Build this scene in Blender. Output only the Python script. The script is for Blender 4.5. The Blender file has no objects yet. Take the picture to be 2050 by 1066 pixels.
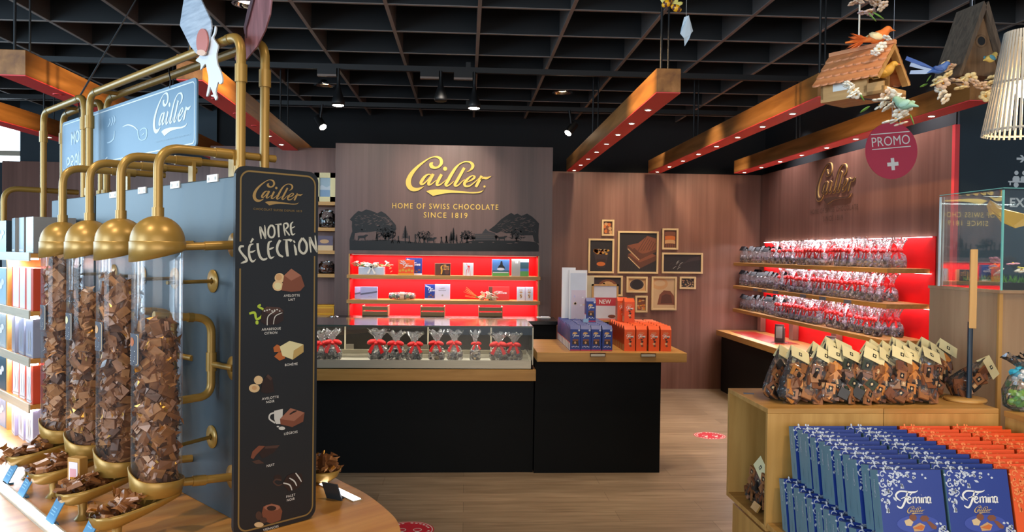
import bpy, bmesh, math, random
from mathutils import Vector, Matrix, noise
random.seed(7)
R = math.radians
PI = math.pi
scene = bpy.context.scene
COL = scene.collection

# ------------------------------------------------------------------ camera
FPX, CX, CY, CAM_H = 1550.0, 1025.0, 533.0, 1.6
def _basis(yaw, pitch, roll):
    y, p, r = R(yaw), R(pitch), R(roll)
    f = Vector((math.sin(y)*math.cos(p), math.cos(y)*math.cos(p), math.sin(p)))
    r0 = Vector((math.cos(y), -math.sin(y), 0)); u0 = r0.cross(f)
    rt = r0*math.cos(r) + u0*math.sin(r)
    return rt, rt.cross(f), f
RT, UP, FW = _basis(3.4, -0.96, 0.72)
CAM = Vector((0, 0, CAM_H))
cd = bpy.data.cameras.new('camera'); cam = bpy.data.objects.new('camera', cd); COL.objects.link(cam)
cd.sensor_fit = 'HORIZONTAL'; cd.sensor_width = 36.0; cd.lens = 36.0*FPX/2050.0
cd.clip_start = 0.05; cd.clip_end = 200
cam.matrix_world = Matrix(((RT.x, UP.x, -FW.x, CAM.x), (RT.y, UP.y, -FW.y, CAM.y), (RT.z, UP.z, -FW.z, CAM.z), (0, 0, 0, 1)))
scene.camera = cam

# ------------------------------------------------------------------ view, world, big lights
vs = scene.view_settings
scene.display_settings.display_device = 'sRGB'
vs.view_transform = 'Standard'; vs.look = 'None'; vs.exposure = 0.9; vs.gamma = 1.0; vs.use_curve_mapping = False
scene.cycles.use_denoising = True
scene.cycles.max_bounces = 10; scene.cycles.diffuse_bounces = 4; scene.cycles.glossy_bounces = 4
scene.cycles.transparent_max_bounces = 24; scene.cycles.transmission_bounces = 6
scene.cycles.caustics_reflective = False; scene.cycles.caustics_refractive = False
scene.cycles.sample_clamp_indirect = 6.0
w = bpy.data.worlds.new('sky'); scene.world = w; w.use_nodes = True
bgn = w.node_tree.nodes['Background']; bgn.inputs[0].default_value = (0.62, 0.78, 1.0, 1); bgn.inputs[1].default_value = 0.32

def light(name, kind, loc, target, energy, color, **kw):
    d = bpy.data.lights.new(name, kind); d.energy = energy; d.color = color
    for k, v in kw.items(): setattr(d, k, v)
    o = bpy.data.objects.new(name, d); COL.objects.link(o); o.location = loc
    if target is not None:
        o.rotation_euler = (Vector(target) - Vector(loc)).to_track_quat('-Z', 'Y').to_euler()
    return o
WARM = (1.0, 0.80, 0.55); AMBER = (1.0, 0.66, 0.30); DAY = (0.66, 0.84, 1.0); WHITE = (1.0, 0.90, 0.78); COOLW = (0.95, 0.92, 1.0)
# daylight of the shop windows, behind the camera and to its side, plus added fill
light('daylight_window', 'AREA', (-5.4, 3.4, 2.3), (0, 3.0, 2.0), 75, (0.52, 0.78, 1.0), shape='RECTANGLE', size=5.0, size_y=1.5)
light('daylight_window_rear', 'AREA', (-5.2, -1.8, 2.0), (-0.8, 2.4, 1.3), 160, DAY, shape='RECTANGLE', size=3.0, size_y=2.4)
light('rear_fill', 'AREA', (1.5, -3.6, 2.2), (0.8, 3.0, 1.0), 85, (1.0, 0.93, 0.84), shape='RECTANGLE', size=5.0, size_y=2.4)  # unseen area light added behind the camera as fill, no door there

# ------------------------------------------------------------------ pixels of the photograph to points in the place
def ray(x, y): return FW + RT*((x-CX)/FPX) - UP*((y-CY)/FPX)
def at_y(x, y, Y): d = ray(x, y); return CAM + d*(Y/d.y)
def at_z(x, y, z): d = ray(x, y); return CAM + d*((z-CAM_H)/d.z)
def at_x(x, y, X): d = ray(x, y); return CAM + d*(X/d.x)
def plane_local(loc, rz, x, y, h=0.0):
    """point where the pixel's ray meets the upright plane through loc turned by rz, in that plane's own frame"""
    n = Vector((math.sin(rz), -math.cos(rz), 0)); r = Vector((math.cos(rz), math.sin(rz), 0)); loc = Vector(loc)
    d = ray(x, y); P = CAM + d*(((loc-CAM).dot(n))/d.dot(n))
    return Vector(((P-loc).dot(r), -h, P.z-loc.z))

# ------------------------------------------------------------------ materials
def lin(c): return c/12.92 if c <= 0.04045 else ((c+0.055)/1.055)**2.4
def hx(s):
    s = s.lstrip('#'); return tuple(lin(int(s[i:i+2], 16)/255) for i in (0, 2, 4)) + (1.0,)
def newmat(name):
    m = bpy.data.materials.new(name); m.use_nodes = True; nt = m.node_tree
    return m, nt, nt.nodes['Principled BSDF'], nt.nodes['Material Output']
def mat(name, col, rough=0.5, metal=0.0, var=0.06, scale=6.0, bump=0.0, spec=0.5, emit=0.0, stretch=(1, 1, 1)):
    m, nt, b, out = newmat(name); c = hx(col)
    b.inputs['Roughness'].default_value = rough; b.inputs['Metallic'].default_value = metal
    b.inputs['Specular IOR Level'].default_value = spec
    tc = nt.nodes.new('ShaderNodeTexCoord'); mp = nt.nodes.new('ShaderNodeMapping'); mp.inputs['Scale'].default_value = stretch
    nz = nt.nodes.new('ShaderNodeTexNoise'); nz.inputs['Scale'].default_value = scale; nz.inputs['Detail'].default_value = 4
    rp = nt.nodes.new('ShaderNodeValToRGB')
    rp.color_ramp.elements[0].position = 0.3; rp.color_ramp.elements[1].position = 0.7
    rp.color_ramp.elements[0].color = tuple(v*(1-var) for v in c[:3]) + (1,)
    rp.color_ramp.elements[1].color = tuple(min(1, v*(1+var)) for v in c[:3]) + (1,)
    L = nt.links.new
    L(tc.outputs['Object'], mp.inputs['Vector']); L(mp.outputs[0], nz.inputs['Vector']); L(nz.outputs['Fac'], rp.inputs[0]); L(rp.outputs[0], b.inputs['Base Color'])
    if bump:
        bp = nt.nodes.new('ShaderNodeBump'); bp.inputs['Strength'].default_value = bump; bp.inputs['Distance'].default_value = 0.01
        L(nz.outputs['Fac'], bp.inputs['Height']); L(bp.outputs[0], b.inputs['Normal'])
    if emit:
        b.inputs['Emission Color'].default_value = c; b.inputs['Emission Strength'].default_value = emit
    return m
def wood(name, c1, c2, axis='x', rough=0.42, scale=1.0, c3=None):
    """long grain along one axis of the object"""
    m, nt, b, out = newmat(name); L = nt.links.new
    tc = nt.nodes.new('ShaderNodeTexCoord'); mp = nt.nodes.new('ShaderNodeMapping')
    s = {'x': (0.7, 9, 9), 'y': (9, 0.7, 9), 'z': (9, 9, 0.7)}[axis]; mp.inputs['Scale'].default_value = tuple(v*scale for v in s)
    n1 = nt.nodes.new('ShaderNodeTexNoise'); n1.inputs['Scale'].default_value = 3.0; n1.inputs['Detail'].default_value = 6; n1.inputs['Distortion'].default_value = 0.4
    rp = nt.nodes.new('ShaderNodeValToRGB'); e = rp.color_ramp.elements
    e[0].position = 0.32; e[1].position = 0.7; e[0].color = hx(c1); e[1].color = hx(c2)
    if c3: q = e.new(0.5); q.color = hx(c3)
    b.inputs['Roughness'].default_value = rough
    L(tc.outputs['Object'], mp.inputs['Vector']); L(mp.outputs[0], n1.inputs['Vector']); L(n1.outputs['Fac'], rp.inputs[0]); L(rp.outputs[0], b.inputs['Base Color'])
    bp = nt.nodes.new('ShaderNodeBump'); bp.inputs['Strength'].default_value = 0.05; L(n1.outputs['Fac'], bp.inputs['Height']); L(bp.outputs[0], b.inputs['Normal'])
    return m
def clear(name, tint=(1, 1, 1), rough=0.03, milky=0.0, milk=(0.9, 0.9, 0.95), crinkle=0.0, ior=1.45, cscale=40.0, gain=1.0):
    """thin clear sheet: what lies behind shows through, highlights by Fresnel"""
    m, nt, b, out = newmat(name); L = nt.links.new; nt.nodes.remove(b)
    tr = nt.nodes.new('ShaderNodeBsdfTransparent'); tr.inputs[0].default_value = tuple(tint) + (1,)
    gl = nt.nodes.new('ShaderNodeBsdfGlossy'); gl.inputs['Roughness'].default_value = rough; gl.inputs[0].default_value = (1, 1, 1, 1)
    fr = nt.nodes.new('ShaderNodeFresnel'); fr.inputs['IOR'].default_value = ior
    mx = nt.nodes.new('ShaderNodeMixShader')
    src = tr.outputs[0]
    if milky:
        df = nt.nodes.new('ShaderNodeBsdfDiffuse'); df.inputs[0].default_value = tuple(milk) + (1,)
        tl = nt.nodes.new('ShaderNodeBsdfTranslucent'); tl.inputs[0].default_value = tuple(milk) + (1,)
        m2 = nt.nodes.new('ShaderNodeMixShader'); m2.inputs[0].default_value = 0.4; L(df.outputs[0], m2.inputs[1]); L(tl.outputs[0], m2.inputs[2])
        m3 = nt.nodes.new('ShaderNodeMixShader'); m3.inputs[0].default_value = milky; L(tr.outputs[0], m3.inputs[1]); L(m2.outputs[0], m3.inputs[2]); src = m3.outputs[0]
    fac = fr.outputs[0]
    if gain != 1.0:
        mu = nt.nodes.new('ShaderNodeMath'); mu.operation = 'MULTIPLY'; mu.use_clamp = True; mu.inputs[1].default_value = gain; L(fac, mu.inputs[0]); fac = mu.outputs[0]
    L(fac, mx.inputs[0]); L(src, mx.inputs[1]); L(gl.outputs[0], mx.inputs[2]); L(mx.outputs[0], out.inputs[0])
    if crinkle:
        tc = nt.nodes.new('ShaderNodeTexCoord'); nz = nt.nodes.new('ShaderNodeTexVoronoi'); nz.inputs['Scale'].default_value = cscale
        bp = nt.nodes.new('ShaderNodeBump'); bp.inputs['Strength'].default_value = crinkle; bp.inputs['Distance'].default_value = 0.01
        L(tc.outputs['Object'], nz.inputs['Vector']); L(nz.outputs['Distance'], bp.inputs['Height']); L(bp.outputs[0], gl.inputs['Normal']); L(bp.outputs[0], fr.inputs['Normal'])
    return m
def glow(name, col, s):
    m, nt, b, out = newmat(name)
    b.inputs['Base Color'].default_value = hx(col); b.inputs['Emission Color'].default_value = hx(col); b.inputs['Emission Strength'].default_value = s
    return m
def streaks(name, cols, axis_scale, rough=0.45, seed=0.0):
    m, nt, b, out = newmat(name); L = nt.links.new
    tc = nt.nodes.new('ShaderNodeTexCoord'); mp = nt.nodes.new('ShaderNodeMapping'); mp.inputs['Scale'].default_value = axis_scale; mp.inputs['Location'].default_value = (seed, seed, 0)
    n1 = nt.nodes.new('ShaderNodeTexNoise'); n1.inputs['Scale'].default_value = 1.0; n1.inputs['Detail'].default_value = 7; n1.inputs['Roughness'].default_value = 0.65
    rp = nt.nodes.new('ShaderNodeValToRGB'); e = rp.color_ramp.elements
    e[0].position = 0.3; e[0].color = hx(cols[0]); e[1].position = 0.72; e[1].color = hx(cols[-1])
    for i, c in enumerate(cols[1:-1]): q = e.new(0.3 + 0.42*(i+1)/(len(cols)-1)); q.color = hx(c)
    b.inputs['Roughness'].default_value = rough
    L(tc.outputs['Object'], mp.inputs['Vector']); L(mp.outputs[0], n1.inputs['Vector']); L(n1.outputs['Fac'], rp.inputs[0]); L(rp.outputs[0], b.inputs['Base Color'])
    return m
def plank_floor(name):
    m, nt, b, out = newmat(name); L = nt.links.new
    tc = nt.nodes.new('ShaderNodeTexCoord'); br = nt.nodes.new('ShaderNodeTexBrick')
    br.inputs['Scale'].default_value = 1.0; br.inputs['Brick Width'].default_value = 1.5; br.inputs['Row Height'].default_value = 0.19
    br.inputs['Mortar Size'].default_value = 0.0012; br.inputs['Color1'].default_value = hx('#ac957c'); br.inputs['Color2'].default_value = hx('#927d66'); br.inputs['Mortar'].default_value = hx('#6a5948')
    br.offset = 0.37
    mp = nt.nodes.new('ShaderNodeMapping'); mp.inputs['Scale'].default_value = (1.2, 16, 1)
    nz = nt.nodes.new('ShaderNodeTexNoise'); nz.inputs['Scale'].default_value = 2.0; nz.inputs['Detail'].default_value = 7; nz.inputs['Distortion'].default_value = 0.6
    rp = nt.nodes.new('ShaderNodeValToRGB'); rp.color_ramp.elements[0].position = 0.28; rp.color_ramp.elements[1].position = 0.75
    rp.color_ramp.elements[0].color = (0.62, 0.57, 0.52, 1); rp.color_ramp.elements[1].color = (1.12, 1.1, 1.08, 1)
    mx = nt.nodes.new('ShaderNodeMix'); mx.data_type = 'RGBA'; mx.blend_type = 'MULTIPLY'; mx.inputs[0].default_value = 1.0
    L(tc.outputs['Object'], br.inputs['Vector']); L(tc.outputs['Object'], mp.inputs['Vector']); L(mp.outputs[0], nz.inputs['Vector']); L(nz.outputs['Fac'], rp.inputs[0])
    L(br.outputs['Color'], mx.inputs[6]); L(rp.outputs[0], mx.inputs[7]); L(mx.outputs[2], b.inputs['Base Color'])
    b.inputs['Roughness'].default_value = 0.42
    return m

# ------------------------------------------------------------------ mesh builder
def catmull(pts, n=6, closed=False):
    P = [tuple(p) for p in pts]; out = []; N = len(P)
    rng = range(N) if closed else range(N-1)
    for i in rng:
        p0 = P[(i-1) % N] if (closed or i > 0) else P[0]; p1 = P[i]; p2 = P[(i+1) % N]; p3 = P[(i+2) % N] if (closed or i+2 < N) else P[-1]
        for k in range(n):
            t = k/n; a = []
            for j in range(len(p1)):
                a.append(0.5*((2*p1[j]) + (-p0[j]+p2[j])*t + (2*p0[j]-5*p1[j]+4*p2[j]-p3[j])*t*t + (-p0[j]+3*p1[j]-3*p2[j]+p3[j])*t**3))
            out.append(tuple(a))
    if not closed: out.append(P[-1])
    return out
_text_cache = {}
def text_mesh(s, space=1.0, bold=0.0):
    k = (s, space, bold)
    if k not in _text_cache:
        c = bpy.data.curves.new('lettering', 'FONT'); c.body = s; c.size = 1.0; c.space_character = space; c.resolution_u = 3; c.fill_mode = 'FRONT'; c.offset = bold
        o = bpy.data.objects.new('lettering', c); COL.objects.link(o)
        dg = bpy.context.evaluated_depsgraph_get(); me = o.evaluated_get(dg).to_mesh()
        v = [(p.co.x, p.co.y) for p in me.vertices]; f = [tuple(p.vertices) for p in me.polygons]
        o.evaluated_get(dg).to_mesh_clear(); bpy.data.objects.remove(o); bpy.data.curves.remove(c)
        x0 = min(p[0] for p in v); x1 = max(p[0] for p in v)
        _text_cache[k] = ([(p[0]-x0, p[1]) for p in v], f, x1-x0)
    return _text_cache[k]
CAPH = 0.69
class MB:
    def __init__(s): s.v = []; s.f = []; s.m = []; s.s = []; s.mats = []
    def mi(s, m):
        if m not in s.mats: s.mats.append(m)
        return s.mats.index(m)
    def add(s, vs, fs, m, M=None, smooth=False):
        b = len(s.v); k = s.mi(m)
        s.v += [(M @ Vector(p)) if M else Vector(p) for p in vs]
        for f in fs: s.f.append(tuple(i+b for i in f)); s.m.append(k); s.s.append(smooth)
        return s
    def box(s, a, b, m, M=None):
        (x0, y0, z0), (x1, y1, z1) = a, b
        v = [(x0, y0, z0), (x1, y0, z0), (x1, y1, z0), (x0, y1, z0), (x0, y0, z1), (x1, y0, z1), (x1, y1, z1), (x0, y1, z1)]
        return s.add(v, [(3, 2, 1, 0), (4, 5, 6, 7), (0, 1, 5, 4), (1, 2, 6, 5), (2, 3, 7, 6), (3, 0, 4, 7)], m, M)
    def prism(s, poly, h0, h1, m, fn, smooth=False, back=True):
        """poly in 2-D, fn(x, y, h) -> point"""
        n = len(poly); v = [fn(x, y, h1) for x, y in poly]
        fs = [tuple(range(n))]
        if abs(h1-h0) > 1e-9:
            v += [fn(x, y, h0) for x, y in poly]; fs += [(i, i+n, (i+1) % n+n, (i+1) % n) for i in range(n)]
            if back: fs.append(tuple(range(2*n-1, n-1, -1)))
        return s.add(v, fs, m, None, smooth)
    def ribbon(s, pts, m, fn, h0=0.0, h1=0.0, n=6, cap=True, wmul=1.0):
        """stroke of varying width: (x, y, width) along a smooth line"""
        c = catmull(pts, n) if len(pts) > 2 else [tuple(p) for p in pts]
        Lp, Rp = [], []
        for i, (x, y, wd) in enumerate(c):
            a = c[max(0, i-1)]; b = c[min(len(c)-1, i+1)]
            dx, dy = b[0]-a[0], b[1]-a[1]; l = math.hypot(dx, dy) or 1; nx, ny = -dy/l, dx/l; h = wd*0.5*wmul
            Lp.append((x+nx*h, y+ny*h)); Rp.append((x-nx*h, y-ny*h))
        N = len(c); v = [fn(x, y, h1) for x, y in Lp] + [fn(x, y, h1) for x, y in Rp]
        fs = [(i, i+1, i+1+N, i+N) for i in range(N-1)]
        if abs(h1-h0) > 1e-9:
            v += [fn(x, y, h0) for x, y in Lp] + [fn(x, y, h0) for x, y in Rp]
            fs += [(i, i+2*N, i+1+2*N, i+1) for i in range(N-1)] + [(i+N, i+1+N, i+1+3*N, i+3*N) for i in range(N-1)]
            fs += [(0, N, 3*N, 2*N), (N-1, 2*N-1+2*N, 2*N-1+N*0+0, N-1)] if False else [(0, N, 3*N, 2*N), (N-1, 3*N-1, 4*N-1, 2*N-1)]
        s.add(v, fs, m)
        if cap:
            for (x, y, wd) in (c[0], c[-1]):
                if wd > 2e-9: s.disc(x, y, wd*0.5*wmul, m, fn, h1, 10)
        return s
    def disc(s, x, y, r, m, fn, h=0.0, n=20, ry=None):
        ry = r if ry is None else ry
        return s.add([fn(x+r*math.cos(2*PI*i/n), y+ry*math.sin(2*PI*i/n), h) for i in range(n)], [tuple(range(n))], m)
    def text(s, t, x, y, h, m, fn, H=0.0, align='c', width=None, space=1.0, slant=0.0, flip=False, bold=0.0):
        """cap height h; (x, y) = middle (or left) of the baseline; flip when y grows downwards"""
        v, f, wd = text_mesh(t, space, bold); k = h/CAPH; kx = k if width is None else width/max(wd, 1e-6)
        x0 = x - (wd*kx/2 if align == 'c' else 0)
        sg = -1 if flip else 1
        return s.add([fn(x0+p[0]*kx+slant*p[1]*k, y+sg*p[1]*k, H) for p in v], f, m)
    def cyl(s, a, b, r0, m, r1=None, n=16, caps=True, smooth=True):
        a, b = Vector(a), Vector(b); r1 = r0 if r1 is None else r1
        d = (b-a).normalized(); u = d.orthogonal().normalized(); w_ = d.cross(u)
        v = []
        for c, r in ((a, r0), (b, r1)): v += [c + u*(r*math.cos(2*PI*i/n)) + w_*(r*math.sin(2*PI*i/n)) for i in range(n)]
        s.add(v, [(i, (i+1) % n, (i+1) % n+n, i+n) for i in range(n)], m, None, smooth)
        if caps: s.add(v, [tuple(range(n-1, -1, -1)), tuple(range(n, 2*n))], m)
        return s
    def tube(s, pts, r, m, n=12, rf=None, caps=True):
        P = [Vector(p) for p in pts]; v = []; u = None
        for i, p in enumerate(P):
            d = (P[min(i+1, len(P)-1)] - P[max(i-1, 0)]).normalized()
            u = d.orthogonal().normalized() if u is None else (u - d*u.dot(d)).normalized()
            w_ = d.cross(u); rr = r if rf is None else rf(i/(len(P)-1))
            v += [p + u*(rr*math.cos(2*PI*k/n)) + w_*(rr*math.sin(2*PI*k/n)) for k in range(n)]
        fs = [(i*n+k, i*n+(k+1) % n, (i+1)*n+(k+1) % n, (i+1)*n+k) for i in range(len(P)-1) for k in range(n)]
        s.add(v, fs, m, None, True)
        if caps: s.add(v, [tuple(range(n-1, -1, -1)), tuple(range((len(P)-1)*n, len(P)*n))], m)
        return s
    def lathe(s, prof, m, M=None, n=24, smooth=True, wob=None, arc=2*PI):
        v = []; full = abs(arc-2*PI) < 1e-6; nn = n if full else n+1
        for j, (r, z) in enumerate(prof):
            for i in range(nn):
                a = arc*i/n; q = Vector((r*math.cos(a), r*math.sin(a), z))
                v.append(wob(q, i, j) if wob else q)
        fs = []
        for j in range(len(prof)-1):
            for i in range(n): i2 = (i+1) % nn if full else i+1; fs.append((j*nn+i, j*nn+i2, (j+1)*nn+i2, (j+1)*nn+i))
        return s.add(v, fs, m, M, smooth)
    def ball(s, c, r, m, n=12, sc=(1, 1, 1), M=None, smooth=True, wob=None):
        k = max(4, n//2); prof = [(max(1e-4, math.sin(PI*j/k)), -math.cos(PI*j/k)) for j in range(k+1)]
        T = Matrix.Translation(Vector(c)) @ (M or Matrix()) @ Matrix.Diagonal((r*sc[0], r*sc[1], r*sc[2], 1))
        return s.lathe(prof, m, T, n, smooth, wob)
    def build(s, name, parent=None, loc=None, rz=0.0, bevel=0.0, seg=2):
        me = bpy.data.meshes.new(name); me.from_pydata([tuple(p) for p in s.v], [], s.f)
        for m in s.mats: me.materials.append(m)
        me.polygons.foreach_set('material_index', s.m); me.polygons.foreach_set('use_smooth', s.s); me.update()
        o = bpy.data.objects.new(name, me); COL.objects.link(o)
        if parent: o.parent = parent
        if loc is not None: o.location = loc
        if rz: o.rotation_euler = (0, 0, rz)
        if bevel:
            b = o.modifiers.new('edge', 'BEVEL'); b.width = bevel; b.segments = seg; b.limit_method = 'ANGLE'; b.angle_limit = R(40)
        return o
def tag(o, label=None, cat=None, group=None, kind=None):
    if label: o['label'] = label
    if cat: o['category'] = cat
    if group: o['group'] = group
    if kind: o['kind'] = kind
    return o
def thing(name, label, cat, loc=(0, 0, 0), rz=0.0, group=None, rot=None):
    o = bpy.data.objects.new(name, None); COL.objects.link(o); o.empty_display_size = 0.05
    o.location = loc; o.rotation_euler = rot if rot else (0, 0, rz)
    return tag(o, label, cat, group)
def struct(name, mb, **k): return tag(mb.build(name, **k), kind='structure')
def dup(root, loc=None, rot=None, label=None, group=None, scale=None):
    r = root.copy(); COL.objects.link(r)
    if loc is not None: r.location = loc
    if rot is not None: r.rotation_euler = rot
    if scale is not None: r.scale = scale
    tag(r, label, None, group)
    for ch in root.children:
        c = ch.copy(); COL.objects.link(c); c.parent = r
        for g in ch.children:
            d = g.copy(); COL.objects.link(d); d.parent = c
    return r
ORD = ('first second third fourth fifth sixth seventh eighth ninth tenth eleventh twelfth thirteenth fourteenth fifteenth sixteenth seventeenth '
       'eighteenth nineteenth twentieth').split() + ['twenty-'+q for q in 'first second third fourth fifth sixth seventh eighth ninth'.split()] + ['thirtieth', 'thirty-first', 'thirty-second']
def up_fn(x, y, h): return Vector((x, -h, y))          # a face turned to -y: x to the side, y up, h out of it
# ------------------------------------------------------------------ palette
M_brown = streaks('brown_panel', ['#643f33', '#785144', '#8a6152'], (9, 9, 0.25), 0.42)
M_brown2 = streaks('brown_panel_wide', ['#6c4638', '#81584a', '#956b5b'], (7, 7, 0.2), 0.4, 3.1)
M_black_up = mat('black_upper_wall', '#0d1013', 0.8)
M_navy = mat('navy_wall', '#24333d', 0.6)
M_slat = mat('ceiling_slat', '#4a4644', 0.8); M_slatx = mat('ceiling_cross_slat', '#1c1e20', 0.9); M_slate_ = mat('ceiling_slat_edge', '#7d746e', 0.7)
M_slab = mat('ceiling_slab', '#101316', 0.9)
M_red = mat('red_lacquer', '#d20a10', 0.55, var=0.03, spec=.15)
M_redu = mat('red_underside', '#ee4a4c', 0.5, var=0.03)
M_beam = wood('beam_wood', '#7d4f26', '#b27a42', 'y', 0.5, 0.6, '#97642f')
M_oak = wood('beech_edge', '#b07f3e', '#cc9a55', 'x', 0.4, 1.0)
M_oaky = wood('beech_edge_lengthwise', '#a9783c', '#c89550', 'y', 0.4, 1.0)
M_oakz = wood('beech_panel', '#b48442', '#d0a05a', 'z', 0.4, 0.8)
M_plinth = wood('plinth_panel', '#a48362', '#bd9c79', 'z', 0.45, 0.5)
M_table = wood('table_top', '#b97a36', '#d79b50', 'x', 0.33, 0.7)
M_blackb = mat('black_counter', '#06090b', 0.6, var=0.15, scale=3, spec=.2)
M_blackg = mat('black_gloss', '#0c0d10', 0.25)
M_gold = mat('gold_paint', '#a5813e', 0.35, 0.3, var=0.03, scale=3)
M_goldd = mat('gold_paint_dark', '#84692f', 0.4, 0.3)
M_goldleaf = mat('gold_lettering', '#e0b858', 0.32, 0.35, var=0.04)
M_goldline = mat('gold_line', '#8d7444', 0.45, 0.2)
M_steel = mat('brushed_steel', '#c4bba6', 0.38, 0.35, stretch=(1, 1, 30))
M_chrome = mat('chrome', '#c9ccd0', 0.12, 1.0)
M_white = mat('white_print', '#e9e7e2', 0.5, var=0.02)
M_cream = mat('cream_card', '#e6d9a8', 0.6, var=0.03)
M_ink = mat('black_ink', '#151719', 0.5)
M_darkhead = mat('dark_header_card', '#0e1014', 0.6, spec=.2)
M_glass = clear('glass', (0.96, 0.98, 0.97), 0.01, ior=1.5)
M_glass2 = clear('show_case_glass', (0.985, 0.995, 0.99), 0.01, milky=0.012, milk=(.7, .9, .9), ior=1.45, gain=.4)
M_glassedge = mat('glass_edge', '#7fd0c4', 0.2, emit=0.0)
M_acrylic = clear('acrylic_tube', (0.985, 0.99, 0.995), 0.06, milky=0.02, milk=(.8, .9, 1), ior=1.45, gain=.42)
M_cello = clear('cellophane', (0.97, 0.96, 0.98), 0.14, milky=0.15, crinkle=0.9, cscale=60)
M_cello2 = clear('cellophane_clear', (0.98, 0.98, 0.98), 0.12, milky=0.07, crinkle=1.0, cscale=38, gain=1.4)
M_bow = mat('red_ribbon', '#d81f20', 0.4)
M_led = glow('led_strip', '#ffffff', 6.0)
M_lamp = glow('lamp_glow', '#fff2da', 30.0)
M_lampdim = glow('lamp_warm_glow', '#ffe0b0', 14.0)
M_blk = mat('black_fitting', '#0a0b0d', 0.5)
M_choc = mat('milk_chocolate_print', '#7a4630', 0.5)
M_chocd = mat('dark_chocolate_print', '#35221d', 0.5)
M_chocm = mat('brown_chocolate_print', '#5a3324', 0.5)
M_tan = mat('tan_print', '#c79b6c', 0.5)
M_nut = mat('nut_print', '#d7b98c', 0.5)
M_orangep = mat('orange_print', '#c86a2c', 0.5)
M_lime = mat('lime_print', '#a9c23c', 0.5)
M_foil = [mat('foil_brown', '#8b5a36', 0.36, 0.15, var=0.2, scale=40), mat('foil_brown_light', '#a97446', 0.38, 0.15, var=0.2, scale=40), mat('foil_brown_dark', '#5d3a24', 0.34, 0.2, var=0.2, scale=40), mat('foil_gold', '#c08a3a', 0.25, 0.8)]
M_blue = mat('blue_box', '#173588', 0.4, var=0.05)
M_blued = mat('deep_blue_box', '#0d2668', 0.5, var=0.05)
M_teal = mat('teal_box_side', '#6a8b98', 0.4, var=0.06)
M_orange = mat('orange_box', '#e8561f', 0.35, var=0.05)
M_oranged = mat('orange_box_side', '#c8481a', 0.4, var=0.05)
M_lav = mat('lavender_print', '#b9b4dc', 0.5)
M_silver = mat('silver_floral', '#c3cad6', 0.4, 0.1)
M_leaf = mat('leaf_green', '#5f8f3a', 0.5)
M_petal = mat('blossom_white', '#ece6d6', 0.6)
M_petalp = mat('blossom_pink', '#d9bfa8', 0.6)
M_yellow = mat('yellow_paint', '#e6a818', 0.4)

# ------------------------------------------------------------------ Cailler lettering, drawn once in its own units
LOGO_S = [
 [(680,225,18),(640,262,70),(660,312,74),(735,335,44),(810,302,46),(853,232,66),(838,155,62),(775,114,42),(690,112,22),(600,145,22),(490,220,36),(370,320,52),(270,430,72),(205,540,90),(180,640,106),(200,725,102),(260,782,88),(345,792,66),(430,765,38),(502,722,6)],
 [(640,482,18),(590,474,26),(520,520,50),(462,600,62),(436,660,56),(470,682,36),(530,642,28),(600,560,20),(645,485,16)],
 [(690,462,62),(640,560,62),(598,650,58),(600,688,40),(650,676,24),(730,612,14),(765,585,8)],
 [(862,468,60),(812,560,62),(772,650,58),(776,692,44),(830,684,28),(910,622,16),(965,568,10)],
 [(1375,408,5),(1440,374,24),(1490,322,54),(1502,262,62),(1462,212,46),(1390,194,22),(1310,204,22),(1220,256,30),(1140,340,50),(1060,470,64),(986,610,66),(950,670,58),(976,702,36),(1040,672,22),(1115,602,12)],
 [(1330,320,58),(1270,430,60),(1200,560,62),(1142,660,58),(1152,697,42),(1210,682,26),(1290,602,16),(1345,560,10)],
 [(1372,622,14),(1450,592,25),(1520,542,40),(1545,502,42),(1500,480,20),(1430,522,36),(1362,600,60),(1336,660,56),(1370,702,40),(1450,690,28),(1540,622,18),(1630,535,10)],
 [(1695,482,60),(1640,580,62),(1592,676,58),(1575,712,48)],
 [(1655,565,10),(1720,522,40),(1790,525,50),(1850,502,25),(1890,480,4)]]
LOGO_P = [(545,825),(620,797),(760,782),(950,782),(1200,800),(1450,820),(1600,815),(1680,800),(1738,768),(1700,812),(1640,838),(1520,850),(1300,845),(1080,845),(930,860),(820,885),(690,918),(620,870)]
def logo(mb, m, fn, x, y, wd, h0=0.0, h1=0.0, n=5, wmul=1.0, hgt=None, dot=True):
    """wordmark with its swash; (x, y) = centre, wd = width, y up"""
    k = wd/1770.0; ky = k if hgt is None else hgt/820.0
    g = lambda px, py, h: fn(x+(px-1005)*k, y-(py-510)*ky, h)
    for st in LOGO_S: mb.ribbon(st, m, g, h0, h1, n, False, wmul)
    mb.disc(932, 350, 43, m, g, h1, 14)
    mb.prism(LOGO_P, h0, h1, m, g, back=False)
    if dot: mb.disc(1752, 700, 24, m, g, h1, 8)
FEM_S = [
 [(365,505,8),(315,472,24),(300,422,28),(350,376,25),(430,372,22),(520,386,28),(600,380,20),(638,360,4)],
 [(482,374,16),(452,450,28),(412,540,30),(362,605,26),(312,588,20),(304,570,6)], [(370,476,6),(430,456,16),(505,444,6)],
 [(470,498,12),(518,480,16),(505,455,16),(470,480,24),(466,522,26),(500,541,18),(532,512,6)], [(506,428,16),(545,398,8)],
 [(556,455,22),(548,540,24)], [(556,475,10),(590,455,18),(600,480,22),(594,540,24)], [(602,475,10),(636,455,18),(646,480,22),(640,540,24)],
 [(678,458,22),(672,540,24)], [(684,425,18),(686,423,18)], [(706,458,22),(700,540,24)], [(706,478,10),(742,456,18),(750,482,22),(744,540,24)],
 [(812,460,20),(775,458,20),(762,505,24),(780,540,20),(806,510,14)], [(814,458,22),(806,520,24),(822,540,14)]]
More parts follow.
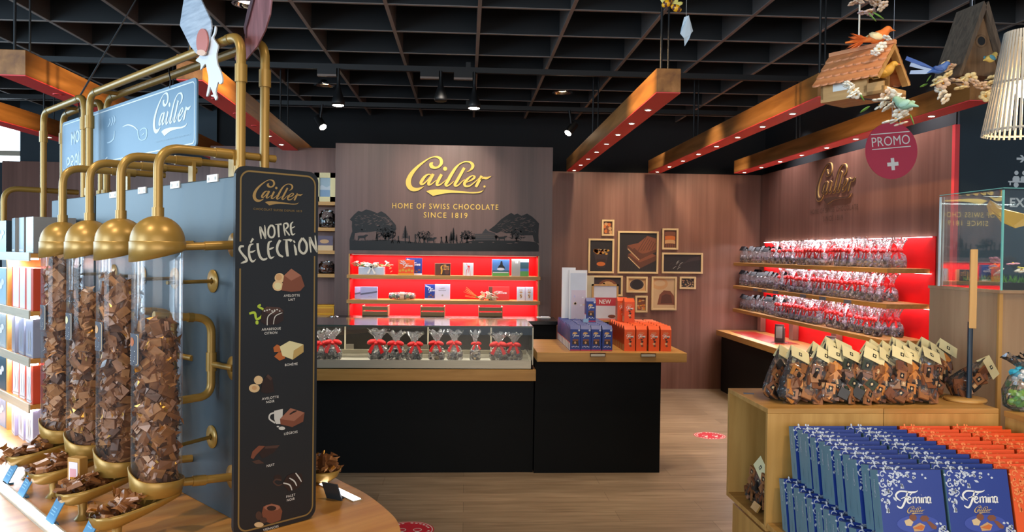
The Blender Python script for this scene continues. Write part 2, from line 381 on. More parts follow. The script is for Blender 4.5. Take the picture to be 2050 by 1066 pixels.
def femina(mb, m, fn, x, y, wd, h=0.0, n=3, wmul=1.0):
    k = wd/535.0; g = lambda px, py, H: fn(x+(px-560)*k, y-(py-485)*k, H)
    for st in FEM_S: mb.ribbon(st, m, g, h, h, n, False, wmul)

# ------------------------------------------------------------------ the room
struct('floor', MB().add([(-9, -4, 0), (9, -4, 0), (9, 13, 0), (-9, 13, 0)], [(0, 1, 2, 3)], plank_floor('oak_planks')))
WY, WX, WH = 9.1, 3.514, 2.57
struct('wall_back', MB().box((-5.25, WY, 0), (WX+0.08, WY+0.08, WH), M_brown2))
struct('wall_right', MB().box((WX, 5.44, 0), (WX+0.08, WY, WH), M_brown))
struct('trim_1', MB().box((WX, 5.405, 0), (WX+0.034, 5.44, WH+0.0), M_redu))
struct('wall_upper_back', MB().box((-5.10, WY+0.14, 2.0), (5.2, WY+0.2, 3.5), M_black_up))
struct('wall_upper_right', MB().box((WX+0.10, 5.55, 0), (WX+0.16, WY+0.14, 3.5), M_black_up))
struct('wall_front_right', MB().box((WX+0.0345, 5.41, 0), (8.0, 5.435, 3.5), M_navy))
struct('wall_upper_left', MB().box((-5.10, WY+0.082, 2.3), (-2.9, WY+0.12, 3.5), M_navy))
wd = MB().box((-9.0, WY+0.3, 2.40), (-5.0, WY+0.34, 3.25), glow('daylit_pane', '#dff1ff', 2.2)); wd.box((-9.0, WY+0.26, 2.66), (-5.0, WY+0.30, 2.72), M_steel)
struct('window_1', wd)
struct('wall_left', MB().box((-9.0, WY+0.25, 0), (-5.24, WY+0.36, 2.58), M_navy))
struct('ceiling', MB().box((-9, -4, 3.42), (9, 13, 3.46), M_slab))
g = MB()
xs = [0.07+0.607*k for k in range(-12, 13)]; ys = [5.08-0.615*6+0.615*k for k in range(0, 14)]
for x in xs: g.box((x-0.012, ys[0]-0.3, 3.203), (x+0.012, 9.2, 3.42), M_slat); g.box((x-0.0125, ys[0]-0.3, 3.199), (x+0.0125, 9.2, 3.203), M_slate_)
for y in ys: g.box((-7.4, y-0.012, 3.2035), (7.4, y+0.012, 3.42), M_slatx); g.box((-7.4, y-0.0125, 3.1995), (7.4, y+0.0125, 3.2035), M_slate_)
struct('ceiling_grid', g)

# ------------------------------------------------------------------ beams with downlights
def beam(x_near, y_near, x_far, y_far, label, ends=True, n=8, lit=None, rods=True, zb=2.54, power=7.0):
    ln = math.hypot(x_far-x_near, y_far-y_near); rz = math.atan2(x_near-x_far, y_far-y_near)
    t = thing('ceiling_beam', label, 'beam', (x_near, y_near, zb), rz, 'suspended wooden beams with red undersides')
    MB().box((0, 0, 0.006), (0.143, ln, 0.143), M_beam).build('timber', t, bevel=0.002)
    MB().box((0.001, 0.001, 0.0), (0.142, ln, 0.006), M_redu).build('underside', t)
    for k in range(n):
        y = ln*(0.12+0.845*k/(n-1)) if n > 1 else ln*0.5
        on = lit is None or k in lit
        d = MB(); d.lathe([(0.026, 0.0), (0.026, -0.004), (0.019, -0.005), (0.018, -0.002)], M_redu if not on else M_steel, Matrix.Translation((0.0715, y, 0)), 16)
        d.lathe([(0.0185, -0.003), (0.0001, -0.003)], M_lamp if on else M_blk, Matrix.Translation((0.0715, y, 0)), 16)
        d.build('downlight', t)
        if on and power:
            p = t.matrix_basis @ Vector((0.0715, y, -0.03)); light('beam_spot', 'SPOT', p, (p.x, p.y, 0), power, WARM, spot_size=R(75), spot_blend=0.6, shadow_soft_size=0.03)
    if rods:
        for y in (0.08, ln*0.62):
            MB().cyl((0.045, y, 0.143), (0.045, y, 0.86), 0.008, M_blk, n=8).cyl((0.1, y+0.05, 0.143), (0.1, y+0.05, 0.86), 0.006, M_blk, n=8).build('hanging_rod', t)
    return t
B1 = beam(1.09, 4.45, 1.13, 8.8, 'wooden beam with red lit underside hanging over the counter, beside the dark panel', power=8)
B2 = beam(2.055, 4.46, 2.075, 8.8, 'wooden beam with red lit underside, its end behind the birdhouse with tiled roof', power=8)
B3 = beam(2.978, 4.45, 3.037, 8.68, 'wooden beam with red lit underside running beside the promo disc', lit=(0, 2, 3, 4, 5, 6, 7), power=6)
B4 = beam(-1.622, 4.43, -1.785, 8.7, 'wooden beam with red underside behind the gold tube frame and milk splash', lit=(3, 4, 5, 6, 7), power=7)
B5 = beam(-2.572, 4.42, -2.68, 8.6, 'dark wooden beam with red underside behind the hanging blue board', n=6, lit=(1,), power=6)
B6 = beam(-3.64, 3.9, -3.63, 8.6, 'amber lit wooden beam with red underside beside the bright window', n=6, lit=(1, 2, 3), power=6)

# ------------------------------------------------------------------ ceiling rails, spots, recessed lamps
def rail(Y, label):
    tag(MB().box((-6.5, Y-0.02, 3.11), (6.5, Y+0.02, 3.155), M_blk).box((-0.02, Y-0.01, 3.155), (0.02, Y+0.01, 3.2), M_blk).build('lighting_track'), label, 'lighting track', 'ceiling lighting tracks')
rail(6.55, 'long black lighting track across the ceiling that carries the bell lamps')
rail(8.2, 'long black lighting track near the back wall above the dark panel')
def bell_lamp(px, py, Y, lit, label):
    p = at_y(px, py, Y); t = thing('track_pendant', label, 'ceiling lamp', p, 0, 'bell lamps on the ceiling track')
    MB().box((-0.17, -0.02, 3.045-p.z), (-0.015, 0.02, 3.11-p.z), M_blk).box((-0.17, -0.021, 3.04-p.z), (-0.015, 0.021, 3.056-p.z), mat('track_adapter_face', '#7b6a60', 0.5)).build('track_adapter', t)
    MB().cyl((0, 0, 0.17), (0, 0, 3.11-p.z), 0.012, M_blk, n=10).build('stem', t)
    MB().lathe([(0.012, 0.20), (0.015, 0.165), (0.026, 0.12), (0.041, 0.075), (0.052, 0.04), (0.055, 0.018), (0.05, 0.0), (0.045, 0.004)], M_blk, None, 20).build('lamp_shade', t)
    MB().lathe([(0.047, 0.0), (0.034, -0.006), (0.0001, -0.008)], M_lamp if lit else M_blk, None, 18).build('bulb', t)
    return p
bell_lamp(677, 211, 6.5, True, 'lit black bell lamp on the ceiling track, first from the gold tube frame')
bell_lamp(882, 203, 6.5, False, 'unlit black bell lamp between two lit ones on the ceiling track')
bell_lamp(949, 217, 6.5, True, 'lit black bell lamp on the ceiling track above the gold wordmark')
def track_head(px, py, Y, d, label):
    p = at_y(px, py, Y); t = thing('track_spotlight', label, 'spotlight', p, 0, 'tilted spotlights on the back track')
    dv = Vector(d).normalized()
    MB().cyl(-dv*0.12, dv*0.02, 0.042, M_blk, n=18).build('lamp_body', t)
    MB().cyl(dv*0.018, dv*0.024, 0.036, M_lamp, n=18).build('lens', t)
    MB().cyl(-dv*0.06, Vector((0, 0, 3.11-p.z)), 0.012, M_blk, n=8).build('arm', t)
track_head(645, 252, 8.1, (0.5, -0.45, -0.75), 'tilted black spotlight above the edge of the dark panel')
track_head(1139, 264, 8.1, (-0.55, -0.35, -0.75), 'tilted black spotlight with a loose wire beside the first right-hand beam'.replace('right-hand ', 'lit '))
def recessed(px, py, label, dim=False):
    p = at_z(px, py, 3.2); t = thing('recessed_lamp', label, 'ceiling lamp', (p.x, p.y, 3.2), 0, 'recessed ceiling lamps')
    MB().lathe([(0.105, -0.004), (0.085, -0.008), (0.07, 0.03), (0.05, 0.05)], M_chrome, None, 20).build('reflector', t)
    MB().lathe([(0.07, 0.02), (0.0001, 0.035)], M_lampdim, None, 16).build('bulb', t)
recessed(650, 170, 'recessed chrome ceiling lamp behind the first bell lamp')
recessed(1126, 185, 'recessed chrome ceiling lamp beside the lit wooden beam over the counter')
recessed(497, 8, 'round recessed lamp at the top, behind the pink disc cutout')
light('spot_panel', 'SPOT', (-0.15, 6.1, 3.0), (-0.2, 7.06, 2.1), 42, WHITE, spot_size=R(62), spot_blend=0.9, shadow_soft_size=0.05)
light('spot_panel_side', 'SPOT', (-1.0, 5.6, 3.05), (-0.6, 7.06, 1.9), 22, WHITE, spot_size=R(60), spot_blend=0.9, shadow_soft_size=0.05)
for x, e in ((1.3, 34), (2.0, 40), (2.75, 44)):
    light('spot_back_wall', 'SPOT', (x, 7.9, 3.05), (x+0.1, 9.1, 1.9), e, WARM, spot_size=R(58), spot_blend=0.8, shadow_soft_size=0.05)
for y, e in ((5.8, 46), (6.9, 52), (8.1, 40)):
    light('spot_side_wall', 'SPOT', (3.30, y, 3.12), (3.51, y+0.05, 2.0), e, COOLW, spot_size=R(95), spot_blend=0.9, shadow_soft_size=0.05)
for x, y, tx, ty, e in ((-1.3, 1.2, -.75, 2.4, 36), (-1.9, 2.2, -1.25, 2.9, 30), (.2, 1.7, -.35, 2.35, 30), (1.3, 1.3, 1.55, 2.4, 44), (1.9, 2.2, 1.6, 2.9, 30), (.9, 3.6, .3, 4.2, 26), (1.7, 6.2, 2.2, 6.9, 60), (.3, 4.6, .6, 5.6, 40), (1.5, 4.9, 1.1, 5.7, 22)):
    light('added_warm_spot', 'SPOT', (x, y, 3.12), (tx, ty, .8 if abs(ty-2.4) < 1 else .4), e, WARM, spot_size=R(64), spot_blend=0.8, shadow_soft_size=0.04)  # unseen warm spots added to brighten tables, cabinets and floor
light('spot_beam_over_counter', 'SPOT', (-0.1, 4.3, 3.08), (1.07, 4.8, 2.64), 170, AMBER, spot_size=R(36), spot_blend=0.9, shadow_soft_size=0.03)
light('spot_beam_behind_frame', 'SPOT', (-0.4, 4.3, 3.08), (-1.48, 4.7, 2.62), 170, AMBER, spot_size=R(40), spot_blend=0.9, shadow_soft_size=0.03)
light('spot_beam_window', 'SPOT', (-2.0, 5.4, 3.1), (-3.4, 5.9, 2.6), 70, AMBER, spot_size=R(46), spot_blend=0.9, shadow_soft_size=0.03)
# ================================================================== centre: dark panel with wordmark
PY = 7.058
M_panel = streaks('brown_panel_mid', ['#54403a', '#644b44', '#735750'], (8, 8, 0.22), 0.42, 1.7)
NL, NR, NT, NB = -1.049, 0.661, 1.575, 1.0
pm = MB().box((-1.182, PY, 0), (NL, PY+0.3, WH), M_panel).box((NR, PY, 0), (0.781, PY+0.3, WH), M_panel).box((NL, PY, NT), (NR, PY+0.3, WH), M_panel).box((NL, PY, 0), (NR, PY+0.3, NB), M_panel)
struct('wall_centre_panel', pm)
def wall_px(Y, x0=0.0, z0=0.0):                       # pixels onto an upright plane facing the camera
    return lambda px, py, h: (lambda p: Vector((p.x-x0, -h, p.z-z0)))(at_y(px, py, Y))
t = MB(); c = at_y(898, 354, PY)
logo(t, M_goldleaf, up_fn, 0, 0, 0.774, 0.0, 0.012, 7)
lg = tag(t.build('wordmark', loc=(c.x, PY, c.z)), 'large gold script wordmark with a swash on the dark panel', 'sign', 'gold lettering of the dark panel')
lg.rotation_euler = (0, R(0.25), 0)
for s, px, py, wd in (('HOME OF SWISS CHOCOLATE', 892, 419, 0.957), ('SINCE 1819', 892, 436.5, 0.395)):
    p = at_y(px, py, PY); t = MB(); t.text(s, 0, 0, 0.048, M_goldleaf, up_fn, 0.006, 'c', wd, 1.25)
    tag(t.build('lettering', loc=(p.x, PY, p.z)), 'gold line of capitals %s on the dark panel' % ('reading home of swiss chocolate' if s[0] == 'H' else 'with the founding year, lower of two'), 'lettering', 'gold lettering of the dark panel')
# paper-cut style silhouette mural
def mural():
    t = MB(); f = wall_px(PY); M = mat('mural_black', '#0d0f12', 0.6); Mg = mat('mural_gap', '#6b534c', 0.5); Md = mat('mural_grey', '#2a2a2c', 0.5)
    A = lambda x, y: (690+x*0.10244, 410+y*0.10244); B = lambda x, y: (880+x*0.10244, 410+y*0.10244)
    t.prism([(700, 501)] + [A(*q) for q in ((95,690),(300,705),(700,690),(1000,700),(1200,715),(1400,745),(1700,750),(2000,760))] + [B(*q) for q in ((300,760),(480,750),(560,715),(700,700),(1000,700),(1500,705),(1750,720),(1900,740),(1940,800))] + [(1078.5, 504)], 0, 0.003, M, f)
    t.prism([A(*q) for q in ((95,690),(120,600),(150,520),(140,430),(145,330),(100,290),(180,200),(270,120),(330,140),(420,95),(520,120),(640,170),(715,130),(800,180),(880,260),(960,350),(1000,400),(1010,480),(960,550),(870,560),(600,520),(450,540),(300,540),(200,560),(180,690))], 0, 0.0025, M, f)
    t.prism([B(*q) for q in ((960,500),(1090,400),(1200,290),(1300,220),(1400,160),(1460,200),(1520,175),(1600,220),(1710,175),(1800,230),(1880,300),(1945,370),(1930,600),(1940,760),(1850,720),(1820,600),(1600,600),(1480,560),(1300,560),(1200,520),(1120,560),(1060,540))], 0, 0.0025, M, f)
    rr = random.Random(3)
    for (A_, x0, x1, y0, y1, n) in ((A, 180, 900, 150, 420, 60), (B, 1120, 1860, 250, 520, 64)):
        for i in range(n):
            x = rr.uniform(x0, x1); top = (130+abs(x-450)*0.30) if A_ is A else (190 + abs(x-1500)*0.38); y = rr.uniform(max(y0, top+25), y1); l = rr.uniform(30, 95); s = rr.choice((-1, 1))*rr.uniform(0.1, 0.45)
            t.ribbon([A_(x, y)+(0.15,), A_(x+l*.5, y+s*l*.4+8)+(0.75*rr.uniform(.5, 1.1),), A_(x+l, y+s*l)+(0.15,)], Mg, f, 0.003, 0.003, 3, False)
    for (A_, x, y, w_) in ((A, 800, 440, 190), (B, 1500, 520, 170), (B, 1830, 520, 110), (A, 470, 450, 200)):
        for i in range(26): a = rr.uniform(0, 6.28); q = rr.random()**.5; px, py = A_(x+math.cos(a)*w_*q, y+math.sin(a)*w_*.55*q); t.disc(px, py, rr.uniform(.5, 1.6), rr.choice((Md, M, M)), f, 0.0035, 6)
    def tree(A_, x, y0, rx, ry, th):
        t.ribbon([A_(x, y0)+(th*.12,), A_(x-5, y0-th*1.2)+(th*.08,), A_(x, y0-th*2.4)+(th*.06,)], M, f, 0, 0.003, 4, False)
        for i in range(11):
            a = PI*(0.02+0.96*i/10); ex, ey = x+math.cos(a)*rx*.8, y0-th*2.2-math.sin(a)*ry*1.5
            t.ribbon([A_(x, y0-th*1.7)+(.9,), A_((x+ex)/2, (y0-th*1.7+ey)/2-10)+(.6,), A_(ex, ey)+(.4,)], M, f, 0, 0.003, 3, False)
        for i in range(90 if rx > 60 else 16):
            a = rr.uniform(0, 6.283); q = rr.random()**.5; px, py = A_(x+math.cos(a)*rx*q, y0-th*2.2-ry*.55+math.sin(a)*ry*q); t.disc(px, py, rr.uniform(.7, 1.5), M, f, 0.003, 6)
    tree(A, 1560, 750, 190, 95, 42); tree(B, 540, 745, 150, 95, 42); tree(A, 800, 700, 190, 110, 38); tree(A, 860, 700, 150, 120, 38); tree(B, 1510, 720, 170, 120, 30); tree(B, 660, 710, 44, 34, 22); tree(B, 1110, 700, 36, 34, 22)
    def pine(A_, x, y0, h, wd):
        for i in range(8):
            q = i/8.0; yy = y0-h*0.2-h*0.8*q; ww = wd*(1-q)*0.5+6
            t.prism([A_(x-ww, yy+6), A_(x, yy-h*.14), A_(x+ww, yy+6), A_(x, yy-4)], 0, 0.003, M, f, back=False)
        t.ribbon([A_(x, y0)+(2.2,), A_(x, y0-h)+(.5,)], M, f, 0, 0.003, 2, False)
    pine(A, 1185, 715, 300, 160); pine(B, 270, 755, 300, 120); pine(B, 225, 755, 230, 110); pine(A, 630, 700, 170, 60); pine(B, 335, 750, 170, 40)
    def cow(A_, x, y, s):
        t.prism([A_(x+s*a, y+s*b) for a, b in ((0,0),(4,-30),(-4,-60),(10,-75),(100,-80),(130,-95),(165,-92),(172,-75),(150,-66),(128,-50),(122,0),(112,0),(108,-34),(28,-32),(14,0))], 0, 0.003, M, f)
    cow(A, 1605, 745, 1.15); cow(A, 260, 695, 1.15); cow(B, 1150, 705, 1.0)
    for (A_, x) in ((A, 1890), (A, 1990), (B, 130), (A, 1050), (A, 930), (A, 1265), (A, 1380), (A, 1460), (B, 430)):
        t.disc(*A_(x, 605+rr.uniform(0, 40)), 1.4, M, f, 0.003, 8); t.prism([A_(x-26, 755), A_(x-8, 690), A_(x-16, 630), A_(x+14, 630), A_(x+12, 690), A_(x+30, 755), A_(x+16, 755), A_(x, 710), A_(x-12, 755)], 0, 0.003, M, f)
    t.prism([B(690,700),B(690,570),B(830,565),B(860,520),B(900,470),B(950,520),B(1090,565),B(1100,700)], 0, 0.003, Md, f)
    for y in (575, 605, 635, 690): t.ribbon([B(700, y)+(.5,), B(1090, y)+(.5,)], Mg, f, 0.0034, 0.0034, 2, False)
    for i in range(60):
        A_ = rr.choice((A, B)); x = rr.uniform(120, 1950) if A_ is A else rr.uniform(0, 700); yb = 705 if x < 1100 and A_ is A else 752
        if A_ is B and x > 480: continue
        t.ribbon([A_(x, yb+5)+(.8,), A_(x+rr.uniform(-20, 20), yb-rr.uniform(15, 55))+(.3,)], M, f, 0, 0.003, 2, False)
    for x, y, l in ((575,750,60),(760,742,30),(790,742,70),(1030,742,40),(1310,765,110),(1460,752,70)): t.ribbon([B(x, y)+(.4,), B(x+l/2, y-6)+(1.1,), B(x+l, y)+(.4,)], Mg, f, 0.0034, 0.0034, 3, False)
    tag(t.build('mural', loc=(0, PY, 0)), 'black papercut style alpine silhouette with trees and cows above the red shelves', 'mural')
mural()
# red niche with shelves
ni = thing('wall_shelf_unit', 'red backed lit shelf niche with two wooden boards under the alpine mural', 'shelf', (0, PY, 0))
MB().box((NL-0.0, 0.24, NB), (NR, 0.26, NT), M_red).box((NL, 0.0, NB), (NL+0.004, 0.24, NT), M_red).box((NR-0.004, 0.0, NB), (NR, 0.24, NT), M_red).build('back_panel', ni)
MB().box((NR-0.004, -0.004, NB), (NR+0.008, 0.004, NT), M_oakz).box((NL-0.008, -0.004, NB), (NL+0.004, 0.004, NT), M_oakz).build('edge_strip', ni)
for z in (1.356, 1.131):
    MB().box((NL-0.02, -0.03, z), (NR+0.018, 0.2, z+0.031), M_oak).build('shelf_board', ni, bevel=0.002)
for z in (1.566, 1.349, 1.124):
    MB().box((NL+0.02, 0.0 if z > 1.5 else 0.0, z), (NR-0.02, 0.012, z+0.005), M_steel).build('light_strip', ni)
    light('niche_strip', 'AREA', ((NL+NR)/2, PY+0.17, z-0.004), ((NL+NR)/2, PY+0.2, 0), 3.6, (1.0, 0.88, 0.82), shape='RECTANGLE', size=1.65, size_y=0.05)
    light('niche_strip_front', 'AREA', ((NL+NR)/2, PY+0.02, z-0.004), ((NL+NR)/2, PY+0.05, 0), 1.5, (1.0, 0.92, 0.95), shape='RECTANGLE', size=1.65, size_y=0.03)

# ---- goods on the niche shelves
def box_px(name, label, cat, px0, px1, pt, pb, Y, depth, m, side=None, art=None, group=None, rz=0.0, zb=None, arts=()):
    a = at_y(px0, pb, Y); b = at_y(px1, pt, Y); z = a.z if zb is None else zb; wd = b.x-a.x; h = b.z-z
    t = thing(name, label, cat, ((a.x+b.x)/2, Y, z), rz, group)
    mb = MB().box((-wd/2, 0, 0), (wd/2, depth, h), side or m)
    mb.add([(-wd/2, -0.0006, 0), (wd/2, -0.0006, 0), (wd/2, -0.0006, h), (-wd/2, -0.0006, h)], [(0, 1, 2, 3)], m)
    mb.build('carton', t)
    if art:
        g = MB(); art(g, lambda x, y, H=0.0: Vector(((x-0.5)*wd, -0.001-H, y*h)), wd, h); g.build('printed_front', t)
    return t
Z1, Z2 = 1.387, 1.162
def rect(g, f, x0, y0, x1, y1, m, H=0.0): g.add([f(x0, y0, H), f(x1, y0, H), f(x1, y1, H), f(x0, y1, H)], [(0, 1, 2, 3)], m)
def blob(g, f, x, y, rx, ry, m, H=0.0, n=12): g.add([f(x+rx*math.cos(2*PI*i/n), y+ry*math.sin(2*PI*i/n), H) for i in range(n)], [tuple(range(n))], m)
M_sky = mat('print_sky_blue', '#4d7fc0', 0.4); M_grass = mat('print_meadow', '#57a047', 0.4); M_cloud = mat('print_pale', '#d8dbe6', 0.4); M_gray = mat('print_grey', '#a9a8a2', 0.4); M_hill = mat('print_hill', '#2c5d6b', 0.4); M_gy = mat('print_gold', '#d79a2e', 0.4)
def flowers(par, pts, mats, r, seed=1, name='blossom'):
    rr = random.Random(seed)
    for (x, y, z) in pts:
        g = MB(); m = rr.choice(mats); a0 = rr.uniform(0, 6); tl = rr.uniform(-.9, .2)
        M = Matrix.Translation((x, y, z)) @ Matrix.Rotation(tl, 4, 'X') @ Matrix.Rotation(rr.uniform(-.7, .7), 4, 'Y')
        for k in range(5):
            a = a0+k*2*PI/5; g.ball((math.cos(a)*r*.62, math.sin(a)*r*.62, 0), r*.5, m, 8, (1, .9, .35), None, True)
            for q in range(len(g.v)-45 if False else 0, 0): pass
        g.ball((0, 0, r*.12), r*.2, M_gy, 6)
        g.v = [M @ p for p in g.v]; g.build(name, par)
p = at_y(743, 550, PY+0.03); t = thing('flower_box', 'pale blue box of blossoms tied with a white bow on the upper red shelf', 'flower box', (p.x, PY+0.03, Z1))
MB().box((-0.115, 0, 0), (0.115, 0.11, 0.07), mat('pale_blue_box', '#b9c6d8', 0.5)).build('planter', t, bevel=0.003)
g = MB(); f = lambda x, y, h: Vector((x, -0.004-h, y))
for st in ([(0,.07,.012),(-.03,.1,.02),(-.045,.085,.02),(0,.07,.012)], [(0,.07,.012),(.03,.1,.02),(.045,.085,.02),(0,.07,.012)], [(0,.07,.012),(-.015,.04,.016),(-.03,.01,.018)], [(0,.07,.012),(.018,.04,.016),(.035,.01,.018)]): g.ribbon(st, M_white, f, 0, 0.004, 5, False)
g.build('bow', t)
rr = random.Random(5); flowers(t, [(rr.uniform(-.15, .15), rr.uniform(-.02, .11), .085+rr.uniform(-.01, .03)) for _ in range(20)], [M_petal, M_petalp, M_nut], 0.024, 4)
flowers(t, [(.17, .03, .06), (.185, .03, .09), (.18, .02, .03), (-.2, .04, .09), (-.17, .03, .1)], [M_petalp, M_nut], 0.012, 9, 'loose_blossom')
g = MB()
for i in range(40): g.ball((rr.uniform(-.14, .14), rr.uniform(0, .1), .07+rr.uniform(0, .03)), .014, M_leaf, 6, (1, .5, .4), Matrix.Rotation(rr.uniform(0, 3), 4, 'Z'))
g.build('leaves', t)
def art_orange(g, f, w_, h):
    rect(g, f, 0, 0, 1, .12, M_gy, .0002)
    for i in range(5): blob(g, f, .12+.19*i, .28+.06*(i % 2), .08, .09, M_gy, .0003)
    for st in ((.15,.95,.4,.7),(.3,.95,.45,.75),(.1,.8,.35,.68)): g.ribbon([st[0:2]+(.04,), ((st[0]+st[2])/2+.05, (st[1]+st[3])/2, .05), st[2:4]+(.02,)], M_silver, f, .0003, .0003, 4, False)
    femina(g, M_white, lambda x, y, H: f(x, y*w_/h if False else y, .0004), .62, .62, .6)
def art_blue(g, f, w_, h):
    rect(g, f, 0, 0, 1, .1, M_cloud, .0002); femina(g, M_white, lambda x, y, H: f(x, y, .0004), .6, .62, .6)
    for i in range(6): blob(g, f, .1+.07*i, .9-.02*i, .05, .05, M_silver, .0003, 6)
    for i in range(4): blob(g, f, .35+.16*i, .2+.1*(i % 2), .08, .06, M_choc, .0003, 8)
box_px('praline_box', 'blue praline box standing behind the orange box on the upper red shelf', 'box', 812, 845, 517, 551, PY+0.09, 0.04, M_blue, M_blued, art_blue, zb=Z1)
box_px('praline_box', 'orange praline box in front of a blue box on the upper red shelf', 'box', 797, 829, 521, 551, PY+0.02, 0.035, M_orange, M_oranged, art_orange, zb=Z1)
def art_deer(g, f, w_, h):
    rect(g, f, .08, 0, 1, 1, M_chocd, .0002); rect(g, f, .08, 0, .36, 1, M_chocm, .0003)
    g.ribbon([(.42,.1,.08),(.45,.4,.1),(.42,.7,.1),(.5,.85,.04)], M_gy, f, .0004, .0004, 4, False)
    for i in range(14): blob(g, f, .6+.09*(i % 4), .5+.12*(i//4), .05, .05, (M_gy, M_tan, M_orangep)[i % 3], .0004, 7)
    blob(g, f, .78, .3, .16, .2, M_chocm, .0005)
box_px('praline_box', 'small brown box with gold flower print on the upper red shelf', 'box', 870, 902, 528, 551.5, PY+0.03, 0.06, M_choc, M_tan, art_deer, zb=Z1)
def art_heart(g, f, w_, h):
    rect(g, f, 0, 0, 1, 1, M_cloud, .0002)
    for st in ([(.3,0,.03),(.35,.4,.05),(.5,.7,.03),(.3,.95,.03)], [(.7,0,.03),(.65,.5,.04),(.55,.8,.03)], [(.5,.2,.03),(.55,.5,.05),(.6,.75,.03)]): g.ribbon(st, M_bow, f, .0004, .0004, 4, False)
    blob(g, f, .55, .72, .12, .07, M_bow, .0005); rect(g, f, 0, .0, .12, 1, M_petalp, .0003)
box_px('gift_box', 'slim white box with red twig print on the upper red shelf', 'box', 926.5, 948, 527, 552.5, PY+0.03, 0.05, M_cloud, M_petalp, art_heart, zb=Z1)
def art_castle(g, f, w_, h):
    rect(g, f, 0, 0, 1, 1, M_sky, .0002); rect(g, f, 0, 0, 1, .22, M_grass, .0003); rect(g, f, 0, .22, 1, .34, M_hill, .0003); rect(g, f, .05, .2, .95, .24, M_cloud, .0004)
    g.add([f(x, y, .0005) for x, y in ((.3,.42),(.38,.62),(.45,.68),(.5,.9),(.58,.9),(.62,.66),(.72,.56),(.75,.42))], [(0, 1, 2, 3, 4, 5, 6, 7)], M_ink); blob(g, f, .5, .42, .22, .08, M_cloud, .0006)
box_px('picture_box', 'box with dark rock and blue sky on the upper red shelf', 'box', 985, 1020, 520, 552.5, PY+0.03, 0.04, M_sky, M_cloud, art_castle, zb=Z1)
def art_lake(g, f, w_, h):
    rect(g, f, 0, 0, 1, 1, M_gray, .0002); rect(g, f, .5, 0, 1, .3, M_grass, .0003); rect(g, f, .5, .3, 1, .45, M_sky, .0003); rect(g, f, .5, .45, 1, .82, M_hill, .0003); rect(g, f, .5, .82, 1, 1, M_cloud, .0003)
    rect(g, f, .22, .75, .28, .88, M_white, .0004); rect(g, f, .31, .75, .37, .88, M_white, .0004)
box_px('picture_box', 'grey box with a lake view, last on the upper red shelf', 'box', 1024, 1059, 519.5, 553, PY+0.03, 0.04, M_gray, M_gray, art_lake, zb=Z1)
def art_lav(g, f, w_, h):
    g.add([f(0, .35, .0003), f(1, .55, .0003), f(1, .68, .0003), f(0, .48, .0003)], [(0, 1, 2, 3)], mat('ribbon_print', '#6d6a80', 0.4)); rect(g, f, 0, .05, 1, .08, M_cloud, .0003)
    for i in range(3): blob(g, f, .5+.07*i, .22, .025, .03, M_gray, .0003, 6)
box_px('gift_box', 'lavender box with a dark band, behind its twin on the lower red shelf', 'box', 710, 735, 575, 599, PY+0.08, 0.04, M_lav, M_lav, art_lav, zb=Z2)
box_px('gift_box', 'lavender box with a dark band, in front on the lower red shelf', 'box', 721.5, 755.5, 575, 600, PY+0.02, 0.04, M_lav, M_lav, art_lav, zb=Z2)
p = at_y(805, 600, PY+0.05); t = thing('gift_bundle', 'long bundle in clear wrap tied with a ribbon on the lower red shelf', 'gift', (p.x, PY+0.05, Z2))
g = MB()
for i in range(14): g.ball((-.105+.0155*i, .01*(i % 2), .025+.006*(i % 3)), .019, (M_chocd, M_gray, M_leaf, M_nut)[i % 4], 7, (1, 1.3, 1.1))
g.build('filling', t); MB().lathe([(.001, -.125), (.028, -.115), (.034, -.04), (.034, .05), (.028, .115), (.001, .125)], M_cello, Matrix.Translation((0, 0, .034)) @ Matrix.Rotation(PI/2, 4, 'Y'), 12).build('wrap', t)
MB().lathe([(.036, -.02), (.036, .02)], M_petalp, Matrix.Translation((0, 0, .034)) @ Matrix.Rotation(PI/2, 4, 'Y'), 12).ball((0, -.03, .05), .016, M_petalp, 8, (1.6, .6, 1)).build('ribbon', t)
box_px('praline_box', 'blue starry box half behind a white card on the lower red shelf', 'box', 850, 875, 570, 599.5, PY+0.06, 0.04, M_blue, M_blued, art_blue, zb=Z2)
def art_bday(g, f, w_, h):
    g.text('HAPPY', .5, .72, .07, M_ink, lambda x, y, H: f(x, y, .0004), 0, 'c', .36); g.text('BIRTHDAY', .5, .58, .07, M_ink, lambda x, y, H: f(x, y, .0004), 0, 'c', .5); blob(g, f, .5, .3, .06, .06, M_gray, .0003)
box_px('gift_box', 'white greeting box beside the blue starry box on the lower red shelf', 'box', 870.5, 901, 570, 600, PY+0.03, 0.05, mat('white_lilac', '#dcd8ee', 0.4), M_lav, art_bday, zb=Z2)
box_px('praline_box', 'red praline box behind the cream flowers on the lower red shelf', 'box', 978, 1020, 575, 601, PY+0.09, 0.04, mat('red_box', '#c8201f', 0.35), mat('red_box_side', '#8f1515', 0.4), lambda g, f, w_, h: (rect(g, f, 0, 0, .18, 1, M_chocm, .0003), femina(g, M_white, lambda x, y, H: f(x, y, .0004), .6, .55, .55)), zb=Z2)
p = at_y(972, 601, PY+0.04); t = thing('flower_posy', 'posy of cream and pink flowers lying before the red box', 'flowers', (p.x, PY+0.04, Z2))
flowers(t, [(rr.uniform(-.09, .1), rr.uniform(-.03, .05), .012+rr.uniform(0, .055)) for _ in range(22)], [M_petal, M_petalp, mat('blossom_cream', '#f2e2a8', .5)], 0.024, 8)
g = MB()
for i in range(9): g.tube([(-.06, 0, .02), (-.14-rr.uniform(0, .08), rr.uniform(-.03, .03), .04+rr.uniform(-.02, .09))], .0016, M_leaf, 5)
g.build('stems', t)
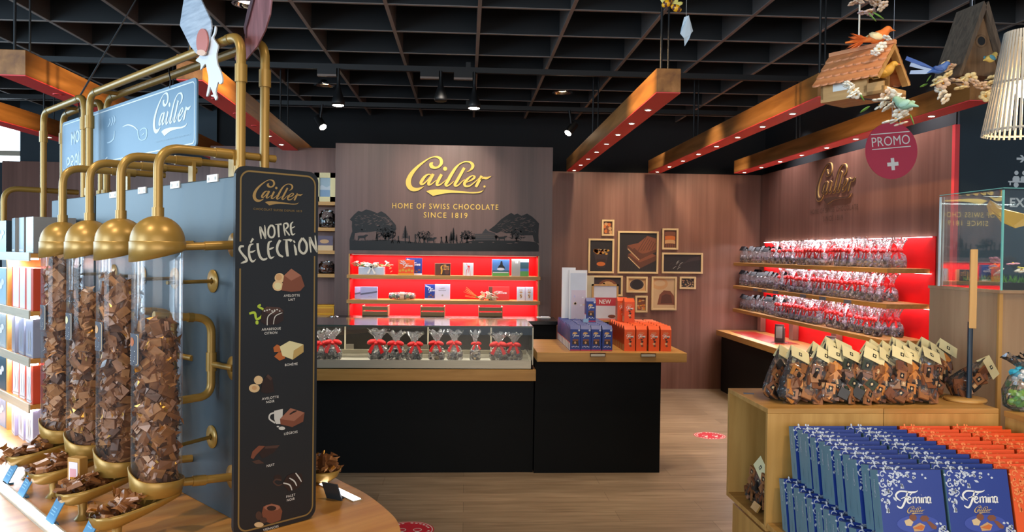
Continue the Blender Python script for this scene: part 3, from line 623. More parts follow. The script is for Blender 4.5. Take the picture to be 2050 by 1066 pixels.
def art_bunny(g, f, w_, h):
    blob(g, f, .5, .62, .2, .07, M_tan, .0003); blob(g, f, .5, .35, .16, .16, M_nut, .0003); g.ribbon([(.35,.45,.05),(.55,.3,.06),(.45,.18,.05)], M_chocm, f, .0004, .0004, 4, False)
    for x in (.38, .6): blob(g, f, x, .78, .05, .08, M_tan, .0003, 8)
for i, x in enumerate((1035, 1051.5)): box_px('gift_box', 'small white box with animal drawing, %s of a pair on the lower red shelf' % ('inner', 'outer')[i], 'box', x, x+16, 575.5, 601, PY+0.04, 0.04, M_cloud, M_lav, art_bunny, zb=Z2)
for i, (a, b) in enumerate(((725, 776), (841.5, 890), (958, 1006.5))):
    p = at_y((a+b)/2, 632, PY-0.02); wd_ = (b-a)/1550*7.0
    t = thing('wooden_tray', 'low wooden slatted tray under the red shelves, %s' % ('beneath the lavender boxes', 'beneath the white greeting box', 'beneath the flower posy')[i], 'tray', (p.x, PY-0.02, 1.017), 0, 'wooden trays on the black back counter')
    M_tray = mat('tray_wood', '#8d7048', .5) if i == 0 else M_tray
    for z in (0.004, 0.05): MB().box((-wd_/2, 0, z), (wd_/2, 0.008, z+0.036), M_tray).build('front_slat', t, bevel=.001)
    for s in (-1, 1): MB().box((s*wd_/2-(0.008 if s > 0 else 0), 0.008, 0), (s*wd_/2+(0.008 if s < 0 else 0), 0.16, 0.09), M_tray).build('end_board', t)
    MB().box((-wd_/2+.008, 0.008, 0), (wd_/2-.008, 0.16, 0.008), M_tray).build('bottom', t)
t = thing('back_counter', 'black back counter with glossy top below the red shelves', 'counter', (0, 0, 0))
MB().box((-1.215, 6.62, 0.985), (0.805, PY, 1.017), M_blackg).build('worktop', t, bevel=.002); MB().box((-1.19, 6.68, 0), (0.79, PY, 0.985), M_blackb).build('cabinet_base', t)
p = at_z(1085, 634, 1.017); tag(MB().box((-.06, -.05, 0), (.06, .05, .006), M_white).box((-.02, -.03, .006), (.05, .03, .012), M_cloud).build('napkin_pad', loc=(p.x, min(p.y, 6.98), 1.017)), 'small white paper pad at the end of the black back counter', 'paper pad')
p = at_z(668, 632, 1.017); tag(MB().lathe([(.0001, .0), (.035, .0), (.04, .012), (.03, .02), (.0001, .022)], M_chrome, None, 16).build('glass_dish', loc=(-1.14, 6.8, 1.017)), 'small shiny dish at the end of the black back counter near the jars', 'dish')

# ================================================================== display case
t = thing('display_case', 'glass chilled display case on a black counter with a wooden ledge', 'display case', (0, 5.5, 0))
XL, XR = -2.3, 0.485
MB().box((XL, 0.11, 0), (0.502, 0.7, 0.685), M_blackb).build('cabinet_base', t)
MB().box((XL, 0, 0.685), (0.508, 0.72, 0.767), M_oak).build('wooden_ledge', t, bevel=.003)
MB().box((XL, 0.02, 0.767), (XR, 0.035, 0.83), M_steel).box((XR-.012, 0.02, 0.767), (XR, 0.67, 0.83), M_steel).box((XL, 0.02, 0.767), (XR, 0.67, 0.772), M_steel).build('steel_rail', t)
deckm = mat('case_deck', '#a39b86', 0.4)
MB().box((XL, 0.036, 0.800), (XR-.013, 0.66, 0.812), deckm).box((XL, 0.30, 0.812), (XR-.013, 0.31, 0.835), M_steel).box((XL, 0.45, 0.812), (XR-.013, 0.46, 0.85), deckm).build('deck', t)
MB().box((XL, 0.02, 0.83), (XR, 0.026, 1.068), M_glass).build('front_pane', t)
MB().box((XR-.006, 0.026, 0.83), (XR, 0.668, 1.068), M_glass).build('end_pane', t)
MB().box((XL, 0.02, 1.068), (XR, 0.668, 1.074), clear('top_glass', (0.9, 0.92, 0.92), 0.09, ior=1.75, gain=1.7)).build('top_pane', t)
MB().box((XL, 0.016, 1.066), (XR+.002, 0.024, 1.077), mat('green_glass_edge', '#52605a', 0.2)).box((XR-.004, 0.016, 0.80), (XR+.003, 0.03, 1.07), M_steel).build('edge_profile', t)
bk = MB().box((XL, 0.665, 0.80), (XR, 0.68, 1.066), mat('case_back_dark', '#1c1814', 0.3))
for x in (-1.6, -0.95, -0.3, 0.2): bk.box((x, 0.655, 0.8), (x+.012, 0.665, 1.06), M_steel)
bk.build('rear_door', t)
MB().box((XL, 0.60, 1.055), (XR-.02, 0.63, 1.063), M_steel).build('light_strip', t)
light('case_strip', 'AREA', ((XL+XR)/2, 6.08, 1.05), ((XL+XR)/2, 5.85, 0.8), 6, (1, .90, .72), shape='RECTANGLE', size=2.6, size_y=0.04)
light('case_front_fill', 'AREA', ((XL+XR)/2, 5.535, 1.055), ((XL+XR)/2, 5.75, 0.85), 2.0, (1, .95, .88), shape='RECTANGLE', size=2.6, size_y=0.02)  # unseen light added to brighten the bows from the front
# cellophane bags with red bows
def bow(mb, z, y, s=1.0, m=None):
    m = m or M_bow
    for sx in (-1, 1):
        mb.ball((sx*.022*s, y, z+.004*s), .02*s, m, 8, (1.15, .5, .62), Matrix.Rotation(sx*.35, 4, 'Y'))
        mb.add([(sx*.004*s, y-.004, z), (sx*.016*s, y-.004, z), (sx*.036*s, y-.012, z-.038*s), (sx*.022*s, y-.014, z-.046*s)], [(0, 1, 2, 3)], m)
    mb.ball((0, y-.006*s, z), .009*s, m, 8)
def wob(seed, amp):
    def f(q, i, j):
        n_ = noise.noise(Vector((q.x*22+seed, q.y*22, q.z*18+seed*3)))
        return Vector((q.x*(1+amp*n_), q.y*(1+amp*n_), q.z+0.01*amp*noise.noise(q*30+Vector((seed, 0, 0)))))
    return f
def bag_body(seed, wd, h, neck, fl=1.0, m=None):
    g = MB(); r = wd/2; hb = h*neck
    prof = [(.001, .002), (r*.8, .001), (r*.98, h*.06), (r, hb*.45), (r*.8, hb*.75), (r*.22, hb*.97), (r*.2, hb*1.03), (r*.5*fl, h*.8), (r*.85*fl, h*.93), (r*1.05*fl, h)]
    def wf(q, i, j):
        s = 1+0.14*noise.noise(Vector((q.x*20+seed, q.y*20, q.z*15)))
        z = q.z
        if j >= 7: s *= 1+0.22*math.sin(i*2.4+seed)*(j-6)/3; z += .012*math.sin(i*1.7+seed*2)*(j-6)/3*(h/.2)
        return Vector((q.x*s, q.y*s*.62, z))
    return g.lathe(prof, m or M_cello, None, 22, True, wf)
def lumps(seed, n, rx, ry, z0, z1, r, mats, flat=0.8):
    g = MB(); rr = random.Random(seed)
    for i in range(n):
        a = rr.uniform(0, 6.283); q = rr.random()**.5
        g.ball((rx*q*math.cos(a), ry*q*math.sin(a), rr.uniform(z0, z1)), r*rr.uniform(.7, 1.15), rr.choice(mats), 6, (1, 1, flat), Matrix.Rotation(rr.uniform(0, 3), 4, 'Z') @ Matrix.Rotation(rr.uniform(0, 3), 4, 'X'), False)
    return g
M_mix = [mat('praline_foil_grey', '#4a4643', 0.25, 0.2), mat('praline_foil_dark', '#1d1917', 0.25), mat('praline_foil_pale', '#b5aca2', 0.3, 0.3), mat('praline_foil_black', '#141212', .2)]
M_pale = [mat('wrap_gold_pale', '#a8977c', 0.35, 0.2), M_chocm, M_nut, mat('wrap_grey', '#8b8582', .3, .3)]
def bow_bag(name, seed, wd, h, mats, label, cat, group, loc, rz=0.0, nl=26, bs=1.35):
    t = thing(name, label, cat, loc, rz, group)
    bag_body(seed, wd, h, .56, .95).build('cellophane', t)
    lumps(seed, nl, wd*.38, wd*.24, h*.05, h*.34, wd*.13, mats).build('chocolates', t)
    g = MB(); bow(g, h*.58, -wd*.25, wd/.12*bs); g.build('red_bow', t)
    return t
wh = ('first from the sign, half hidden', 'beside the first one near the sign', 'first of three with dark foil sweets', 'second of three with dark foil sweets', 'third of three with dark foil sweets', 'beside the dark foil bags, its bow tilted', 'with round gold wrapped pieces near the middle', 'slim and alone near the middle', 'wide, second from the glass end', 'tied beside its end pane')
for i, (px, wd_, h) in enumerate(((645, .13, .2), (664, .14, .22), (757, .15, .22), (793, .13, .205), (829, .125, .2), (874, .12, .215), (910, .12, .215), (951, .085, .215), (998, .14, .2), (1029, .12, .195))):
    p = at_y(px, 725, 5.5+(.16, .13, .15, .17, .15, .14, .15, .14, .15, .17)[i])
    bow_bag('chocolate_bag', i*3+1, wd_, h, M_mix if i < 5 else M_pale, 'red bowed clear bag in the glass case, '+wh[i], 'gift bag', 'bow tied bags in the glass case', (p.x, p.y, .812), 0.3*math.sin(i*2))
for i, px in enumerate((768, 812, 700, 850, 1005)):
    p = at_y(px, 700, 6.02); tag(MB().box((-.03, 0, 0), (.03, .004, .07), mat('case_card', '#8d8478', .4)).box((-.02, .004, 0), (.02, .03, .006), M_chrome).build('price_card', loc=(p.x, 6.02, .812)), 'small grey price card standing at the back of the display case, %s of five' % ORD[i], 'price card', 'price cards in the glass case')

# ================================================================== oak counter table with boxes
t = thing('counter_table', 'thick wooden table top on a black base joined to the display case', 'counter', (0, 0, 0))
MB().box((0.509, 5.44, 0.832), (1.585, 6.28, 0.9), M_oak).build('table_top', t, bevel=.003)
MB().box((0.51, 5.585, 0), (1.435, 6.2, 0.832), M_blackb).build('base', t)
for i, px in enumerate((1197, 1298)):
    p = at_y(px, 709, 5.43); tag(MB().box((-.055, -.004, -.014), (.055, .004, .014), M_chrome).box((-.05, -.006, -.01), (.05, -.004, .006), M_steel).build('price_holder', loc=(p.x, 5.434, .885)), 'small metal price holder on the wooden counter edge, below the %s boxes' % ('blue', 'orange')[i], 'price holder', 'price holders on the counter edge')
def gable_box(name, label, m, side, loc, wd, dp, h, group, kind, rz=0.0):
    t = thing(name, label, 'box', loc, rz, group); g = MB(); hw = wd/2; hs = h*.86; ty = dp*.36
    v = [(-hw, 0, 0), (hw, 0, 0), (hw, dp, 0), (-hw, dp, 0), (-hw, 0, hs), (hw, 0, hs), (hw, dp, hs), (-hw, dp, hs), (-hw*.97, ty, h), (hw*.97, ty, h), (hw*.97, dp-ty, h), (-hw*.97, dp-ty, h)]
    g.add(v, [(0, 1, 5, 4), (4, 5, 9, 8)], m); g.add(v, [(1, 2, 6, 5), (2, 3, 7, 6), (3, 0, 4, 7), (5, 6, 10, 9), (6, 7, 11, 10), (7, 4, 8, 11), (3, 2, 1, 0)], side); g.add(v, [(8, 9, 10, 11)], m)
    if kind == 'blue': g.add([(-hw-.0006, dp*.1, h*.02), (-hw-.0006, dp*.9, h*.02), (-hw-.0006, dp*.9, h*.3), (-hw-.0006, dp*.1, h*.3)], [(3, 2, 1, 0)], M_cloud); g.add([(-hw-.0007, 0, h*.3), (-hw-.0007, dp, h*.3), (-hw-.0007, dp, h*.33), (-hw-.0007, 0, h*.33)], [(3, 2, 1, 0)], M_bow)
    else: g.add([(-hw-.0006, dp*.15, h*.02), (-hw-.0006, dp*.85, h*.02), (-hw-.0006, dp*.85, h*.26), (-hw-.0006, dp*.15, h*.26)], [(3, 2, 1, 0)], M_tan)
    g.build('carton', t)
    a = MB(); f = lambda x, y, H=0.0: Vector((x*wd, -.0008-H, y*h))
    if kind == 'blue':
        blob(a, f, -.05, .70, .24, .045, M_gy, .0001, 10); logo(a, M_nut, lambda x, y, H: f(x, y, .0004), -.03, .71, .5, hgt=.09, n=2, dot=False); femina(a, M_white, lambda x, y, H: f(x, y*.5+.3, .0004), .03, .62, .62)
        rect(a, f, -.3, .26, .28, .40, M_chocd, .0002); rect(a, f, -.26, .40, .3, .47, M_choc, .0002); blob(a, f, -.02, .33, .1, .05, M_tan, .0004); rect(a, f, .18, .2, .32, .34, M_chocd, .0003); rect(a, f, -.5, .02, .5, .05, M_bow, .0002); blob(a, f, .36, .82, .1, .04, M_silver, .0002, 8)
        for k in range(5): blob(a, f, -.3+.15*k, .16+.02*(k % 2), .06, .02, M_cloud, .0002, 6)
    else:
        logo(a, M_nut, lambda x, y, H: f(x, y, .0004), .0, .73, .55, hgt=.07, n=2, dot=False); femina(a, M_white, lambda x, y, H: f(x, y*.5+.28, .0004), .02, .62, .68)
        for k in range(5): blob(a, f, .12-.07*(k % 2)+(.1 if k == 0 else 0)-.05, .55-.085*k, .12, .04, (M_chocd, M_chocm, M_chocd, M_nut, M_choc)[k], .0003, 8)
        rect(a, f, -.5, .0, .5, .24, mat('orange_glow_print', '#d98528', .4), .0001) if False else None
    a.build('printed_front', t); return t
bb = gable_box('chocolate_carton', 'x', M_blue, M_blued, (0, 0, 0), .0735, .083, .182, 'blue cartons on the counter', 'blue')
first = True
cols_ = ('at the case end', 'one in from the case end', 'one in from the gap', 'beside the gap')
for r in range(9):
    for c in range(4):
        x = at_y((1151.5, 1172.5, 1193.5, 1215.5)[c], 700, 5.53).x; lc = (x, 5.53+.086*r, .9)
        lb = 'blue chocolate carton, %s, row %s' % (('front row' if r == 0 else '%s row from the front' % ORD[r]), cols_[c]); lb = lb.replace(', row ', ', column ')
        if first: bb.location = lc; bb['label'] = lb; first = False
        else: dup(bb, lc, None, lb)
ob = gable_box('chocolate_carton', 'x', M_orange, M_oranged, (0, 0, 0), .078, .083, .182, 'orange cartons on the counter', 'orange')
first = True; cols_ = ('beside the gap', 'one in from the gap', 'one in from the table end', 'at the table end')
for r in range(7):
    for c in range(4):
        x = at_y((1260.5, 1284, 1309, 1333)[c], 700, 5.53).x; lc = (x, 5.53+.086*r, .9)
        lb = 'orange chocolate carton, %s, column %s' % (('front row' if r == 0 else '%s row from the front' % ORD[r]), cols_[c])
        if first: ob.location = lc; ob['label'] = lb; first = False
        else: dup(ob, lc, None, lb)
dup(bb, (at_y(1183, 640, 5.84).x, 5.84, 1.0825), None, 'single blue chocolate carton standing on top of the blue block')
dup(ob, (at_y(1259, 640, 5.84).x, 5.82, 1.0825), None, 'orange chocolate carton on top of the orange block, showing its front')
dup(ob, (at_y(1247, 640, 5.92).x, 5.94, 1.0825), None, 'orange chocolate carton on top of the orange block, half hidden by its twin')
p = at_y(1181, 637, 5.80); tag(MB().box((-.02, 0, 0), (.02, .002, .028), mat('pale_blue_tag', '#8fb6dc', .4)).build('price_tag', loc=(p.x-.03, 5.80, 1.0825)), 'pale blue price tag at the foot of the single blue carton', 'price tag')
# sign that reads NEW
p = at_y(1211, 643, 6.24); sl = thing('table_sign', 'wooden framed sign with a red band between the blue and orange cartons', 'sign', (p.x, 6.24, 0.9))
W_, z0, z1 = .108, at_y(1211, 645, 6.24).z-.9, at_y(1211, 569.5, 6.24).z-.9
fr = MB()
for a, b in (((-W_, 0, z0), (-W_+.014, .02, z1)), ((W_-.014, 0, z0), (W_, .02, z1)), ((-W_, 0, z1-.014), (W_, .02, z1)), ((-W_, 0, z0), (W_, .02, z0+.014))): fr.box(a, b, M_oakz)
fr.build('frame', sl); MB().box((-.05, -.02, 0), (.05, .04, .02), M_blackb).box((-.03, .004, .02), (.03, .016, z0), M_blackb).build('foot', sl)
g = MB(); f = lambda x, y, H=0.0: Vector((-W_+.014+x*(2*W_-.028), .009-H, z0+.014+y*(z1-z0-.028)))
rect(g, f, 0, 0, 1, 1, M_cloud); rect(g, f, 0, .42, 1, .66, mat('sign_red', '#c63a46', .5), .001); g.text('NEW', 0.5, .475, .125, M_white, lambda x, y, H: f(x, y, .002), 0, 'c', .52, bold=.02); rect(g, f, 0, 0, 1, .05, mat('sign_pink', '#d88a86', .5), .001); blob(g, f, .8, .11, .17, .05, M_choc, .0015); g.build('sign_print', sl)
# white leaflet stand
p = at_y(1146, 650, 6.2); sl = thing('leaflet_stand', 'tall white acrylic stand with pale photo panels behind the blue cartons', 'display stand', (p.x, 6.2, 0.9))
wm = mat('white_acrylic', '#e4e6ee', 0.25, var=.02); pale = mat('pale_photo', '#c5cfe2', .4)
zt = at_y(1137, 536, 6.2).z-.9
MB().box((-.09, 0, 0), (.02, .012, zt), wm).build('rear_panel', sl)
g = MB().box((-.037, -.05, 0), (.106, -.04, zt-.02), wm); f = lambda x, y, H=0.0: Vector((-.037+.143*x, -.0505-H, y*(zt-.02)))
rect(g, f, .06, .02, .94, .96, pale); rect(g, f, .12, .1, .94, .72, mat('photo_lilac', '#c9bdd2', .4), .0004)
rr = random.Random(2)
for k in range(22): blob(g, f, rr.uniform(.15, .85), rr.uniform(.1, .32) if k < 16 else rr.uniform(.5, .65), rr.uniform(.04, .1), rr.uniform(.01, .025), rr.choice((mat('photo_pink', '#c79ac4', .4) if k == 0 else M_cloud, M_lav, M_petalp)), .0008, 8)
g.build('front_panel', sl)
p = at_y(1178, 650, 6.27); tag(MB().box((-.035, 0, 0), (.04, .014, at_y(1178, 553, 6.27).z-.9), mat('cream_panel', '#cfc3a4', .5)).build('cream_board', loc=(p.x, 6.262, .9)), 'plain cream board standing beside the white leaflet stand', 'board')

# ================================================================== framed pictures on the back wall
M_frame = mat('pale_wood_frame', '#dcc294', 0.45)
M_dk = mat('picture_dark', '#241f22', .5); M_dk2 = mat('picture_plum', '#3a2d30', .5); M_beige = mat('picture_beige', '#c9ab84', .5)
def picture(px0, px1, py0, py1, label, art, bg):
    a = at_y(px0, py1, WY); b = at_y(px1, py0, WY); wd_, h = b.x-a.x, b.z-a.z
    t = thing('framed_picture', label, 'picture', ((a.x+b.x)/2, WY-.004, a.z), 0, 'framed chocolate pictures on the back wall'); e = .022; d = .03
    g = MB()
    for q0, q1 in (((-wd_/2, -d, 0), (-wd_/2+e, 0, h)), ((wd_/2-e, -d, 0), (wd_/2, 0, h)), ((-wd_/2+e, -d, h-e), (wd_/2-e, 0, h)), ((-wd_/2+e, -d, 0), (wd_/2-e, 0, e))): g.box(q0, q1, M_frame)
    g.build('frame', t, bevel=.002)
    g = MB(); f = lambda x, y, H=0.0: Vector((-wd_/2+e+x*(wd_-2*e), -.012-H, e+y*(h-2*e)))
    rect(g, f, 0, 0, 1, 1, bg); art(g, f); g.build('print', t)
def poly(g, f, pts, m, H=.0005): g.add([f(x, y, H) for x, y in pts], [tuple(range(len(pts)))], m)
def a_nuts(g, f):
    for i, (x, y) in enumerate(((.3,.8),(.65,.75),(.35,.5),(.75,.45),(.3,.22),(.6,.2),(.85,.15),(.1,.6))): blob(g, f, x, y, .2, .15, (M_tan, M_orangep, M_choc)[i % 3], .0004+.0001*i)
def a_cup(g, f):
    poly(g, f, ((.15,.68),(.88,.68),(.68,.12),(.33,.12)), M_dk2); poly(g, f, ((.28,.4),(.72,.4),(.66,.14),(.35,.14)), M_chocd, .0007); blob(g, f, .5, .24, .2, .07, M_orangep, .0009)
    rr = random.Random(4)
    for i in range(30): blob(g, f, rr.uniform(.18, .85), .62+rr.uniform(-.05, .08), .06, .035, rr.choice((M_nut, M_gy, M_orangep)), .001, 7)
def a_bars(g, f):
    for i in range(9): g.ribbon([(.02+.1*i, .02, .006), (.1+.1*i, .3, .004)], M_dk2, f, .0003, .0003, 2, False)
    for k, (dx, dy) in enumerate(((0, 0), (-.02, .22))):
        poly(g, f, ((.22+dx,.38+dy),(.55+dx,.08+dy),(1.0,.3+dy),(1.0,.42+dy),(.55+dx,.24+dy),(.24+dx,.46+dy)), M_chocm, .0006+k*.0004); poly(g, f, ((.24+dx,.46+dy),(.55+dx,.24+dy),(1.0,.42+dy),(.7+dx,.56+dy)), M_choc, .0007+k*.0004)
        for i in range(12): blob(g, f, .26+dx+.026*i, .36+dy-.024*i, .018, .014, M_nut, .0009+k*.0004, 6)
    poly(g, f, ((.35,.62),(.62,.45),(1.0,.58),(1.0,.86),(.75,.93)), M_choc, .0016)
    for i in range(6): g.ribbon([(.5+.075*i, .54+.005*i, .02), (.72+.05*i, .9-.03*i, .02)], M_chocm, f, .0018, .0018, 2, False)
    g.ribbon([(.38,.6,.05),(.62,.44,.06),(.98,.56,.05)], M_chocm, f, .002, .002, 4, False)
def a_stack(g, f):
    for i, (y, m) in enumerate(((.12, M_choc), (.32, M_tan), (.55, M_orangep), (.8, M_choc))): rect(g, f, .1, y-.1, .92, y+.08, m, .0004+.0001*i); blob(g, f, .5, y+.08, .42, .06, m, .0008+.0001*i)
    for i in range(5): rect(g, f, .15+.16*i, .02, .2+.16*i, .22, M_chocd, .001)
def a_pods(g, f):
    rr = random.Random(6)
    for i in range(14): x, y = rr.uniform(.1, .45), rr.uniform(.1, .6); g.ribbon([(x, y, .004), (x+.05, y+.12, .02), (x+.1, y+.16, .004)], rr.choice((M_gray, M_dk2)), f, .0005, .0005, 3, False)
    g.ribbon([(.4,.35,.02),(.6,.55,.06),(.75,.7,.16),(.98,.8,.2)], M_dk2, f, .0006, .0006, 4, False)
def a_half(g, f):
    blob(g, f, .6, .3, .33, .6, M_choc, .0004, 18); blob(g, f, .6, .3, .25, .48, M_tan, .0005, 18)
    rr = random.Random(8)
    for i in range(16): blob(g, f, rr.uniform(.4, .8), rr.uniform(.1, .65), .035, .06, rr.choice((M_nut, M_orangep, M_chocm)), .0007, 7)
def a_mould(g, f): blob(g, f, .5, .5, .44, .46, M_beige, .0003, 22); blob(g, f, .5, .5, .4, .42, M_dk2, .0005, 22); blob(g, f, .52, .48, .3, .36, M_dk, .0007, 18)
def a_truffle(g, f):
    rect(g, f, 0, 0, 1, .3, M_beige, .0003); blob(g, f, .3, .82, .38, .2, M_tan, .0004, 18); blob(g, f, .3, .84, .26, .1, M_beige, .0005, 16); poly(g, f, ((.2,.12),(.3,.45),(.5,.6),(.8,.58),(.97,.42),(1,.12)), M_choc, .0006); poly(g, f, ((.36,.16),(.4,.42),(.6,.48),(.84,.44),(.9,.18)), M_chocm, .0008)
def a_fire(g, f):
    rr = random.Random(9)
    for i in range(18): blob(g, f, rr.uniform(.1, .9), rr.uniform(.1, .85), .16, .06, rr.choice((M_orangep, M_gy, M_choc, M_tan)), .0004+.00005*i, 7)
def a_nibs(g, f):
    rr = random.Random(10)
    for i in range(46): blob(g, f, rr.uniform(.05, .95), rr.uniform(.07, .93), .06, .05, rr.choice((M_nut, M_chocd, M_tan, M_choc)), .0003+.00004*i, 5)
picture(1203.6, 1229, 440.5, 472.6, 'small framed picture of nuts, topmost of the group', a_nuts, M_chocm)
picture(1176.5, 1229, 478.7, 547, 'upright framed picture of a dark cup filled with golden nuts', a_cup, M_dk)
picture(1235, 1317.7, 464, 547.6, 'largest framed picture, stacked chocolate bars on a dark ground', a_bars, M_dk)
picture(1324, 1357, 458, 500, 'small framed picture of stacked caramel pieces beside the largest one', a_stack, M_chocm)
picture(1323.5, 1406, 507, 547.6, 'wide dark framed picture of vanilla pods', a_pods, M_dk)
picture(1173, 1246, 552.7, 593, 'framed picture of a cut praline, half behind the leaflet stand', a_half, M_dk2)
picture(1253, 1295.5, 554.4, 586, 'small framed picture of a round bowl below the largest one', a_mould, M_tan)
picture(1302.5, 1354, 554.4, 621, 'upright framed picture of a cut truffle on a pale board', a_truffle, M_beige)
picture(1359, 1392, 554.4, 579, 'small framed picture of cocoa nibs beside the truffle picture', a_nibs, M_dk)
picture(1270.5, 1295.5, 592.5, 625.6, 'small framed picture of glowing orange caramel, lowest of the group', a_fire, M_choc)

# ================================================================== wooden shelves beside the panel
SY = 7.12
sh = thing('corner_shelf', 'wooden wall shelves with jars between the tall sign and the dark panel', 'shelf', (0, SY, 0))
zs = [at_y(655, y, SY).z for y in (404, 456, 502, 549, 632)]
for z in zs: MB().box((-2.4, 0, z-.032), (-1.184, .3, z), M_oak).build('shelf_board', sh, bevel=.002)
MB().box((-2.4, .3, 0), (-1.184, .32, WH), M_brown).build('back_panel', sh); MB().box((-2.4, .05, 0), (-1.184, .3, .9), M_blackb).build('cabinet_base', sh)
def jar(px, zi, r, h, label, fill):
    t = thing('glass_jar', label, 'jar', (at_y(px, 400, SY+.12).x, SY+.12, zs[zi])); MB().lathe([(.0001, .004), (r*.9, .004), (r, .02), (r, h*.72), (r*.72, h*.84), (r*.72, h*.88)], M_glass, None, 20).build('glass_body', t)
    MB().lathe([(.0001, h*.88), (r*.78, h*.88), (r*.78, h*.93), (r*.25, h*.95), (r*.2, h), (.0001, h)], M_glass, None, 16).build('lid', t); lumps(int(px), 34, r*.75, r*.75, .03, h*.6, r*.22, fill).build('contents', t)
jar(655, 1, .075, .17, 'tall glass jar of brown sweets on the wooden wall shelf, above the book', M_mix[1:]+[M_chocd])
jar(655, 3, .075, .12, 'wide glass jar of brown sweets on the wooden wall shelf, below the book', [M_chocm, M_chocd, M_choc])
for zi, c in ((1, M_chocd), (3, M_sky)): pass
t = thing('framed_print', 'gold framed alpine print standing on the top wooden wall shelf', 'picture', (at_y(650, 400, SY+.04).x, SY+.04, zs[0])); g = MB()
hh = at_y(650, 346, SY+.04).z-zs[0]; w2 = .095
for a, b in (((-w2, 0, 0), (-w2+.046, .02, hh)), ((w2-.046, 0, 0), (w2, .02, hh)), ((-w2, 0, 0), (w2, .02, .046)), ((-w2, 0, hh-.046), (w2, .02, hh))): g.box(a, b, mat('cream_gold_frame', '#d9cc98', .4))
g.build('frame', t); g = MB(); f = lambda x, y, H=0.0: Vector((-w2+.02+x*(2*w2-.04), .012-H, .02+y*(hh-.04))); rect(g, f, 0, 0, 1, 1, mat('print_haze', '#93a8b4', .4)); rect(g, f, 0, .1, 1, .4, mat('print_slate', '#7593b0', .4), .0004); poly(g, f, ((0,.4),(.3,.6),(.6,.5),(1,.66),(1,.4)), mat('print_mist', '#b2bcc4', .4), .0006); g.build('print', t)
t = thing('picture_book', 'open picture book leaning on the wooden wall shelf between two jars', 'book', (at_y(652, 500, SY+.06).x, SY+.06, zs[2])); MB().box((-.075, 0, 0), (.065, .02, .135), M_cream).build('pages', t)
g = MB(); f = lambda x, y, H=0.0: Vector((-.075+.14*x, -.001-H, .135*y)); rect(g, f, 0, .35, 1, 1, mat('cover_plum', '#5a4a5e', .4)); blob(g, f, .45, .62, .3, .14, M_tan, .0004); rect(g, f, 0, 0, 1, .35, M_nut, .0003); g.build('cover', t)
t = thing('yellow_crate', 'small yellow crate on the lowest wooden wall shelf', 'crate', (at_y(652, 630, SY+.05).x, SY+.05, zs[4])); MB().box((-.1, 0, 0), (.075, .1, .085), M_yellow).box((-.106, -.006, .08), (.081, .106, .092), M_yellow).build('box', t, bevel=.003); MB().box((-.08, -.003, .02), (.06, 0, .06), mat('yellow_deep', '#cf8a10', .4)).build('panel', t)
# ================================================================== side wall: lettering, red shelves, bags
def side(x, y, h): return Vector((x, -h, y))
RZS = -PI/2
p = at_x(1672, 366, WX); M_bronze = mat('bronze_lettering', '#d0a765', 0.35, 0.15); M_bronzed = mat('bronze_lettering_dark', '#553a2e', 0.45, 0.1)
t = MB(); logo(t, M_bronze, side, 0, 0, 0.79, 0.0, 0.010, 6, wmul=1.28, hgt=.40); logo(t, M_bronzed, side, 0, 0, 0.79, 0.010, 0.0135, 6, wmul=.80, hgt=.40)
tag(t.build('wordmark', loc=(WX, p.y, p.z), rz=RZS), 'bronze script wordmark with swash high on the side wall above the red shelves', 'sign')
for s, py_, wd_ in (('HOME OF SWISS CHOCOLATE', 423, .96), ('SINCE 1819', 440, .40)):
    p = at_x(1668, py_+2, WX); t = MB(); t.text(s, 0, 0, .048, M_bronzed, side, .006, 'c', wd_, 1.25)
    tag(t.build('lettering', loc=(WX, p.y, p.z), rz=RZS), 'brown capitals on the side wall, %s' % ('longer line under the script wordmark' if s[0] == 'H' else 'short second line with the founding year'), 'lettering')
Ys, Ye = 9.02, 5.66
st = thing('wall_shelf_unit', 'long red backed wall shelves filled with clear bags along the side wall', 'shelf', (WX, 0, 0))
MB().box((-.008, 5.60, .93), (-.001, 8.93, 1.765), M_red).box((-.006, 5.60, .70), (-.001, 8.93, .93), M_red).build('back_panel', st)
SZ = (1.52, 1.25, .975)
for z in SZ: MB().box((-.345, Ye, z-.036), (-.009, Ys, z), M_oaky).build('shelf_board', st, bevel=.002)
for y in (8.9, 8.0, 7.05, 6.2): MB().box((-.07, y-.05, .72), (-.009, y+.05, .938), M_brown).build('support', st)
for z in (1.76,)+tuple(q-.04 for q in SZ):
    MB().box((-.018, 5.64, z), (-.010, 8.92, z+.003), M_led).build('light_strip', st)
    light('shelf_strip', 'AREA', (WX-.05, 7.3, z-.004), (WX-.03, 7.3, 0), 1.8, (1, .86, .9), shape='RECTANGLE', size=3.2, size_y=.05)
    light('shelf_strip_front', 'AREA', (WX-.30, 7.3, z-.004), (WX-.28, 7.3, 0), 4.4, (1, .93, 1), shape='RECTANGLE', size=3.2, size_y=.03)
for k, y in enumerate((8.3, 8.05, 7.75, 7.1, 6.7, 6.25)): MB().box((-.351, y-.06, SZ[1]-.034), (-.346, y+.06, SZ[1]-.004), mat('shelf_price_grey', '#6b6f80', .4)).build('price_strip', st)
bn = thing('wall_bench', 'low wooden bench counter with dark base below the red wall shelves', 'counter', (WX, 0, 0))
MB().box((-.53, 5.2, .655), (-.009, 9.05, .715), M_oaky).build('bench_top', bn, bevel=.002); MB().box((-.48, 5.25, 0), (-.009, 9.0, .655), M_blackb).build('base', bn)
MB().box((-.42, 7.6, .715), (-.15, 8.85, .717), mat('red_inlay', '#a32a20', .3)).build('inlay', bn)
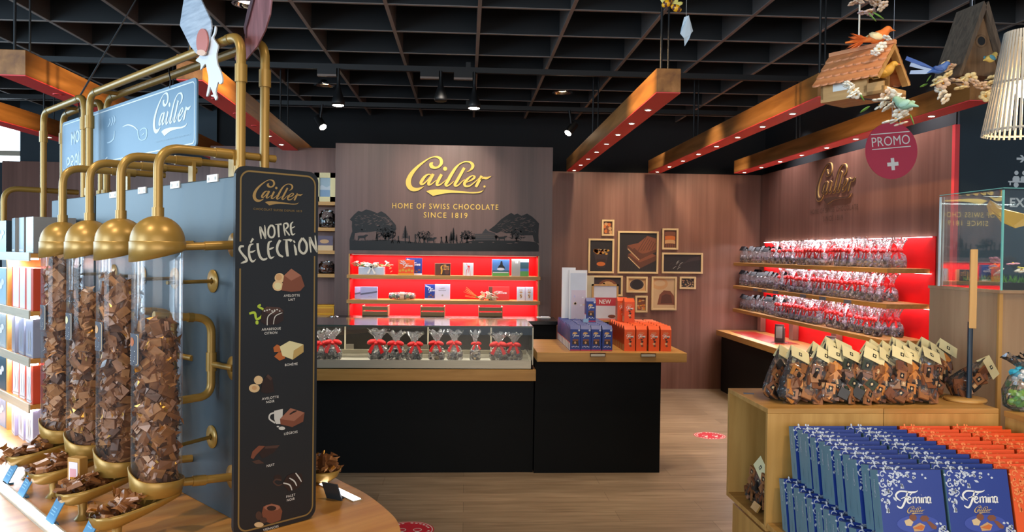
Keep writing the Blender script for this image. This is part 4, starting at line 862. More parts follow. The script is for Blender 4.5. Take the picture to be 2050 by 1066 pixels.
for i, (px, py_, lb) in enumerate(((1561, 687, 'small dark leaflet holder standing on the wooden bench under the bags'), (1664, 683, 'second small dark leaflet holder, half hidden by the cream topped bags'))):
    p = at_x(px, py_, WX-.30); t = thing('leaflet_holder', lb, 'leaflet holder', (WX-.30, p.y, .715), -PI/2+.9)
    MB().box((-.08, -.05, 0), (.08, .05, .006), M_chocm).build('foot', t); MB().box((-.05, -.014, .006), (.05, .014, .155), mat('holder_clear_grey', '#5b5653', .2)).box((-.045, -.02, .012), (.045, -.014, .19), M_chocd).build('leaflet', t); g = MB(); f = lambda x, y, H=0.0: Vector((x, -.021-H, y)); rect(g, f, -.035, .05, .03, .17, mat('leaflet_grey', '#77726c', .5)); g.build('print', t)
def dark_bag(seed, wd_, h, mats):
    t = thing('chocolate_bag', 'x', 'gift bag', (0, 0, 0), 0, 'bags on the red wall shelves'); r = wd_/2
    def wf(q, i, j):
        s = 1+.12*noise.noise(Vector((q.x*25+seed, q.y*25, q.z*20))); return Vector((q.x*s, q.y*s*(.62 if j < 4 else .62-.2*(j-3)), q.z))
    MB().lathe([(.001, .001), (r*.9, .002), (r, h*.15), (r*.98, h*.45), (r*.9, h*.7), (r*.85, h*.84)], M_cello, None, 16, True, wf).build('cellophane', t)
    lumps(seed, 24, r*.75, r*.45, h*.06, h*.42, r*.26, mats).build('chocolates', t)
    MB().add([(-r*.85, -.030, h*.74), (r*.85, -.030, h*.74), (r*.85, 0, h), (-r*.85, 0, h), (r*.85, .030, h*.74), (-r*.85, .030, h*.74)], [(0, 1, 2, 3), (3, 2, 4, 5)], M_darkhead).build('header_card', t)
    return t
M_s1 = [mat('foil_silver_lilac', '#c3b2c8', .25, .3), mat('foil_plum', '#5a4a60', .25, .3), M_chocd, mat('foil_white', '#ece6f0', .25, .2)]
M_s2 = [mat('foil_pink', '#c795a8', .3, .2), M_s1[0], M_s1[3], M_chocm]
M_s3 = [M_chocd, mat('dark_foil', '#33293a', .2, .4), M_s1[1], M_s1[0]]
protoD = [dark_bag(41, .11, .19, M_s1), dark_bag(42, .105, .185, M_s2), dark_bag(43, .11, .17, [M_choc, M_chocm, M_s1[0]])]
protoB = [bow_bag('chocolate_bag', 51+i, w_, .235, mm, 'x', 'gift bag', 'bags on the red wall shelves', (0, 0, 0), 0, 26, 1.35) for i, (w_, mm) in enumerate(((.13, M_s1), (.125, M_s3), (.14, M_s2), (.15, [M_s1[3], M_s1[0], M_gray]), (.13, [M_s1[0], M_nut, M_gray])))]
used = set(); rr = random.Random(12)
def put(pr, loc, rz, sc, lb):
    if id(pr) not in used: used.add(id(pr)); pr.location = loc; pr.rotation_euler = (0, 0, rz); pr.scale = (sc,)*3; pr['label'] = lb
    else: dup(pr, loc, (0, 0, rz), lb, None, (sc,)*3)
for si, z in enumerate(SZ):
    nm = ('top', 'middle', 'lowest')[si]
    for row, X in (('front', WX-.26), ('rear', WX-.11)):
        y = 8.93 - (0 if row == 'front' else .05); k = 0; kb = 0
        while y > 5.80:
            dark = y > (7.98, 7.92, 7.9)[si]
            gap = (si == 0 and 6.62 < y < 6.80) or (si == 2 and 6.78 < y < 6.92) or (row == 'rear' and rr.random() < .12)
            if not gap:
                lc = (X+rr.uniform(-.015, .015), y, z+.001)
                if dark: put(protoD[(int((8.95-y)/.34)+si) % 3], lc, RZS+rr.uniform(-.3, .3), rr.uniform(.95, 1.05), 'black topped clear bag, %s from the corner in the %s row, %s wall shelf' % (ORD[k], row, nm)); k += 1
                else: put(protoB[(int((8-y)/.42)+si) % 5], lc, RZS+rr.uniform(-.35, .35), rr.uniform(.92, 1.04)*(.97 if si else 1.0), 'red bowed clear bag, %s from the corner in the %s row, %s wall shelf' % (ORD[kb], row, nm)); kb += 1
            y -= rr.uniform(.115, .135) if dark else rr.uniform(.118, .15)

# ================================================================== cabinets in front
CX0, CXm, CX1, CY0, CY1, CZ = 1.083, 1.512, 1.945, 2.70, 3.12, 1.055
def cabinet(label, x0, x1, open_side):
    t = thing('display_cabinet', label, 'cabinet', (x0, CY0, 0)); wd_ = x1-x0-.002; d = CY1-CY0; e = .018
    MB().box((0, 0, CZ-e), (wd_, d, CZ), M_oak).build('cabinet_top', t, bevel=.0015)
    MB().box((0, 0, .63), (wd_, e, CZ-e), M_oakz).build('front_panel', t, bevel=.001)
    MB().box((0, d-e, .63), (wd_, d, CZ-e), M_oakz).build('rear_panel', t)
    MB().box((0, 0, .612), (wd_, d, .63), M_oak).build('bottom_board', t, bevel=.001)
    MB().box((wd_-e, e, .63), (wd_, d-e, CZ-e), M_oakz).build('partition', t)
    if not open_side: MB().box((0, e, .63), (e, d-e, CZ-e), M_oakz).build('side_panel', t)
    MB().box((.02, .0, 0), (wd_, d-.02, .585), M_oakz).build('lower_front', t, bevel=.001)
    return t
cabinet('open sided wooden cabinet carrying the cream topped bags, beside the blue boxes', CX0, CXm, True)
cabinet('wooden cabinet carrying cream topped bags and the round wooden foot', CXm, CX1, False)
p = at_z(1499, 789, CZ); tag(MB().box((-.02, -.012, 0), (.02, .012, .002), mat('slate_tag', '#5a6378', .35)).build('price_tag', loc=(p.x, p.y, CZ+.0004), rz=-.3), 'small slate price tag lying on the wooden cabinet beside the bags', 'price tag')
def napolitain_bag(seed, wd_, h, mats, group):
    t = thing('chocolate_bag', 'x', 'gift bag', (0, 0, 0), 0, group); r = wd_/2; rr = random.Random(seed)
    g = MB()
    for i in range(26):
        s = .0185; zz = .012+h*.60*(i/26); M = Matrix.Translation((rr.uniform(-r*.62, r*.62), rr.uniform(-.030, -.004), zz)) @ Matrix.Rotation(rr.uniform(-.5, .5), 4, 'Z') @ Matrix.Rotation(rr.uniform(-.6, .6), 4, 'Y') @ Matrix.Rotation(rr.uniform(-.3, .3), 4, 'X')
        m = rr.choice(mats); g.box((-s, -.004, -s), (s, .004, s), m, M)
        if rr.random() < .45:
            d = .45*s; g.add([(-d, -.0044, -d*1.2), (d, -.0044, -d*1.2), (d, -.0044, d*1.2), (-d, -.0044, d*1.2)], [(0, 1, 2, 3)], M_ink if m is not mats[-1] else M_tan, M); g.add([(0, -.0047, -d*.8), (d*.6, -.0047, 0), (0, -.0047, d*.8), (-d*.6, -.0047, 0)], [(0, 1, 2, 3)], M_nut, M)
    for i in range(12):
        s = .0185; M = Matrix.Translation((rr.uniform(-r*.6, r*.6), rr.uniform(.0, .025), .015+h*.5*(i/12))) @ Matrix.Rotation(rr.uniform(-1, 1), 4, 'Z'); g.box((-s, -.004, -s), (s, .004, s), rr.choice(mats), M)
    g.build('chocolate_squares', t)
    def wf(q, i, j):
        s = 1+.16*noise.noise(Vector((q.x*30+seed, q.y*30, q.z*22))); return Vector((q.x*s, q.y*s*(.66, .66, .68, .66, .55, .35, .12)[min(j, 6)], q.z))
    MB().lathe([(.001, .001), (r*.85, .001), (r*1.02, .02), (r*1.04, h*.35), (r*.98, h*.62), (r*.9, h*.78), (r*.88, h*.9)], M_cello2, None, 18, True, wf).build('cellophane', t)
    hw = r*.92; g = MB(); v = [(-hw, -.020, h*.76), (hw, -.020, h*.76), (hw, 0, h), (-hw, 0, h), (hw, .020, h*.78), (-hw, .020, h*.78)]
    g.add(v, [(0, 1, 2, 3), (3, 2, 4, 5)], M_cream); f = lambda x, y, H=0.0: Vector((x*hw, -.020+.020*y-.0008-H, h*.76+y*h*.24))
    a = .17; g.add([f(-a, .36), f(a, .36), f(a, .66), f(-a, .66)], [(0, 1, 2, 3)], M_ink); g.add([f(0, .40, .0005), f(a*.62, .51, .0005), f(0, .62, .0005), f(-a*.62, .51, .0005)], [(0, 1, 2, 3)], M_cream)
    g.build('header_card', t); return t
M_n1 = [mat('square_milk', '#9c6740', .35, var=.12, scale=60), mat('square_brown', '#7a4b30', .35, var=.12, scale=60), mat('square_caramel', '#c9823f', .35, var=.12, scale=60), mat('square_dark', '#27211e', .35)]
M_n2 = [M_n1[3], mat('square_green', '#3a4234', .35), M_n1[0], M_n1[1]]; M_n3 = [M_n1[1], M_n1[1], M_n1[0], M_n1[3]]
gN = 'cream topped bags on the wooden cabinet'
pn = [napolitain_bag(61+q_, .090, .214, (M_n1, M_n2, M_n3, M_n1, M_n3, M_n1)[q_], gN) for q_ in range(6)]
sq = []
for i, px in enumerate((1545, 1578, 1618, 1652, 1684, 1716, 1746, 1779, 1812, 1850)): sq.append((at_z(px, 803 if i else 792, CZ), 2.79 if i else 2.86, 'front', (2, 0, 0, 0, 1, 1, 0, 2, 0, 0)[i]))
for i, px in enumerate((1606, 1642, 1676, 1712, 1748, 1782, 1818, 1856)): sq.append((at_y(px, 780, 2.93), 2.93, 'middle', (0, 2, 1, 0, 2, 0, 1, 2)[i]))
for i, px in enumerate((1640, 1720, 1790, 1830, 1862)): sq.append((at_y(px, 775, 3.03), 3.03, 'rear', (0, 1, 0, 2, 0)[i]))
cnt = {}; rr = random.Random(21); usedn = set()
for p, Y, row, k in sq:
    k = {0: (0, 3, 5)[len(usedn | {9}) % 3 if False else int(p.x*97) % 3], 1: 1, 2: (2, 4)[int(p.x*61) % 2]}[k]
    n_ = cnt[row] = cnt.get(row, -1)+1; x = p.x if row != 'front' else at_y(933+ (p.x/p.y)*1550, 800, Y).x if False else (p.x*Y/p.y)
    lb = 'clear bag of chocolate squares with cream header, %s from cabinet edge, %s row' % (ORD[n_], row)
    rot = (R(-20)+rr.uniform(-.06, .06), R(29)+rr.uniform(-.1, .1), rr.uniform(-.2, .2)); lc = (x, Y, CZ+.012 if row == 'front' else CZ+.022)
    if k not in usedn: usedn.add(k); pn[k].location = lc; pn[k].rotation_euler = rot; pn[k]['label'] = lb
    else: dup(pn[k], lc, rot, lb)
for q_ in pn:
    if 'from cabinet' not in q_['label']: q_.location = (at_y(1868, 775, 3.03).x, 3.03, CZ+.022); q_.rotation_euler = (R(-20), R(24), .05*pn.index(q_)); q_['label'] = 'clear bag of chocolate squares with cream header tucked at the plinth, variant %s' % ORD[pn.index(q_)]
p = at_y(1905, 798, 2.90); dup(pn[2], (p.x, 2.90, CZ+.035), (R(-20), R(62), R(-14)), 'slumped bag of chocolate squares lying behind the black sign pole', gN)
# bags inside the open cabinet
pd = napolitain_bag(71, .09, .19, M_n3, 'dark bags inside the open cabinet'); pd.location = (CX0+.07, 2.99, .636); pd.rotation_euler = (R(0), R(28), R(-90)); pd['label'] = 'dark bag of chocolate squares inside the open cabinet, deeper one'
dup(pd, (CX0+.075, 2.88, .636), (0, R(26), R(-90)), 'dark bag of chocolate squares inside the open cabinet, middle one'); dup(pd, (CX0+.07, 2.79, .636), (0, R(22), R(-90)), 'dark bag of chocolate squares inside the open cabinet, beside the front panel')
t = MB().box((-.03, -.006, 0), (.03, .0, .03), M_oak, Matrix.Rotation(R(-30), 4, 'X')).build('price_holder', loc=(CX0+.02, 2.86, .634), rz=-PI/2); tag(t, 'small wooden price holder at the edge of the open cabinet', 'price holder')
# round foot with pole and a board seen edge on
p = at_z(1932, 803, CZ); b = thing('sign_stand', 'wooden board seen edge on atop a black pole with round wooden foot', 'sign stand', (p.x, p.y, CZ), R(-33))
MB().lathe([(.0001, 0), (.072, 0), (.075, .006), (.072, .012), (.0001, .013)], M_oak, None, 36).build('foot', b)
q = at_y(1941, 655, p.y); MB().cyl((.012, 0, .012), (.012, 0, q.z-CZ+.02), .0095, mat('pole_blue_black', '#182a38', .35), n=16).build('pole', b)
q2 = at_y(1948, 500, p.y); MB().box((.006, -.07, q.z-CZ), (.030, .075, q2.z-CZ), M_oakz).build('board', b, bevel=.002)

# rack of square boxes
BX, BP = 1.152, .1895
rk = thing('box_rack', 'low wooden rack in front of the cabinets holding blue and orange square boxes', 'rack', (1.085, 1.9, 0))
MB().box((0, 0, .625), (.86, .795, .645), M_oak).build('tray', rk, bevel=.001); MB().box((.02, .03, 0), (.84, .77, .625), M_oakz).build('base', rk); MB().box((.26, .10, .645), (.84, .78, .815), M_oakz).build('riser', rk)
def square_box(name, col, grp):
    t = thing('praline_box', 'x', 'box', (0, 0, 0), 0, grp); W_, H_, D_ = .182, .180, .044
    fm, sm = (M_blue, M_teal) if col == 'b' else (M_orange, M_oranged)
    g = MB().box((0, 0, 0), (W_, D_, H_), sm); g.add([(0, -.0005, 0), (W_, -.0005, 0), (W_, -.0005, H_), (0, -.0005, H_)], [(0, 1, 2, 3)], fm); g.add([(0, 0, H_+.0004), (W_, 0, H_+.0004), (W_, D_, H_+.0004), (0, D_, H_+.0004)], [(0, 1, 2, 3)], fm)
    g.build('carton', t, bevel=.0015)
    g = MB(); f = lambda x, y, H=0.0: Vector((x*W_, -.001-H, y*H_)); orn = M_silver if col == 'b' else mat('orange_floral', '#f08a4a', .4); rr = random.Random(5)
    # floral corner: scrolls, leaves and bells along the corner of the lid
    def spiral(cx, cy, r, a0, s):
        g.ribbon([(cx+r*(1-.11*i)*math.cos(a0+s*i*.75), cy+r*(1-.11*i)*math.sin(a0+s*i*.75), (.016*(1-.05*i))) for i in range(9)], orn, f, .0004, .0004, 3)
    for q in ((.07,.93,.06,.4,1),(.2,.9,.055,2,-1),(.06,.78,.05,3,1),(.17,.78,.05,1,1),(.31,.93,.045,0,1),(.07,.64,.045,2,-1),(.27,.82,.04,4,-1),(.16,.66,.04,5,1)): spiral(*q)
    def leaf(x, y, a, l=.06): g.ribbon([(x, y, .002), (x+math.cos(a)*l*.5, y+math.sin(a)*l*.5, .036), (x+math.cos(a)*l, y+math.sin(a)*l, .002)], orn, f, .0005, .0005, 3, False)
    for i in range(58):
        u = rr.random(); v = rr.random()*(.42-.55*u) if u < .5 else rr.random()*.12
        x, y = (u*.72, 1-.02-max(0, v)) if i % 2 else (max(0.01, v)+.01, 1-u*.5)
        leaf(x, y, rr.uniform(0, 6.28), rr.uniform(.03, .06))
    for x, y, a in ((.40,.90,.4),(.45,.84,-.4),(.34,.80,-1.1),(.42,.95,.2),(.13,.56,-1.5),(.2,.60,-.9),(.08,.5,-1.6),(.11,.44,-1.6)): leaf(x, y, a, .085)
    for x, y in ((.36,.76),(.10,.40)): g.add([f(x-.03, y-.04, .0005), f(x+.03, y-.04, .0005), f(x+.015, y+.03, .0005), f(x-.015, y+.03, .0005)], [(0, 1, 2, 3)], orn)
    for i in range(14): leaf(rr.uniform(.82, .98), rr.uniform(.02, .2), rr.uniform(0, 6.28), .05)
    spiral(.9, .08, .05, 1, 1)
    femina(g, M_white, lambda x, y, H: f(x, y, .0008), .52, .56, .56, n=5)
    logo(g, mat('gold_small', '#c9a86a', .4) if col == 'b' else M_nut, lambda x, y, H: f(x, y, .0008), .535, .40, .28, hgt=.12, n=4, wmul=1.1, dot=False)
    glowm = mat('box_violet', '#33489f', .4) if col == 'b' else mat('box_amber', '#f07a35', .4)
    f0 = f; f = lambda x, y, H=0.0: f0(x, y+.055, H)
    blob(g, f, .55, .14, .33, .13, glowm, .0002, 24)
    blob(g, f, .48, .235, .06, .05, M_choc, .0006, 14); blob(g, f, .66, .22, .075, .05, M_choc, .0006, 6); poly(g, f, ((.34,.19),(.42,.22),(.48,.17),(.44,.11),(.36,.12)), M_nut, .0007); poly(g, f, ((.46,.10),(.58,.16),(.66,.12),(.62,.04),(.48,.03)), M_tan, .0008); poly(g, f, ((.46,.08),(.60,.13),(.65,.1),(.6,.05)), M_orangep, .001); poly(g, f, ((.68,.18),(.74,.18),(.84,.1),(.82,.06),(.76,.07)), M_choc, .0009)
    g.build('printed_lid', t)
    g = MB(); fs = lambda x, y, H=0.0: Vector((-.0006-H, D_*(1-x), y*H_)); rect(g, fs, .42, .12, .58, .3, M_teal if col == 'b' else M_oranged, .0001); femina(g, M_silver, lambda x, y, H: fs(.5-(y-.75)*.9, .72+(x-.5)*.5, .0003), .5, .75, .55, n=2); g.build('side_print', t)
    return t
sb = square_box('x', 'b', 'square blue praline boxes in the rack'); so = square_box('x', 'o', 'square orange praline boxes in the rack')
fb = fo = True
NR_ = 11
lean = (R(-13), 0, 0)
cname = ('edge column', 'second column', 'third column', 'fourth column', 'fifth column')
for c in range(4):
    for r in range(NR_):
        lc = (BX+c*BP+(.004*math.sin(r*2.3+c)), 2.045+r*.0545, .832)
        rk_ = ('front row' if r == 0 else '%s row from the front' % ORD[r])
        if c < 2:
            lb = 'square blue praline box, upper tier, %s, %s' % (rk_, ('beside the cabinet edge', 'next to the orange boxes')[c])
            if fb: sb.location = lc; sb.rotation_euler = lean; sb['label'] = lb; fb = False
            else: dup(sb, lc, lean, lb)
        else:
            lb = 'square orange praline box, upper tier, %s, %s' % (rk_, ('next to the blue boxes', 'beside the side cabinet')[c-2])
            if fo: so.location = lc; so.rotation_euler = lean; so['label'] = lb; fo = False
            else: dup(so, lc, lean, lb)
for r in range(NR_):
    dup(sb, (BX-.032+.003*math.sin(r*1.7), 2.045+r*.0545, .647), lean, 'square blue praline box, lower tier at the rack edge, %s' % ('front row' if r == 0 else '%s row from the front' % ORD[r]))

# third cabinet running towards the viewer, with a bag of sweets
t = thing('side_cabinet', 'wooden side cabinet running forward beside the orange boxes, bag of sweets on it', 'cabinet', (1.955, 1.2, 0)); MB().box((0, 0, 1.03), (.9, 1.49, 1.05), M_oaky).build('cabinet_top', t, bevel=.001); MB().box((.004, .004, 0), (.9, 1.488, 1.03), M_oakz).build('body', t)
M_gs = [mat('sweet_green', '#5fae4a', .3), mat('sweet_lime', '#8cc63f', .3), mat('sweet_teal', '#39a7c4', .3)]
p = at_z(2056, 822, 1.05); t = thing('sweet_bag', 'clear bag of green and turquoise sweets on the side cabinet by the plinth', 'gift bag', (p.x, p.y, 1.051))
bag_body(91, .17, .20, .8, .9, M_cello2).build('cellophane', t); lumps(91, 40, .06, .04, .015, .07, .016, M_gs[:2]).build('green_sweets', t); lumps(92, 20, .05, .03, .11, .15, .018, [M_gs[2], M_white]).build('turquoise_sweets', t)

# plinth with glass show case
PX0, PY0 = 2.255, 3.14
t = thing('plinth', 'tall wooden plinth under the glass show case', 'plinth', (PX0, PY0, 0)); MB().box((0, .012, 0), (1.4, .50, 1.455), M_plinth).build('body', t); MB().box((-.004, 0, 0), (.012, .012, 1.455), M_oakz).build('corner_strip', t); MB().box((-.006, -.004, 1.455), (1.4, .506, 1.468), M_plinth).build('plinth_top', t, bevel=.001)
t = thing('show_case', 'glass show case with moss and blossoms on the wooden plinth', 'show case', (PX0+.006, PY0+.006, 1.468)); h = .425; e = .008; L_, D_ = 1.38, .44
MB().box((0, 0, 0), (L_, e, h), M_glass2).build('front_pane', t); MB().box((0, e, 0), (e, D_-e, h), M_glass2).build('end_pane', t); MB().box((0, D_-e, 0), (L_, D_, h), M_glass2).build('rear_pane', t); MB().box((0, 0, h), (L_, D_, h+e), M_glass2).build('lid', t)
MB().box((-.001, -.001, 0), (.006, .006, h), M_glassedge).box((-.001, -.001, h+e-.001), (L_, .003, h+e+.002), M_glassedge).box((-.001, 0, h+e-.001), (.003, D_, h+e+.002), M_glassedge).box((-.001, D_-.012, 0), (.004, D_, h), mat('glass_edge_bright', '#e8f6f4', .2)).build('glass_edges', t)
ms = thing('moss_bed', 'strip of green moss with pink and yellow blossoms inside the glass show case', 'moss', (PX0+.05, PY0+.07, 1.4685))
g = MB(); rr = random.Random(14)
g.box((0, 0, 0), (1.2, .3, .03), mat('soil_dark', '#2a2a22', .9))
for i in range(900): x, y = rr.uniform(0, 1.2), rr.uniform(0, .3); g.add([(x-.003, y, .028), (x+.003, y, .028), (x+rr.uniform(-.012, .012), y+rr.uniform(-.01, .01), .03+rr.uniform(.015, .035))], [(0, 1, 2)], (M_leaf, mat('grass_light', '#86a843', .6) if i == 0 else M_leaf)[0])
g.build('moss', ms)
flowers(ms, [(rr.uniform(.1, .9), rr.uniform(.05, .25), .06+rr.uniform(0, .075)) for _ in range(34)], [mat('blossom_rose', '#d98a93', .5), mat('blossom_gold', '#e6c14a', .5), M_petalp, mat('blossom_orange', '#d9803a', .5)], .027, 15)
g = MB(); m_ = mat('yellow_leaf', '#e8b43c', .45); f = lambda x, y, h: Vector((x, -h+.03*math.sin(x*14), y))
pts = [(0,.06),(.02,.02),(.05,.025),(.09,-.01),(.15,-.035),(.2,-.02),(.21,.02),(.16,.035),(.1,.05),(.05,.075),(.02,.085)]
g.prism(pts, 0, .004, m_, f); p = at_y(2004, 440, PY0+.12); tag(g.build('butterfly', loc=(PX0+.02, PY0+.13, p.z)), 'large yellow paper butterfly hovering inside the glass show case', 'decoration')
light('case_glow', 'AREA', (PX0+.3, PY0+.2, 1.88), (PX0+.3, PY0+.22, 1.4), 1.2, (.8, 1, .97), shape='RECTANGLE', size=.5, size_y=.05)

# ------------------------------------------------------------------ exit lettering on the navy wall
WN = 5.41; M_wsign = mat('wall_sign_white', '#dfe6e8', .5)
f = wall_px(WN)
p = at_y(2021, 414, WN); g = MB(); k = 1550/WN; g.text('EXIT', 0, 0, 18/k, M_wsign, up_fn, .003, 'l', None, 1.05, bold=.03); tag(g.build('lettering', loc=(p.x, WN, p.z)), 'white exit lettering on the navy wall behind the show case', 'lettering')
g = MB(); P0 = at_y(2035, 318, WN); s = 1/k; f = lambda x, y, h: Vector((x*s, -h, y*s))
g.prism([(0,-2.2),(12,-2.2),(7,-7.5),(11.5,-7.5),(19,0),(11.5,7.5),(7,7.5),(12,2.2),(0,2.2)], 0, .003, M_wsign, f); tag(g.build('wall_arrow', loc=(P0.x, WN, P0.z)), 'white arrow on the navy wall above the exit lettering', 'pictogram')
g = MB(); P0 = at_y(2034, 357, WN)
for x in (0, 17):
    g.disc(x, 11, 4.6, M_wsign, f, .003, 18); g.prism([(x-7.5,-6),(x-7.5,0),(x-5,4),(x+5,4),(x+7.5,0),(x+7.5,-6)], 0, .003, M_wsign, f)
g.prism([(-17,-6),(26,-6),(26,-9),(-17,-9)], 0, .003, M_wsign, f); g.prism([(-14,-9),(-11.5,-9),(-11.5,-15),(-14,-15)], 0, .003, M_wsign, f); g.disc(0, -14, 5.5, M_wsign, f, .003, 16)
tag(g.build('wall_pictogram', loc=(P0.x, WN, P0.z)), 'white pictogram of figures at a table on the navy wall', 'pictogram')

# ================================================================== hanging things
def bird(name, label, loc, rz, m, sz=.05, belly=None, tail=1.0, par=None, tilt=.25):
    t = thing(name, label, 'bird ornament', loc, rz) if par is None else par
    g = MB(); sp = [(-.95*tail, 0, -.15), (-.6, 0, -.02), (-.35, 0, .06), (0, 0, .12), (.3, 0, .28), (.48, 0, .48), (.62, 0, .58), (.76, 0, .56), (.86, 0, .53), (1.0, 0, .5)]; rad = [.05, .14, .27, .36, .33, .24, .22, .14, .06, .01]
    P = catmull([a+(b,) for a, b in zip(sp, rad)], 4); rf = lambda q: max(.004, P[min(len(P)-1, int(round(q*(len(P)-1))))][3])*sz
    g.tube([Vector(q[:3])*sz for q in P], 1, m, 12, rf); g.build('body', t)
    for s in (-1, 1): MB().ball((-.12*sz, s*.30*sz, .14*sz), .36*sz, belly or m, 8, (1.3, .25, .6), Matrix.Rotation(.3, 4, 'Y')).build('wing', t)
    MB().ball((.7*sz, -.13*sz, .62*sz), .045*sz, M_ink, 6).ball((.7*sz, .13*sz, .62*sz), .045*sz, M_ink, 6).build('eyes', t)
    MB().cyl((.84*sz, 0, .54*sz), (1.06*sz, 0, .5*sz), .07*sz, M_orangep, .005*sz, 8).build('beak', t)
    return t
# birdhouse with tiled roof
bh = thing('birdhouse', 'wooden birdhouse with tiled roof hanging on a bright cord, yellow bird inside', 'birdhouse', (1.185, 2.3, 2.075), R(-58))
M_bw = wood('birdhouse_wood', '#a9793f', '#c79a5c', 'x', .5, 2.0); M_tile = wood('roof_tile', '#b9744a', '#d18d5c', 'x', .5, 2.0)
L2, W2, hw_, hr = .085, .062, .075, .15
MB().box((-L2, -W2, 0), (L2+.03, W2, .01), M_bw).build('floor_board', bh)
g = MB().box((-L2, -W2, .01), (-.045, -W2+.008, hw_), M_bw).box((.015, -W2, .01), (L2-.02, -W2+.008, hw_), M_bw).box((-.045, -W2, .01), (.015, -W2+.008, .028), M_bw).box((-.045, -W2, .062), (.015, -W2+.008, hw_), M_bw).box((-L2, W2-.008, .01), (L2-.02, W2, hw_), M_bw)
fg = lambda x, y, h: Vector((-L2+.008-h, x, y)); g.prism([(-W2, .01), (W2, .01), (W2, hw_), (0, hr-.008), (-W2, hw_)], 0, .008, M_bw, fg)
fg2 = lambda x, y, h: Vector((L2-.03+h, x, y)); g.prism([(-W2, .01), (W2, .01), (W2, .03), (-W2, .03)], 0, .008, M_bw, fg2); g.prism([(-W2, hw_-.01), (W2, hw_-.01), (0, hr-.008)], 0, .006, M_bw, fg2); g.build('walls', bh)
MB().box((-.044, -W2-.001, .028), (.014, -W2+.001, .062), mat('little_window', '#d9dcd8', .3)).build('little_window', bh)
MB().box((L2-.022, -W2, .0), (L2+.03, -W2+.006, .035), M_bw).box((L2+.024, -W2, .0), (L2+.03, W2, .022), M_bw).build('balcony', bh)
for s in (-1, 1):
    g = MB(); ang = math.atan2(hr-hw_+.02, W2+.0)
    for k in range(4):
        a, b = k/4.0, (k+1.12)/4.0
        y0, z0 = s*(W2+.028)*(1-a)*1.0, hr+.006-(1-a)*(hr-hw_+.035); y1, z1 = s*(W2+.028)*(1-min(1, b)), hr+.006-(1-min(1, b))*(hr-hw_+.035)
        lift = .006
        n = 8; v = []
        for i in range(n*4+1):
            x = -L2-.012+(2*L2+.04)*i/(n*4); sc = .004*abs(math.sin(PI*i/4)); v.append((x, y0+s*sc, z0+lift-sc*.8))
        for i in range(n*4+1): v.append((-L2-.012+(2*L2+.04)*i/(n*4), y1, z1))
        N = n*4+1
        for i in range(N): q = v[i]; v.append((q[0], q[1], q[2]-.005))
        g.add(v, [(i, i+1, N+i+1, N+i) for i in range(N-1)]+[(i, 2*N+i, 2*N+i+1, i+1) for i in range(N-1)], M_tile)
    g.build('roof_tiles', bh)
    g = MB(); v = [(L2+.028, s*(W2+.03), hw_-.032), (L2+.028, 0, hr+.004), (L2+.028, 0, hr-.014), (L2+.028, s*(W2+.018), hw_-.036)]; g.add(v+[(q[0]-.02, q[1], q[2]) for q in v], [(0, 1, 2, 3), (0, 4, 5, 1), (7, 6, 5, 4), (3, 2, 6, 7)], M_bw); g.build('gable_board', bh)
MB().box((-L2-.01, -.008, hr+.002), (L2+.028, .008, hr+.014), M_tile).build('ridge', bh)
MB().cyl((0, 0, hr+.01), (0, 0, 1.13), .0026, mat('pale_cord', '#f0e3cf', .5), n=8).build('cord', bh)
def wp(root, x, y, z): return root.matrix_basis @ Vector((x, y, z))
def sub(o, **k): return o
bpy.context.view_layer.update()
bird('toy_bird', 'small yellow bird ornament perched in the gable of the tiled birdhouse', wp(bh, L2-.005, .0, .068), R(-40), mat('bird_yellow', '#dba53e', .6), .045)
ob_ = bird('toy_bird', 'orange feathered bird ornament on the ridge of the tiled birdhouse', wp(bh, .06, -.005, hr+.024), R(-10), mat('bird_orange', '#e0762c', .7), .05, mat('bird_cream', '#e6cf9c', .6), 1.9)
g = MB(); rr = random.Random(30)
for i in range(70): a = rr.uniform(-.9, .9); l = rr.uniform(.02, .05); g.add([(-.03, rr.uniform(-.006, .006), 0), (-.03, rr.uniform(-.006, .006), .006), (-.035-l, a*.02, rr.uniform(-.03, .02))], [(0, 1, 2)], mat('feather_orange', '#e8702a', .7) if i == 0 else g.mats[0])
g.build('tail_feathers', ob_)
def spray(name, label, loc, pts, mats, r, leaves=(), stem=None, seed=1, rz=0.0):
    t = thing(name, label, 'flowers', loc, rz); flowers(t, pts, mats, r, seed)
    for i, (x, y, z, a) in enumerate(leaves):
        g = MB(); M = Matrix.Translation((x, y, z)) @ Matrix.Rotation(a, 4, 'Y') @ Matrix.Rotation(.5, 4, 'X'); g.ball((.018, 0, 0), .018, M_leaf, 8, (1, .5, .12)); g.v = [M @ q for q in g.v]; g.build('leaf', t)
    if stem: MB().tube([Vector(q[:3]) for q in catmull(stem, 4)], .0025, M_chocd, 6).build('stem', t)
    return t
Yb = 2.18
def rel(px, py, Y, o): q = at_y(px, py, Y); return (q.x-o.x, q.y-o.y+0, q.z-o.z)
o = at_y(1790, 205, Yb); rr = random.Random(33)
cl = [(1772,190),(1780,185),(1788,192),(1795,198),(1770,205),(1762,212),(1790,210),(1800,225),(1806,232),(1795,240),(1803,248),(1785,200),(1780,243),(1760,200),(1777,215),(1800,205),(1812,215)]
spray('blossom_spray', 'spray of white blossoms below the tiled birdhouse, over the promo disc', o, [Vector(rel(x, y, Yb+rr.uniform(-.03, .03), o)) for x, y in cl], [M_petal, M_petal, M_petalp], .0195, [rel(1742, 213, Yb, o)+(2.6,), rel(1822, 228, Yb, o)+(1.2,)], [rel(1700, 195, Yb+.06, o), rel(1750, 200, Yb, o), rel(1790, 205, Yb, o), rel(1800, 245, Yb, o)], 34)
